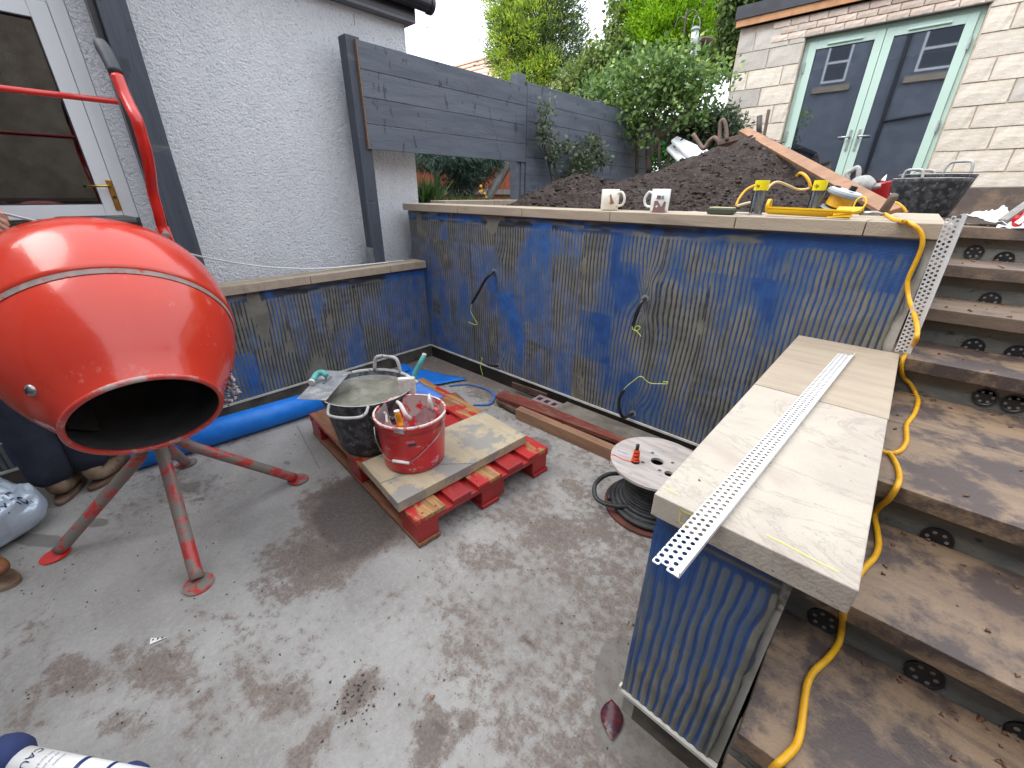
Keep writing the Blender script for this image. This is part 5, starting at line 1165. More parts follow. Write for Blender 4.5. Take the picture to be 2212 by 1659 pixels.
# clear tubes with yellow caps
def clear_tube(pxa, pxb, pyb, pxa2, pxb2, pyt, y, label):
    a, b = ony(pxa, pyb, y), ony(pxb, pyb, y); top = (ony(pxa2, pyt, y)+ony(pxb2, pyt, y))/2; c0 = (a+b)/2; c0[2] = 1.3605; r = (b[0]-a[0])/2*.90
    c0[1] = y; ax_ = np.array([0, 0, 1.0]); H = top[2]-1.361
    t = thing('clear_tube', label, 'clear tube', tuple(c0), 'clear tubes with yellow tops')
    mk('tube_wall', lathe([(r, .003), (r, H-.045)], c0, ax_, 28), m_clear, t, smooth=True); mk('tube_inside', lathe([(r-.003, .003), (r-.003, H-.045)], c0, ax_, 28), m_clear, t, smooth=True)
    mk('tube_core', lathe([(r*.45, .004), (r*.45, H-.046)], c0+np.array([.004, .01, 0]), ax_, 16), m_greyp2, t, smooth=True)
    mk('tube_base', disc(c0, ax_, r+.004, .004, 28), m_dullsteel, t)
    mk('yellow_cap', lathe([(.0001, H-.001), (r+.001, H-.001), (r+.0015, H-.004), (r+.0015, H-.044), (r-.002, H-.046), (.0001, H-.046)], c0, ax_, 28), M('lemon_cap', (.80, .68, .01), (.76, .62, .01), 10, rough=.4), t, smooth=False)
    text_mesh('cap_mark', 'dp', .020, c0+np.array([-.020, -r-.0030, H-.030]), (1, 0, 0), (0, 0, 1), m_black, t)
clear_tube(1616, 1648, 459, 1630, 1660, 389, 2.45, 'left clear plastic tube with lemon yellow cap standing on the coping')
clear_tube(1740, 1772, 455, 1754, 1788, 389, 2.62, 'right clear plastic tube with lemon yellow cap behind the yellow gun')
# yellow sealant gun lying on the coping
t = thing('sealant_gun', 'yellow skeleton sealant gun lying along the coping', 'sealant gun', tuple(ony(1750, 460, 2.34)))
p0, p1 = ony(1660, 455, 2.345), ony(1838, 466, 2.315); p0[2] = 1.392; p1[2] = 1.386
for dz, dy in ((.006, -.026), (.006, .026)): mk('cradle_rail', beam(p0+np.array([0, dy, dz]), p1+np.array([0, dy, dz]), .006, .006), m_yellow, t)
Lg = np.linalg.norm(p1-p0); tv = (p1-p0)/Lg; V = []
for f_ in (0, 1):
    for a_ in np.linspace(math.pi*1.0, math.pi*2, 13): V.append(p0+tv*Lg*f_+np.array([0, .026*math.cos(a_), .004+.026*math.sin(a_)]))
mk('cradle_tray', (V, [(i, i+1, i+14, i+13) for i in range(12)]), m_yellow, t, smooth=True, solid=.002)
mk('end_ring', lathe([(.022, -.006), (.030, -.006), (.030, .006), (.022, .006)], p0+np.array([-.004, 0, .012]), (1, 0, 0), 24, closed=True), m_yellow, t)
q = ony(1863, 463, 2.31); q[2] = 1.385
mk('gun_body', plate([p1+np.array([-.06, -.02, -.018]), q+np.array([-.01, -.02, .006]), q+np.array([.0, .0, .02]), p1+np.array([-.05, 0, .018])], .014), m_yellow, t, bevel=.003)
mk('trigger', beam(p1+np.array([-.075, -.03, -.018]), q+np.array([-.03, -.04, -.010]), .016, .006), m_yellow, t)
mk('rod_hook', tube(smooth_path([q+np.array([-.04, .01, .01]), q+np.array([-.035, .02, .05]), q+np.array([-.015, .02, .06]), q+np.array([-.002, .01, .04]), q+np.array([-.008, 0, .01])], 4), .0035, 8), m_yellow, t, smooth=True)
mk('steel_nozzle', tube([q+np.array([-.01, 0, 0]), q+np.array([.04, .0, .002]), ony(1909, 462, 2.35)], [.008, .009, .004], 8), m_steel, t, smooth=True)
# small grey spool of yellow cord
c = ony(1826, 416, 2.62); t = thing('cord_spool', 'grey winding spool with yellow cord standing behind the sealant gun', 'cord spool', (c[0], 2.62, 1.3605))
c[2] += -.005; axs = np.array([.30, -.10, 1.0]); axs /= np.linalg.norm(axs)
mk('upper_disc', lathe([(.0001, .012), (.070, .012), (.076, .006), (.076, -.004), (.070, -.010), (.0001, -.010)], c, axs, 40), m_greyp, t, smooth=False)
mk('disc_face', disc(c+axs*.0122, axs, .064, .001, 32), m_greyp2, t)
mk('winding_knob', lathe([(.0001, .022), (.014, .020), (.016, 0), (.0001, 0)], c+axs*.0133+np.array([.02, -.01, 0]), axs, 16), m_black, t)
mk('winding_knob', lathe([(.0001, .020), (.012, .018), (.013, 0), (.0001, 0)], c+axs*.0133+np.array([-.045, .03, .004]), axs, 16), m_black, t)
hh = c[2]-1.362; a = np.linspace(0, 7*2*math.pi, 180)
cc = lambda s: c-axs*s
mk('wound_cord', tube(np.array([cc(.014+.045*(k/179))+.046*(math.cos(a[k])*frame(axs)[1]+math.sin(a[k])*frame(axs)[2]) for k in range(180)]), .0065, 6), m_cordy, t, smooth=True)
mk('lower_disc', lathe([(.0001, 0), (.062, 0), (.066, -.008), (.0001, -.008)], cc(.066), axs, 32), m_greyp, t)
# yellow-white hose over the soil
hs = [ony(px, py, y_) for px, py, y_ in ((1590, 444, 2.62), (1597, 428, 2.64), (1612, 410, 2.68), (1632, 400, 2.72), (1655, 395, 2.75))]
o = mk('hose', tube(smooth_path(hs, 5), .0062, 8), m_cordy, smooth=True); tag(o, 'yellow hose looping out of the soil left of the clear tube', 'hose', 'yellow hose loops on the soil heap')
mk('hose_end', tube(smooth_path([ony(px, py, 2.60) for px, py in ((1592, 445), (1605, 441), (1621, 437))], 4), .0062, 8), m_cream, o, smooth=True)
hs = [ony(px, py, y_) for px, py, y_ in ((1652, 420, 2.62), (1660, 405, 2.66), (1672, 395, 2.7), (1685, 394, 2.75), (1705, 402, 2.8), (1722, 409, 2.85), (1740, 409, 2.85), (1751, 405, 2.85))]
o = mk('hose', tube(smooth_path(hs, 5), .0062, 8), M('faded_hose', (.62, .50, .30), (.70, .46, .08), 5, rough=.5), smooth=True); tag(o, 'faded hose loop between the two clear tubes', 'hose', 'yellow hose loops on the soil heap')
hs = [ony(px, py, y_) for px, py, y_ in ((1751, 405, 2.85), (1747, 390, 2.85), (1738, 378, 2.86), (1728, 374, 2.88), (1721, 380, 2.95))]
o = mk('hose', tube(smooth_path(hs, 5), .0075, 8), m_cordy, smooth=True); tag(o, 'bright yellow hose arch over the soil by the right clear tube', 'hose', 'yellow hose loops on the soil heap')

# ================================================================== SOIL HEAP
sx, sy = np.meshgrid(np.arange(-3.12, -.05, .0165), np.arange(2.522, 5.9, .0165))
def heap(x, y):
    z = np.full_like(x, -.2)
    for (px, py, yy, Rx, Rf, Rb, pw) in ((1640, 293, 4.6, 1.15, 2.15, 1.1, 1.05), (1690, 322, 4.5, .9, 2.0, 1.0, 1.0), (1560, 316, 4.5, 1.1, 2.0, 1.0, 1.0), (1500, 346, 4.3, 1.0, 1.8, .9, 1.0), (1400, 384, 3.9, .9, 1.5, .8, 1.1), (1335, 400, 3.7, .8, 1.3, .8, 1.1), (1262, 374, 3.45, .60, .95, .7, 1.25), (1745, 362, 4.2, .55, 1.7, .8, 1.0), (1800, 408, 3.8, .55, 1.4, .8, 1.0)):
        P = ony(px, py, yy); h = P[2]-1.30; dx = (x-P[0])/Rx; dy = np.where(y < yy, (y-yy)/Rf, (y-yy)/Rb); d = np.sqrt(dx*dx+dy*dy)
        z = np.maximum(z, h*(1-np.clip(d, 0, 2)**pw))
    return z
hz_ = heap(sx, sy); n1 = fbm(sx*4, sy*4, 51, 4)-.5; n2 = fbm(sx*17, sy*17, 52, 3)-.5; n3 = np.abs(fbm(sx*30+.3, sy*30, 53, 2)-.5)
m_ = sstep(-.03, .05, hz_)
zz_ = 1.304+np.maximum(hz_, -.005)+m_*(n1*.10+n2*.045-n3*.035)
zz_ = np.where((sy < 2.60), np.minimum(zz_, 1.356+(sy-2.52)*.5), zz_)
o = mk('soil_heap', grid(sx, sy, zz_), m_soil, smooth=True, loc=(-1.4, 4, 1.3)); tag(o, 'big heap of dark brown topsoil behind the tall wall', 'soil heap')
def hz_at(x, y): 
    i = int(np.clip((y-2.522)/.0165, 0, sx.shape[0]-1)); j = int(np.clip((x+3.12)/.0165, 0, sx.shape[1]-1)); return zz_[i, j]
pts = []
while len(pts) < 2600:
    x, y = rng.uniform(-3.0, -.2), 2.56+abs(rng.normal(0, 1.0))
    if y < 5.6 and heap(np.array([x]), np.array([y]))[0] > .0: pts.append((x, y, hz_at(x, y)+.002))
crumbs('soil_clods', pts[:2250], .014, m_soil, label='loose clods lying all over the big soil heap', cat='soil')
crumbs('soil_clods', pts[2250:], .030, m_soil2, label='larger lumps of earth lying on the soil heap', cat='soil')

# plank over the heap
a, b = ony(1606, 281, 4.75), ony(1928, 458, 2.9)
o = mk('plank', beam(a, b, .078, .022, up=(0, -.75, 1)), m_plank, bevel=.002); tag(o, 'long dull brown plank slanting down over the soil heap', 'plank')
# upturned wheelbarrow behind the heap
wb = thing('wheelbarrow', 'rusty upturned wheelbarrow frame sticking up behind the soil heap', 'wheelbarrow', tuple(ony(1590, 330, 5.3)))
def T5(pts, y=5.3, n=4): return smooth_path([ony(px, py, y) for px, py in pts], n)
mk('handle_tube', tube(T5([(1497, 290), (1508, 307), (1517, 319), (1523, 319), (1532, 306), (1541, 298), (1549, 301), (1556, 310)]), .023, 12), m_rust, wb, smooth=True)
mk('leg_loop', tube(T5([(1554, 309), (1555, 285), (1556, 266), (1561, 259), (1566, 265), (1569, 282), (1570, 303)]), .020, 12), m_rust, wb, smooth=True)
mk('tray_bar', beam(ony(1550, 309, 5.3), ony(1622, 291, 5.4), .06, .05), m_rust, wb, bevel=.004)
mk('tray_side', plate([ony(1556, 312, 5.32), ony(1625, 296, 5.42), ony(1632, 325, 5.5), ony(1540, 335, 5.4)], .01), M('faded_red_tray', (.30, .20, .16), (.36, .27, .22), 8, rough=.7), wb)
mk('scaffold_tube', tube([ony(1639, 300, 5.0), ony(1641, 250, 5.0)], .024, 14), m_darktube, wb, smooth=True)
mk('flat_stay', beam(ony(1650, 296, 5.2), ony(1661, 237, 5.2), .045, .02), m_rust, wb, bevel=.002)
# white upvc lengths in the bushes
for (p, q, r_, s_, l) in (((1450, 305), (1462, 296), (1536, 330), (1500, 352), 'upper white upvc board lying among the bushes beside the barrow'), ((1440, 322), (1452, 312), (1500, 345), (1478, 362), 'lower white upvc board half buried beside the soil heap')):
    o = mk('upvc_board', plate([ony(*p, 5.9), ony(*q, 6.1), ony(*r_, 5.7), ony(*s_, 5.6)], .03), m_plas, bevel=.004); tag(o, l, 'upvc board', 'white boards by the soil heap')

# ================================================================== TUBS AND CLUTTER RIGHT OF THE HEAP
def garden_tub(c, R, Rb, h, z, label, dusty=.0):
    t = thing('rubber_tub', label, 'tub', (c[0], c[1], z), 'black rubber tubs in the upper garden')
    mk('tub_body', lathe([(.0001, .002), (Rb*.94, .002), (Rb, .02), (R*.97, h*.9), (R, h), (R*.975, h+.004), (R*.95, h*.9), (Rb*.96, .03), (.0001, .014)], (c[0], c[1], z), (0, 0, 1), 48, wob=.02), m_rubber, t, smooth=True)
    mk('rim_lining', lathe([(R*.962, h*.93), (R*.98, h+.0045), (R*1.003, h+.001)], (c[0], c[1], z), (0, 0, 1), 48, wob=.02), m_rubber_dust, t, smooth=True)
    return t
c = ony(1997, 430, 5.0); TB = garden_tub((c[0], 5.0), .245, .185, .275, 1.302, 'wide dusty black tub behind the right end of the coping')
vd = math.atan2(-5.0, -c[0])
mk('tub_handle', rim_handle((c[0], 5.0), .24, vd+3.14+.30, .34, .075, 1.302+.27, .010), m_rubber_dust, TB, smooth=True)
mk('tub_handle', rim_handle((c[0], 5.0), .24, vd-.55, .30, .065, 1.302+.27, .010), m_rubber_dust, TB, smooth=True)
t2 = garden_tub((c[0]+.02, 5.01), .235, .18, .25, 1.335, 'second tub nested inside the wide dusty black tub')
t2.location.z += .02
mk('tub_handle', rim_handle((c[0]+.04, 5.02), .225, vd+3.14-.45, .42, .085, 1.345+.255, .010), m_rubber_dust, t2, smooth=True)
c = ony(1757, 348, 6.9); TB = garden_tub((c[0], 6.9), .27, .20, .32, 1.302, 'small scuffed black tub before the left glass door')
mk('tub_handle', rim_handle((c[0], 6.9), .265, 1.2, .4, .12, 1.302+.32, .012), m_rubber_dust, TB, smooth=True)
mk('tub_handle', rim_handle((c[0]-.1, 6.9), .265, 2.8, .35, .07, 1.302+.32, .012), m_rubber_dust, TB, smooth=True)
c = ony(1876, 432, 4.3); rb_ = thing('red_tub', 'bright red builder\'s bucket tipped behind the brown plank', 'bucket', (c[0], 3.75, 1.302))
mk('bucket_body', lathe([(.0001, .0), (.10, 0), (.11, .01), (.125, .20), (.13, .205), (.12, .2), (.105, .02), (.0001, .02)], (c[0]+.03, 4.3, 1.32), (-.28, -.1, 1), 40), m_bucket, rb_, smooth=True)
# breaker / mixer drill, dusty
dr_ = thing('mixing_drill', 'dust caked paddle drill lying on the rim of the red bucket', 'drill', tuple(ony(1865, 402, 3.6)))
mk('drill_body', tube(smooth_path([ony(px, py, 3.6) for px, py in ((1838, 404), (1850, 400), (1868, 399), (1886, 404))], 4), [.03, .05, .055, .03], 14), m_rubber_dust, dr_, smooth=True)
mk('drill_handle', tube(smooth_path([ony(px, py, 3.6) for px, py in ((1833, 398), (1830, 384), (1830, 374), (1840, 368), (1852, 362), (1855, 372), (1852, 396))], 4), .014, 10), m_rubber_dust, dr_, smooth=True)
mk('drill_cord', tube(smooth_path([ony(px, py, 3.6) for px, py in ((1855, 394), (1868, 386), (1876, 396), (1870, 400))], 4), .008, 8), m_white, dr_, smooth=True)
mk('drill_chuck', tube([ony(1886, 404, 3.6), ony(1903, 401, 3.6)], [.02, .014], 10), m_dullsteel, dr_)
o = mk('steel_pipe', tube([ony(1907, 460, 2.72), ony(1932, 422, 2.66)], [.019, .016], 14), m_rust, smooth=True); tag(o, 'short rusty steel pipe standing at a slant behind the coping', 'pipe')
o = mk('paper_scrap', sheet([ony(1903, 390, 4.3), ony(1912, 392, 4.3), ony(1916, 377, 4.35), ony(1908, 384, 4.35)], 5, 4, .01), m_scrap, solid=.002); tag(o, 'white paper scrap sticking up behind the wide black tub', 'paper')
o = mk('flex_loop', tube(smooth_path([ony(px, py, 3.66) for px, py in ((1926, 442), (1934, 438), (1945, 444), (1953, 452), (1957, 460))], 4), .009, 8), m_cordy, smooth=True); tag(o, 'thin yellow flex loop in front of the wide black tub', 'flex')
o = mk('coping_slab_loose', beam(ony(2030, 437, 6.2), ony(2300, 437, 6.2), .6, .26), m_step2, bevel=.01); o.name = 'retaining_sleeper'; tag(o, 'wide tan stone sleeper at the foot of the garden room wall', 'sleeper')
# white plastic sheet and red bag at the head of the steps
sh = [onz(2066, 488, 1.33), onz(2175, 493, 1.33), onz(2172, 452, 1.62), ony(2110, 468, 3.4)]
P_ = [ony(2070, 474, 3.3), ony(2190, 493, 3.2), ony(2176, 449, 3.75), ony(2120, 462, 3.7)]
o = mk('plastic_sheet', sheet(P_, 22, 12, .05, 21), m_plas, smooth=True, solid=.002); tag(o, 'crumpled white plastic sheet lying at the head of the steps', 'plastic sheet')
P_ = [ony(2150, 494, 3.18), ony(2214, 497, 3.16), ony(2196, 476, 3.3), ony(2160, 480, 3.3)]
o = mk('plastic_sheet', sheet(P_, 12, 8, .03, 25), m_plas, smooth=True, solid=.002); tag(o, 'smaller white sheet flap under the grey board at the step head', 'plastic sheet')
o = mk('grey_lath', beam(ony(2163, 487, 3.24), ony(2240, 432, 3.5), .035, .06), m_greywood, bevel=.002); tag(o, 'grey timber lath slanting over the white sheet', 'lath')
o = mk('dark_bag', sheet([ony(2168, 489, 3.26), ony(2200, 492, 3.26), ony(2240, 440, 3.6), ony(2225, 430, 3.6)], 10, 8, .05, 8), m_gutter, smooth=True, solid=.004); tag(o, 'dark grey plastic bag between the lath and the red sack', 'bag')
P_ = [ony(2178, 495, 3.20), ony(2260, 500, 3.18), ony(2290, 440, 3.5), ony(2222, 446, 3.45)]
V_, F_ = sheet(P_, 18, 12, .09, 13)
o = mk('red_sack', (V_, F_), m_redplas, smooth=True, solid=.03); tag(o, 'shiny red plastic sack with a white stripe at the right edge', 'sack')
mk('white_stripe', beam(ony(2196, 483, 3.17), ony(2222, 464, 3.2), .02, .004, up=(0, -1, .6)), m_scrap, o)

# ================================================================== VEGETATION
def leaves(name, P, D, L, Wd, mat, parent, v, up=None):
    n = len(P); D = D/np.linalg.norm(D, axis=1)[:, None]; r = rng.normal(size=(n, 3)) if up is None else up; S = np.cross(D, r); S /= np.linalg.norm(S, axis=1)[:, None]+1e-9
    N = np.cross(S, D); L = np.asarray(L)[:, None]; Wd = np.asarray(Wd)[:, None]
    a = P; b = P+D*L*.45+S*Wd*.5+N*Wd*.12; c = P+D*L; d = P+D*L*.45-S*Wd*.5+N*Wd*.12
    V = np.stack([a, b, c, d], 1).reshape(-1, 3); F = np.arange(4*n).reshape(n, 4)
    return mk(name, (V, F), mat, parent, attrs={'v': np.repeat(v, 4)}, loc=None if parent else (0, 0, 0))
def cloud(blobs, n, clump=14, spread=.10, shell=.35):
    """leaf positions in clumps through ellipsoids (x, y, z, rx, ry, rz)"""
    w_ = np.array([b[3]*b[4]*b[5] for b in blobs])**.7; w_ /= w_.sum(); m_ = max(1, n//clump); bi = rng.choice(len(blobs), m_, p=w_); B = np.array(blobs)[bi]
    q = rng.normal(size=(m_, 3)); q /= np.linalg.norm(q, axis=1)[:, None]; rr_ = rng.uniform(0, 1, m_)**shell*(1+.18*rng.normal(size=m_)); C_ = B[:, :3]+q*rr_[:, None]*B[:, 3:]
    ci = np.repeat(np.arange(m_), clump); P = C_[ci]+rng.normal(0, spread, (len(ci), 3))*np.array([1, 1, .7]); out = q[ci]; cv = rng.uniform(0, 1, m_)[ci]
    return P, out, cv
def px_blob(px, py, y, rx, rz, ry=None):
    P = ony(px, py, y); s = np.linalg.norm(P-EYE); k = 1/FPX*(P-EYE)@(ROT @ np.array([0, 0, -1.])); return (P[0], P[1], P[2], rx*k*.9, (ry or rx)*k*.9, rz*k*.9)
def tree(name, label, cat, base, stems, blobs, n, mat, L, Wd, dirf, clump=14, spread=.1, shell=.35, group=None, vb=0.0, trunk_r=.06):
    t = thing(name, label, cat, base, group)
    for i, S_ in enumerate(stems): mk('trunk' if i == 0 else 'limb', tube(smooth_path(S_, 5), [trunk_r*(1 if i == 0 else .6), trunk_r*.35], 8), m_bark, t, smooth=True)
    P, out, cv = cloud(blobs, n, clump, spread, shell); k = len(P); D = dirf(P, out, k)
    v = np.clip(.12+.5*cv+.3*rng.random(k)+vb, 0, 1)
    leaves('crown', P, D, L*rng.uniform(.6, 1.25, k), Wd*rng.uniform(.7, 1.2, k), mat, t, v)
    return t
up_out2 = lambda P, o, k: o*1.0+np.array([0, 0, .45])+rng.normal(0, .5, (k, 3))
up_out = lambda P, o, k: o*.8+np.array([0, 0, .9])+rng.normal(0, .35, (k, 3))
rand_d = lambda P, o, k: o*.5+rng.normal(0, .7, (k, 3))
droop = lambda P, o, k: o*.9+np.array([0, 0, -.35])+rng.normal(0, .4, (k, 3))
G = 1.29
def b3(px, y): P = ony(px, 417, y); return (P[0], y, G)
# dark conifer with yellowing tips behind the fence
base = b3(1160, 10.5)
bl = [px_blob(px, py, 10.5+d_, rx, rz) for px, py, rx, rz, d_ in ((1160, 60, 95, 90, 0), (1165, -60, 85, 90, .2), (1110, 100, 60, 60, -.3), (1205, 110, 75, 60, .1), (1165, 180, 80, 55, 0), (1100, 20, 50, 60, 0), (1200, 10, 50, 50, .2), (1160, -190, 60, 90, 0))]
CT = tree('conifer_tree', 'tall dark conifer with yellowing tips rising behind the fence', 'tree', base, [[base, (base[0]+.05, base[1], 3.5), (base[0], base[1], 6.2)], [(base[0], base[1], 2.6), (base[0]+.8, base[1], 3.5)], [(base[0], base[1], 2.4), (base[0]-.7, base[1]-.2, 3.2)]], bl, 36000, m_lconif, .13, .028, up_out2, 22, .11, .3, trunk_r=.13)
bl = [px_blob(px, py, 9.9, rx, rz) for px, py, rx, rz in ((1095, 40, 50, 50), (1110, 100, 60, 55), (1130, 170, 65, 40), (1085, -20, 50, 50), (1150, 60, 45, 60), (1180, 150, 30, 40), (1120, 200, 60, 20))]
P, out, cv = cloud(bl, 13000, 18, .085, .3); k_ = len(P); leaves('bright_sprays', P, up_out2(P, out, k_), .10*rng.uniform(.6, 1.25, k_), .030*rng.uniform(.7, 1.2, k_), leafmat('yellow_green_sprays', (.09, .18, .03), (.34, .50, .05), (.85, .85, .09), .45), CT, np.clip(.1+.5*cv+.35*rng.random(k_), 0, 1))
# golden conifer
base = b3(1455, 9.2)
bl = [px_blob(px, py, 9.2+d_, rx, rz) for px, py, rx, rz, d_ in ((1440, 60, 78, 62, 0), (1430, -20, 60, 70, .2), (1390, 40, 50, 70, 0), (1500, 70, 50, 50, .2), (1470, 0, 60, 60, 0), (1370, -10, 40, 60, 0), (1400, 95, 50, 35, 0))]
tree('golden_conifer', 'bright golden green conifer behind the leafy shrub', 'tree', base, [[base, (base[0], base[1], 3), (base[0], base[1], 4.6)]], bl, 34000, m_lgold, .085, .026, up_out2, 26, .075, .3, trunk_r=.1)
# dark evergreen right of it
base = b3(1560, 10.6)
bl = [px_blob(px, py, 10.6+d_, rx, rz) for px, py, rx, rz, d_ in ((1560, 20, 70, 80, 0), (1590, -40, 70, 70, 0), (1540, 100, 50, 60, 0), (1500, -60, 60, 60, .3))]
tree('evergreen_tree', 'dark green evergreen tree between the golden conifer and the garden room', 'tree', base, [[base, (base[0], base[1], 3), (base[0], base[1], 5)]], bl, 18000, m_ldark, .19, .03, up_out, 20, .13, .3, trunk_r=.11)
# ivy clad tree left of the golden conifer and ivy column at the garden room corner
base = b3(1290, 8.9)
bl = [px_blob(px, py, 8.9+d_, rx, rz) for px, py, rx, rz, d_ in ((1334, 60, 18, 56, 0), (1290, 140, 45, 38, 0), (1260, 180, 50, 40, -.2), (1335, 140, 45, 45, 0), (1340, -10, 16, 50, .2), (1250, 235, 60, 25, 0))]
tree('ivy_clad_tree', 'yellowing ivy clad tree between the dark and the golden conifer', 'tree', base, [[base, (base[0]+.1, base[1], 2.8), (base[0]+.25, base[1], 4.4)], [(base[0], base[1], 2.3), (base[0]-.4, base[1], 2.9)]], bl, 12000, m_livy, .085, .065, droop, 14, .10, .4, trunk_r=.08)
base = b3(1608, 9.8)
bl = [px_blob(px, py, 9.0+d_, rx, rz) for px, py, rx, rz, d_ in ((1596, 50, 22, 46, 0), (1562, 120, 18, 30, 0), (1610, 0, 36, 40, 0), (1625, -20, 30, 30, 0))]
tree('ivy_clad_tree', 'hanging ivy mass at the left corner of the garden room roof', 'tree', b3(1580, 9.0), [[b3(1580, 9.0), (ony(1580, 200, 9.0)), (ony(1600, 20, 9.0))]], bl, 9000, m_livy, .085, .065, droop, 12, .10, .4, vb=-.15, trunk_r=.07)
# round leafy shrub behind the heap
base = b3(1400, 6.0); SH = lambda px, py, d_=0: tuple(ony(px, py, 6.0+d_))
bl = [px_blob(px, py, 6.0+d_, rx, rz) for px, py, rx, rz, d_ in ((1400, 180, 95, 60, 0), (1340, 190, 60, 50, 0), (1460, 180, 75, 55, .1), (1500, 200, 50, 55, .2), (1390, 235, 90, 40, 0), (1300, 215, 55, 25, -.2), (1440, 145, 80, 35, 0), (1330, 255, 35, 20, -.3), (1490, 245, 50, 35, .1), (1370, 140, 40, 25, 0), (1280, 190, 30, 14, -.3), (1545, 170, 28, 24, 0), (1345, 275, 26, 12, -.3), (1380, 300, 20, 22, -.3), (1465, 115, 24, 16, 0), (1250, 225, 24, 12, -.4))]
stems = [[SH(1402, 372), SH(1400, 320), SH(1404, 270), SH(1410, 200)], [SH(1375, 374), SH(1376, 320), SH(1372, 270), SH(1350, 210)], [SH(1426, 366), SH(1424, 310), SH(1440, 250), SH(1470, 190)], [SH(1398, 300), SH(1420, 260), SH(1430, 215)], [SH(1402, 345), SH(1420, 300), SH(1412, 240)], [SH(1376, 300), SH(1345, 262), SH(1300, 235)], [SH(1426, 300), SH(1470, 250), SH(1500, 220)], [SH(1440, 368), SH(1448, 330), SH(1475, 300)]]
tree('leafy_shrub', 'round leafy green shrub with several bare stems behind the soil heap', 'shrub', base, stems, bl, 7600, m_lshrub, .072, .042, rand_d, 8, .10, .45, trunk_r=.045)
# twiggy plant against the fence, leafy low plant beside it, dusty bush by the barrow
Q = lambda px, py, d_=0: tuple(onx(px, py, -3.12+d_))
def plant(label, stems, blobs, n, mat, L, W_, r=.008, sp=.05, cl=6, name='climbing_plant'):
    b = stems[0][0]; return tree(name, label, 'plant', b, stems, blobs, n, mat, L, W_, rand_d, cl, sp, .6, trunk_r=r)
def qb(px, py, r): P = onx(px, py, -3.10); k = (P-EYE)@(ROT @ np.array([0, 0, -1.]))/FPX; return (P[0]+.03, P[1], P[2], .05, r[0]*k, r[1]*k)
plant('bare twiggy climber with two pale stems against the blue grey fence', [[Q(1198, 410), Q(1184, 350), Q(1172, 290), Q(1165, 235)], [Q(1208, 405), Q(1196, 340), Q(1190, 280), Q(1182, 225)], [Q(1190, 375), Q(1215, 388), Q(1235, 398)], [Q(1185, 345), Q(1172, 330), Q(1160, 315)], [Q(1190, 320), Q(1208, 310), Q(1220, 300)]], [qb(1172, 270, (12, 30)), qb(1178, 235, (10, 14)), qb(1190, 330, (26, 40)), qb(1165, 290, (8, 16))], 520, m_lrose, .05, .028, .012, .035)
plant('low dusty rose bush against the foot of the blue grey fence', [[Q(1260, 395, .1), Q(1262, 350, .1), Q(1285, 300, .15)], [Q(1255, 395, .1), Q(1240, 360, .1), Q(1228, 335, .1)], [Q(1298, 372, .1), Q(1300, 320, .12), Q(1292, 262, .1)]], [qb(1255, 345, (32, 22)), qb(1290, 345, (28, 14)), qb(1275, 310, (22, 14)), qb(1240, 370, (26, 14)), qb(1225, 318, (20, 8))], 900, m_lrose, .055, .036, .010, .05, name='rose_bush')
bl = [px_blob(px, py, 6.6, rx, rz) for px, py, rx, rz in ((1520, 270, 40, 32), (1560, 265, 34, 30), (1480, 290, 36, 26), (1545, 300, 30, 20), (1585, 285, 16, 24))]
tree('dusty_bush', 'dusty grey green bush between the shrub and the garden room', 'bush', b3(1540, 6.6), [[b3(1540, 6.6), tuple(ony(1545, 300, 6.6)), tuple(ony(1560, 250, 6.6))], [b3(1530, 6.6), tuple(ony(1510, 290, 6.6))]], bl, 5200, m_lrose, .075, .03, rand_d, 9, .06, .5, trunk_r=.02)
bl = [px_blob(px, py, 8.3, rx, rz, 30) for px, py, rx, rz in ((1400, 330, 45, 40), (1450, 320, 45, 45), (1500, 330, 40, 30), (1540, 330, 45, 30), (1430, 290, 50, 30))]
tree('background_hedge', 'dark hedge closing the gap behind the leafy shrub stems', 'hedge', b3(1450, 8.3), [[b3(1450, 8.3), tuple(ony(1450, 330, 8.3))]], bl, 7000, m_ldark, .09, .05, rand_d, 12, .09, .7, trunk_r=.03)
# feathery conifer bush seen through the opening
OP = lambda px, py, x=-4.6: tuple(onx(px, py, x))
def ob(px, py, r, x=-4.7): P = onx(px, py, x); k = (P-EYE)@(ROT @ np.array([0, 0, -1.]))/FPX; return (P[0], P[1], P[2], .35, r[0]*k, r[1]*k)
tree('feathery_conifer', 'blue green feathery conifer seen through the opening under the fence', 'bush', (OP(960, 430)[0], OP(960, 430)[1], G), [[(*OP(960, 430)[:2], G), OP(950, 400), OP(925, 350)], [(*OP(950, 430)[:2], G), OP(948, 390), OP(965, 350)], [(*OP(970, 430)[:2], G), OP(985, 390), OP(1010, 350)], [(*OP(945, 432)[:2], G), OP(938, 380), OP(935, 345)]], [ob(930, 345, (40, 18)), ob(985, 345, (50, 22)), ob(1040, 345, (50, 18)), ob(1010, 375, (40, 22)), ob(990, 400, (32, 16)), ob(1080, 342, (40, 12)), ob(960, 330, (60, 20)), ob(1050, 320, (70, 22))], 15000, m_lblue, .10, .010, droop, 22, .05, .5, trunk_r=.03)
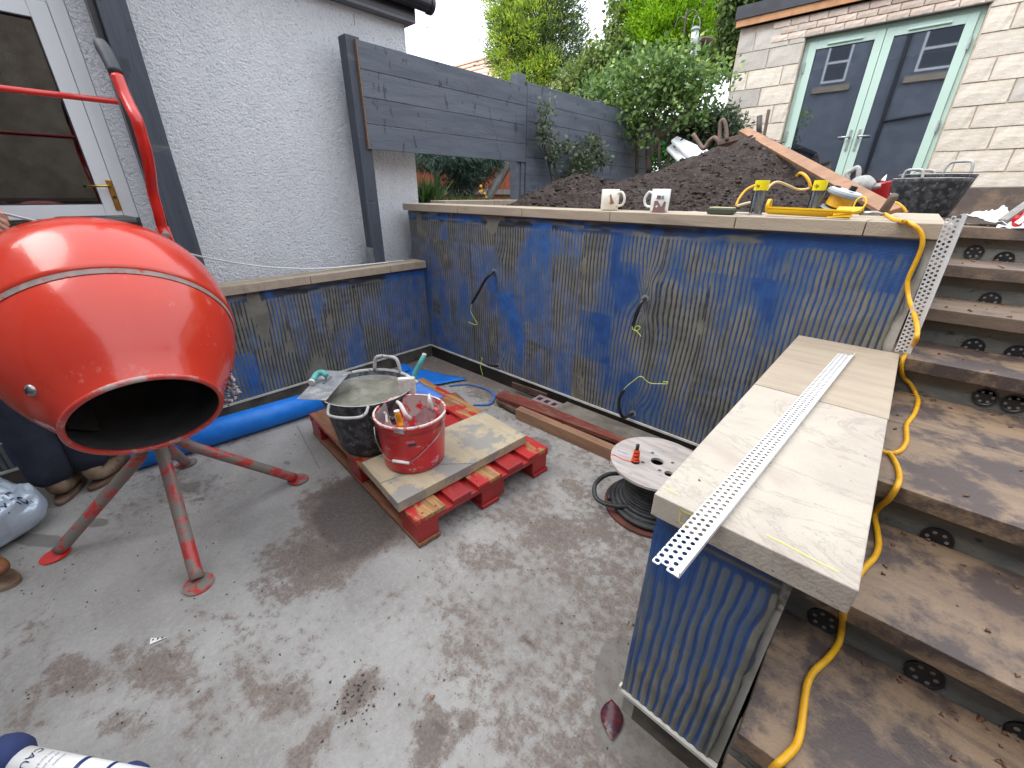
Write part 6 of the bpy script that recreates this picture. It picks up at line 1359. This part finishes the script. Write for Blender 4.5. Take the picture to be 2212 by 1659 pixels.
# fern-like plant, marigolds and grass inside the opening
def tuft(name, label, cat, cx_, cy_, n, h, mat, r=.15, w_=.012):
    t = thing(name, label, cat, (cx_, cy_, G)); P = np.stack([cx_+rng.normal(0, r*.5, n), cy_+rng.normal(0, r*.5, n), np.full(n, G)], 1); D = np.array([0, 0, 1.0])+rng.normal(0, .38, (n, 3))*[1, 1, .2]
    leaves('blades', P, D, h*rng.uniform(.5, 1.1, n), w_*rng.uniform(.7, 1.3, n), mat, t, rng.random(n)); return t
p = OP(920, 425, -4.1); tuft('fern', 'green fern at the left side of the fence opening', 'fern', p[0], p[1], 170, .38, m_lgrass, .16, .022)
p = OP(1000, 430, -4.0); tuft('grass_tuft', 'green grass tuft below the feathery conifer', 'grass', p[0], p[1], 120, .17, m_lgrass, .22)
p = OP(1095, 432, -4.0); tuft('grass_tuft', 'green grass tuft at the right end of the fence opening', 'grass', p[0], p[1], 160, .13, m_lgrass, .22)
p = OP(1045, 430, -3.9); mg = tuft('marigold_plant', 'small yellow flowered plant in the fence opening', 'flower', p[0], p[1], 90, .14, m_lgrass, .12, .02)
for (px, py) in ((1041, 412), (1047, 418), (1050, 426), (1037, 414), (1039, 402)):
    f = onx(px, py, p[0]+.03); mk('flower_head', disc(f, (1, -.6, .6), .016, .008, 9), m_flower, mg)
for i, yq in enumerate(np.arange(3.4, 7.4, .16)): pass
rf = thing('red_fence', 'red brown board fence beyond the fence opening', 'fence', (-6.2, 5.5, G))
fb_ = mesh_from('fence_board', *box(0, .02, 0, .145, 0, 1.15)); fb_.materials.append(m_redfence)
for k in range(34): put(fb_, rf, (-6.2, 3.2+k*.152, 1.25), name='fence_board')
for z0 in (1.42, 1.98): mk('fence_rail', box(-6.17, -6.13, 3.2, 8.3, z0, z0+.09), m_greywood, rf)
o = mk('timber_prop', beam(OP(1052, 432, -4.4), OP(1105, 335, -4.4), .12, .05), m_greywood, bevel=.003); tag(o, 'weathered grey timber prop leaning in the fence opening', 'timber')
o = mk('timber_prop', beam(OP(1066, 415, -4.8), OP(1115, 335, -4.8), .05, .05), m_gutter, bevel=.003); tag(o, 'thin black prop behind the grey one in the fence opening', 'timber')
for (px, l) in ((935, 'orange garden trug at the foot of the feathery conifer'), (1088, 'small orange dish behind the marigolds')):
    q = OP(px, 421, -5.2); o = mk('plant_saucer', lathe([(.0001, 0), (.10, 0), (.13, .04), (.12, .04), (.0001, .01)], (q[0], q[1], 1.32), (0, 0, 1), 20), m_redfence, smooth=True); tag(o, l, 'saucer')
# wispy climber over the top of the first fence bay
tw = thing('wispy_twigs', 'sparse wispy twigs against the bright sky above the fence', 'twigs', tuple(onx(960, 150, -5.2)))
P = np.array([onx(px+rng.normal(0, 4), py+rng.normal(0, 5), -5.2) for t in np.linspace(0, 1, 44) for px, py in ((918+58*t, 45+105*t),)]); leaves('twig_leaves', P, rng.normal(size=P.shape), rng.uniform(.015, .03, len(P)), np.full(len(P), .012), m_lrose, tw, rng.random(len(P)))
# tiled roof beyond the fence
o = thing('tiled_roof', 'pale pinkish tiled roof just showing above the fence', 'roof', tuple(ony(1060, 170, 14)))
a, b, c, d = ony(985, 142, 14), ony(1112, 105, 14), ony(1112, 215, 13), ony(985, 215, 13)
mk('roof_slope', plate([a, b, c, d], .1), m_tile, o)
for k in range(9):
    t0 = (k+.5)/9; e0, e1 = a*(1-t0)+d*t0, b*(1-t0)+c*t0; mk('tile_course', beam(e0+np.array([0, -.06, .02]), e1+np.array([0, -.06, .02]), .16, .05), m_tile, o)
# trampoline net
tn = thing('trampoline_net', 'sagging black trampoline net behind the fence', 'net', tuple(ony(1270, 225, 8.2)))
nx_ = [ony(px, py, 8.2) for px, py in ((1246, 190), (1265, 198), (1290, 200), (1313, 192))]
for k in range(8):
    mk('net_strand', tube(smooth_path([q+np.array([0, 0, -k*.055]) for q in nx_], 4), .004, 4), m_gutter, tn)
for px in range(1248, 1316, 7): mk('net_strand', tube([ony(px, 194, 8.2), ony(px, 240, 8.2)], .003, 4), m_gutter, tn)
mk('net_pole', tube([ony(1247, 190, 8.2), ony(1240, 240, 8.2)], .02, 8), m_steel, tn)
# bird feeder on its pole
YB = 7.2; bf = thing('bird_feeder_pole', 'black hooked garden pole standing before the golden conifer', 'feeder pole', (ony(1480, 300, YB)[0], YB, G))
B5 = lambda pts: smooth_path([ony(px, py, YB) for px, py in pts], 4)
mk('pole_shaft', tube(B5([(1470, 300), (1474, 120), (1479, 60), (1484, 24)]), .014, 8), m_darktube, bf, smooth=True)
mk('crook', tube(B5([(1479, 45), (1486, 30), (1497, 22), (1505, 27), (1506, 36)]), .010, 8), m_darktube, bf, smooth=True)
mk('crook', tube(B5([(1479, 42), (1472, 36), (1466, 40), (1460, 52), (1459, 60)]), .010, 8), m_darktube, bf, smooth=True)
mk('finial', tube([ony(1484, 26, YB), ony(1485, 18, YB)], [.016, .003], 8), m_darktube, bf)
fd = thing('bird_feeder', 'white tube bird feeder hanging from the hooked pole', 'bird feeder', tuple(ony(1500, 122, YB)))
mk('feeder_tube', tube([ony(1502, 64, YB-.05), ony(1499, 106, YB-.05)], .052, 16), m_greyp2, fd, smooth=True)
mk('feeder_lid', lathe([(.0001, .05), (.05, .03), (.072, 0), (.0001, 0)], ony(1502, 65, YB-.05), (0, 0, 1), 20), m_greyp, fd)
mk('feeder_base', lathe([(.05, .10), (.052, .03), (.068, -.02), (.0001, -.02)], ony(1499, 118, YB-.05), (0, 0, 1), 20), m_dullsteel, fd)
mk('hanger', tube(B5([(1495, 64), (1500, 40), (1506, 34), (1512, 44), (1511, 64)]), .004, 6), m_dullsteel, fd)
f2 = thing('feeder_dish', 'grey round feeder dish behind the white tube feeder', 'feeder dish', tuple(ony(1515, 100, YB+.1)))
mk('dish', lathe([(.0001, 0), (.11, .01), (.15, .05), (.15, .07), (.12, .03), (.0001, .02)], ony(1515, 99, YB+.1), (0, 0, 1), 24), m_rust, f2, smooth=True)

# ================================================================== BAG, BOOT
q = onz(-50, 1110, 0); bg_ = thing('cement_sack', 'silver white plastic sack with navy print at the left edge of the patio', 'sack', (q[0], q[1], 0))
bx_, by_ = onz(-60, 1130, .06)[:2]
uu, vv = np.meshgrid(np.linspace(0, 2*np.pi, 64), np.linspace(-np.pi/2, np.pi/2, 30)); su_ = np.sign(np.cos(vv))*np.abs(np.cos(vv))**.45
ang = .55; X_ = .25*np.sign(np.cos(uu))*np.abs(np.cos(uu))**.6*su_; Y_ = .19*np.sign(np.sin(uu))*np.abs(np.sin(uu))**.6*su_; Z_ = .105+.105*np.sign(np.sin(vv))*np.abs(np.sin(vv))**.75
nz = fbm(uu*2.2+3, vv*3, 71)-.5; X_ *= 1+nz*.16; Y_ *= 1+nz*.2; Z_ = np.maximum(.002, Z_*(1+nz*.5)+.02*np.sin(X_*30+Y_*18)*(Z_ > .1))
BXc = onz(-78, 1118, .12)[:2]
Xw = BXc[0]+X_*math.cos(ang)-Y_*math.sin(ang); Yw = BXc[1]+X_*math.sin(ang)+Y_*math.cos(ang)
mk('sack_body', grid(Xw, Yw, Z_), m_bag, bg_, smooth=True)
def drape(off=.004):
    def f(p):
        d2 = (Xw-p[0])**2+(Yw-p[1])**2; d2 = np.where(Z_ > .07, d2, 9).ravel(); i = np.argpartition(d2, 6)[:6]; w_ = 1/(d2[i]+1e-6); return np.array([p[0], p[1], (Z_.ravel()[i]*w_).sum()/w_.sum()+.008])
    return f
for (px, py, s, tx) in ((-48, 1078, .080, 'lucr'), (6, 1072, .022, 'E NO!'), (-50, 1130, .050, 'bcmix.co.')):
    O = onz(px, py, .20); U = onz(px+40, py-24, .20)-O; text_mesh('printed_text', tx, s, O, U, onz(px, py-30, .20)-O, m_ink, bg_, bend=drape())
o = thing('leather_boot', 'rounded rust brown leather boot toe at the left edge of the patio', 'boot', tuple(onz(-10, 1270, 0)))
q = onz(-48, 1258, 0); bd = np.array([.55, .45, 0]); bd /= np.linalg.norm(bd)
V = []; 
uu, vv = np.meshgrid(np.linspace(0, 2*np.pi, 40), np.linspace(-np.pi/2, np.pi/2, 20)); sx_ = np.cos(vv)
a_ = .17*np.cos(uu)*sx_; b_ = .062*np.sin(uu)*sx_; c_ = .085+.07*np.sin(vv)*(1-.35*np.clip(np.cos(uu)*sx_, 0, 1)); sn = np.array([-bd[1], bd[0], 0])
mk('upper', grid(q[0]+a_*bd[0]+b_*sn[0], q[1]+a_*bd[1]+b_*sn[1], c_), m_tanleather, o, smooth=True)
sole = [(q[0]+.178*math.cos(t)*bd[0]+.066*math.sin(t)*sn[0], q[1]+.178*math.cos(t)*bd[1]+.066*math.sin(t)*sn[1]) for t in np.linspace(0, 2*math.pi, 33)[:-1]]
mk('sole', prism(sole, 0, .022), m_boot, o, bevel=.004)

# ================================================================== PEOPLE
def skin(name, verts, edges, radii, mat, parent=None, sub=2, loc=None, root=0):
    verts = np.array(verts, float); base = WL[parent] if parent is not None else np.array(loc, float)
    me = bpy.data.meshes.new(name); me.from_pydata([tuple(v-base) for v in verts], edges, []); me.materials.append(mat)
    o = bpy.data.objects.new(name, me); col.objects.link(o); WL[o] = base
    if parent is None: o.location = Vector(base)
    else: o.parent = parent
    m_ = o.modifiers.new('skin', 'SKIN'); m_.use_smooth_shade = True
    for i, r in enumerate(radii): me.skin_vertices[0].data[i].radius = (r, r) if np.isscalar(r) else r; me.skin_vertices[0].data[i].use_root = (i == root)
    s = o.modifiers.new('sub', 'SUBSURF'); s.levels = sub; s.render_levels = sub; return o
def chain(*L): return [(a, b) for a, b in zip(L[:-1], L[1:])]
def worker():
    an1, an2 = np.array([-2.825, -.315, .10]), np.array([-2.845, -.175, .10]); hd1, hd2 = np.array([-.93, .36, 0]), np.array([-.67, .74, 0])
    kn1, kn2 = np.array([-2.95, -.34, .57]), np.array([-3.02, -.17, .57]); hp1, hp2 = np.array([-2.98, -.40, 1.02]), np.array([-3.02, -.16, 1.02])
    pe = np.array([-3.00, -.28, 1.08]); ch = np.array([-2.97, -.26, 1.42]); ns = np.array([-2.95, -.25, 1.62]); nk = np.array([-2.93, -.24, 1.70]); hc_ = np.array([-2.92, -.23, 1.80]); ht = np.array([-2.92, -.22, 1.90])
    sh1, sh2 = np.array([-2.92, -.62, 1.57]), np.array([-3.05, -.26, 1.56]); el1, el2 = np.array([-2.80, -.60, 1.26]), np.array([-3.0, -.28, 1.27])
    wr2 = onx(-30, 478, -2.78); wr1 = onx(-62, 520, -2.74)
    p = skin('person', [pe, hp1, kn1, an1, hp2, kn2, an2, ch, ns, nk, hc_, ht, sh1, el1, wr1, sh2, el2, wr2], chain(0, 1, 2, 3)+chain(0, 4, 5, 6)+chain(0, 7, 8, 9, 10, 11)+chain(8, 12, 13, 14)+chain(8, 15, 16, 17),
             [.13, .085, .06, .045, .085, .06, .045, .14, .09, .055, .095, .07, .06, .045, .030, .06, .045, .030], m_skin, loc=(-2.95, -.27, 0))
    tag(p, 'worker in navy trousers standing behind the red mixer, holding a white bead', 'person')
    f1, f2 = an1*0+[an1[0], an1[1], .05], an2*0+[an2[0], an2[1], .05]
    skin('trousers', [pe, hp1, kn1, an1+[0, 0, -.02], hp2, kn2, an2+[0, 0, -.015], (hp1+kn1)/2, (kn1+an1)/2+[0, 0, .0], (kn2+an2)/2], [(0, 1), (1, 7), (7, 2), (2, 8), (8, 3), (0, 4), (4, 5), (5, 9), (9, 6)],
         [.155, .125, .105, (.082, .090), .125, .105, (.082, .090), .112, .092, .092], m_navy, p)
    skin('jacket', [pe+[0, 0, -.02], ch, ns, sh1, el1, wr1*.75+el1*.25, sh2, el2, wr2*.75+el2*.25], chain(0, 1, 2)+chain(2, 3, 4, 5)+chain(2, 6, 7, 8), [.17, .18, .10, .085, .062, .05, .085, .062, .05], m_navy, p)
    for an, hd_ in ((an1, hd1), (an2, hd2)):
        b = skin('boot', [an+[0, 0, .06], an+[0, 0, -.03]-hd_*.02, an+hd_*.10+[0, 0, -.05], an+hd_*.21+[0, 0, -.058]], chain(0, 1, 2, 3), [.045, .048, .042, .034], m_boot, p)
        sn = np.array([-hd_[1], hd_[0], 0]); c = an+hd_*.085; poly = [tuple((c+hd_*.155*math.cos(t)+sn*.048*math.sin(t))[:2]) for t in np.linspace(0, 2*math.pi, 29)[:-1]]
        mk('boot_sole', prism(poly, .002, .024), m_bark, b) if False else mk('boot_sole', prism(poly, .002, .024), M('boot_sole', (.10, .05, .03), (.17, .11, .075), 14, rough=.8), p, bevel=.005)
    mk('knee_piping', tube(smooth_path([onx(px, py, -2.90) for px, py in ((-6, 959), (18, 957), (40, 951), (62, 940))], 4), .0045, 6), m_dullsteel, p, smooth=True)
    skin('hair', [hc_+[-.01, 0, .05], ht+[-.01, 0, .0], hc_+[.03, 0, .06]], chain(0, 1)+[(0, 2)], [.095, .085, .085], m_hair, p)
    # face
    fd_ = np.array([-.75, .65, 0]); sn = np.array([.65, .75, 0]); 
    for s in (-1, 1): mk('eye', lathe([(.012*math.sin(a)+.0001, -.012*math.cos(a)) for a in np.linspace(0, math.pi, 8)], hc_+fd_*.085+sn*.032*s+[0, 0, .005], (0, 0, 1), 12), m_white, p, smooth=True); mk('ear', disc(hc_+sn*.092*s, sn*s, .03, .015, 14), m_skin, p)
    skin('nose', [hc_+fd_*.09+[0, 0, .01], hc_+fd_*.115+[0, 0, -.025]], [(0, 1)], [.010, .016], m_skin, p, 1)
    mk('mouth', beam(hc_+fd_*.094+sn*.025+[0, 0, -.055], hc_+fd_*.094-sn*.025+[0, 0, -.055], .012, .01), m_tanleather, p)
    # hands: palm and five fingers each; sight coordinates fix knuckles at the picture's edge
    def hand(wr, pts, th):
        for i, ((a, b, c), r) in enumerate(zip(pts, (.0115, .012, .0115, .010))):
            skin('finger', [wr*.45+a*.55, a, b, c], chain(0, 1, 2, 3), [.014, r*1.15, r, r*.8], m_skin, p, 2)
        skin('finger', th, chain(*range(len(th))), [.018, .014, .012, .010][:len(th)], m_skin, p, 2)
        mid = (pts[1][0]+pts[2][0])/2; skin('palm', [wr, wr*.5+mid*.5, mid], chain(0, 1, 2), [(.030, .024), (.040, .020), (.040, .016)], m_skin, p, 2)
    X = -2.74; h = lambda px, py, dx=0: np.array(onx(px, py, X+dx))
    hand(np.array(wr2), [(h(-4, 455), h(8, 466, .02), h(14, 478, .015)), (h(-4, 466), h(9, 478, .025), h(17, 490, .02)), (h(-5, 478), h(10, 490, .025), h(22, 501, .02)), (h(-6, 490), h(8, 502, .02), h(27, 510, .015))], [np.array(wr2), h(-14, 480), h(-6, 492), h(4, 500)])
    hand(np.array(wr1), [(h(-30, 520), h(-14, 512, .02), h(-4, 520, .01)), (h(-30, 528), h(-13, 521, .02), h(-4, 528, .01)), (h(-30, 537), h(-14, 530, .02), h(-5, 536, .01)), (h(-30, 545), h(-16, 540, .02), h(-8, 544, .01))], [np.array(wr1), h(-40, 512), h(-28, 502), h(-16, 506)])
worker()
# the person crouching beside the camera: a navy trouser thigh with a sealant tube in its pocket
def helper():
    H = lambda px, py, z: np.array(onz(px, py, z-.50))
    kn = H(330, 1800, .80); hp_ = H(-140, 1725, .82); base = (hp_[0]-.05, hp_[1]-.1, 0)
    d = (kn-hp_)/np.linalg.norm(kn-hp_)
    hp = np.array([hp_[0]-.06, hp_[1]-.12, .33]); pe = hp+[-.09, -.12, .06]; h2 = pe+[-.05, -.14, -.04]; k2 = h2+[.36, -.16, -.17]; a2 = k2+[-.36, -.10, -.02]; a1 = kn+np.array([-.10, -.14, -.22])
    ch = pe+[-.03, -.02, .36]; ns = ch+[.0, 0, .2]; nk = ns+[0, 0, .09]; hc_ = nk+[.02, .02, .11]; s1 = ns+[.08, .16, -.04]; s2 = ns+[-.08, -.18, -.04]; e1 = s1+[-.06, .0, -.28]; w1 = e1+[-.02, -.05, -.24]; e2 = s2+[-.05, -.03, -.28]; w2 = e2+[.05, 0, -.24]
    p = skin('person', [pe, hp, kn, a1, h2, k2, a2, ch, ns, nk, hc_, s1, e1, w1, s2, e2, w2], chain(0, 1, 2, 3)+chain(0, 4, 5, 6)+chain(0, 7, 8, 9, 10)+chain(8, 11, 12, 13)+chain(8, 14, 15, 16), [.12, .08, .055, .042, .08, .055, .042, .14, .085, .055, .10, .055, .045, .03, .055, .045, .03], m_skin, loc=(hp[0], hp[1], 0))
    tag(p, 'navy clothed thigh of a person beside the camera, sealant tube in its pocket', 'person')
    skin('trousers', [pe, hp, kn, a1, h2, k2, a2], chain(0, 1, 2, 3)+chain(0, 4, 5, 6), [.14, .085, .075, .07, .1, .075, .07], m_navy2, p)
    skin('jacket', [pe, ch, ns, s1, e1, w1, s2, e2, w2], chain(0, 1, 2)+chain(2, 3, 4, 5)+chain(2, 6, 7, 8), [.15, .17, .10, .075, .06, .045, .075, .06, .045], m_navy2, p)
    skin('pocket_flap', [H(-30, 1640, .90), H(20, 1632, .905), H(52, 1645, .90)], chain(0, 1, 2), [.045, .042, .036], m_navy2, p)
    skin('pocket_flap', [H(262, 1668, .885), H(285, 1664, .89), H(318, 1674, .885)], chain(0, 1, 2), [.014, .018, .014], m_navy2, p)
    skin('hair', [hc_+[0, 0, .03], hc_+[-.02, 0, .08]], [(0, 1)], [.10, .085], m_hair, p)
    T0, T1 = H(24, 1642, .90), H(330, 1702, .89); r = .0255
    t = thing('sealant_tube', 'white sealant cartridge with navy print at the bottom left corner', 'sealant tube', tuple(T0))
    ax_ = (T1-T0)/np.linalg.norm(T1-T0); mk('cartridge', tube([T0, T1], r, 32), m_white, t, smooth=True)
    Lt = np.linalg.norm(T1-T0)
    for f0, f1_ in ((.49, .52), (.685, .71)): mk('navy_band', lathe([(r+.0006, Lt*f0), (r+.0006, Lt*f1_)], T0, ax_, 32), m_ink, t, smooth=True)
    # print facing up to the camera
    tc_ = EYE-(T0+T1)/2; nv = tc_-ax_*(tc_@ax_); nv /= np.linalg.norm(nv); cr = np.cross(nv, ax_)
    def bend(pt): 
        q = pt-T0; s = q@ax_; w_ = (q@cr); a_ = w_/r; return T0+ax_*s+(cr*math.sin(a_)+nv*math.cos(a_))*(r+.0012)
    text_mesh('printed_text', 'CAULK', .019, T0+ax_*Lt*.155-cr*(-.030)+nv*r, -cr, ax_*1.0, m_ink, t, bend=bend)
    for i, tx in enumerate(('fast drying flexible', 'gap and joint filler', 'paintable   interior')):
        text_mesh('small_print', tx, .0062, T0+ax_*Lt*(.26+.045*i)+cr*.026+nv*r, -cr, ax_, m_greyp, t, bend=bend)
helper()
for o in bpy.data.objects:
    if o.type == 'MESH' and 'kind' not in o and o.parent is None and 'label' not in o: print('UNLABELLED', o.name)
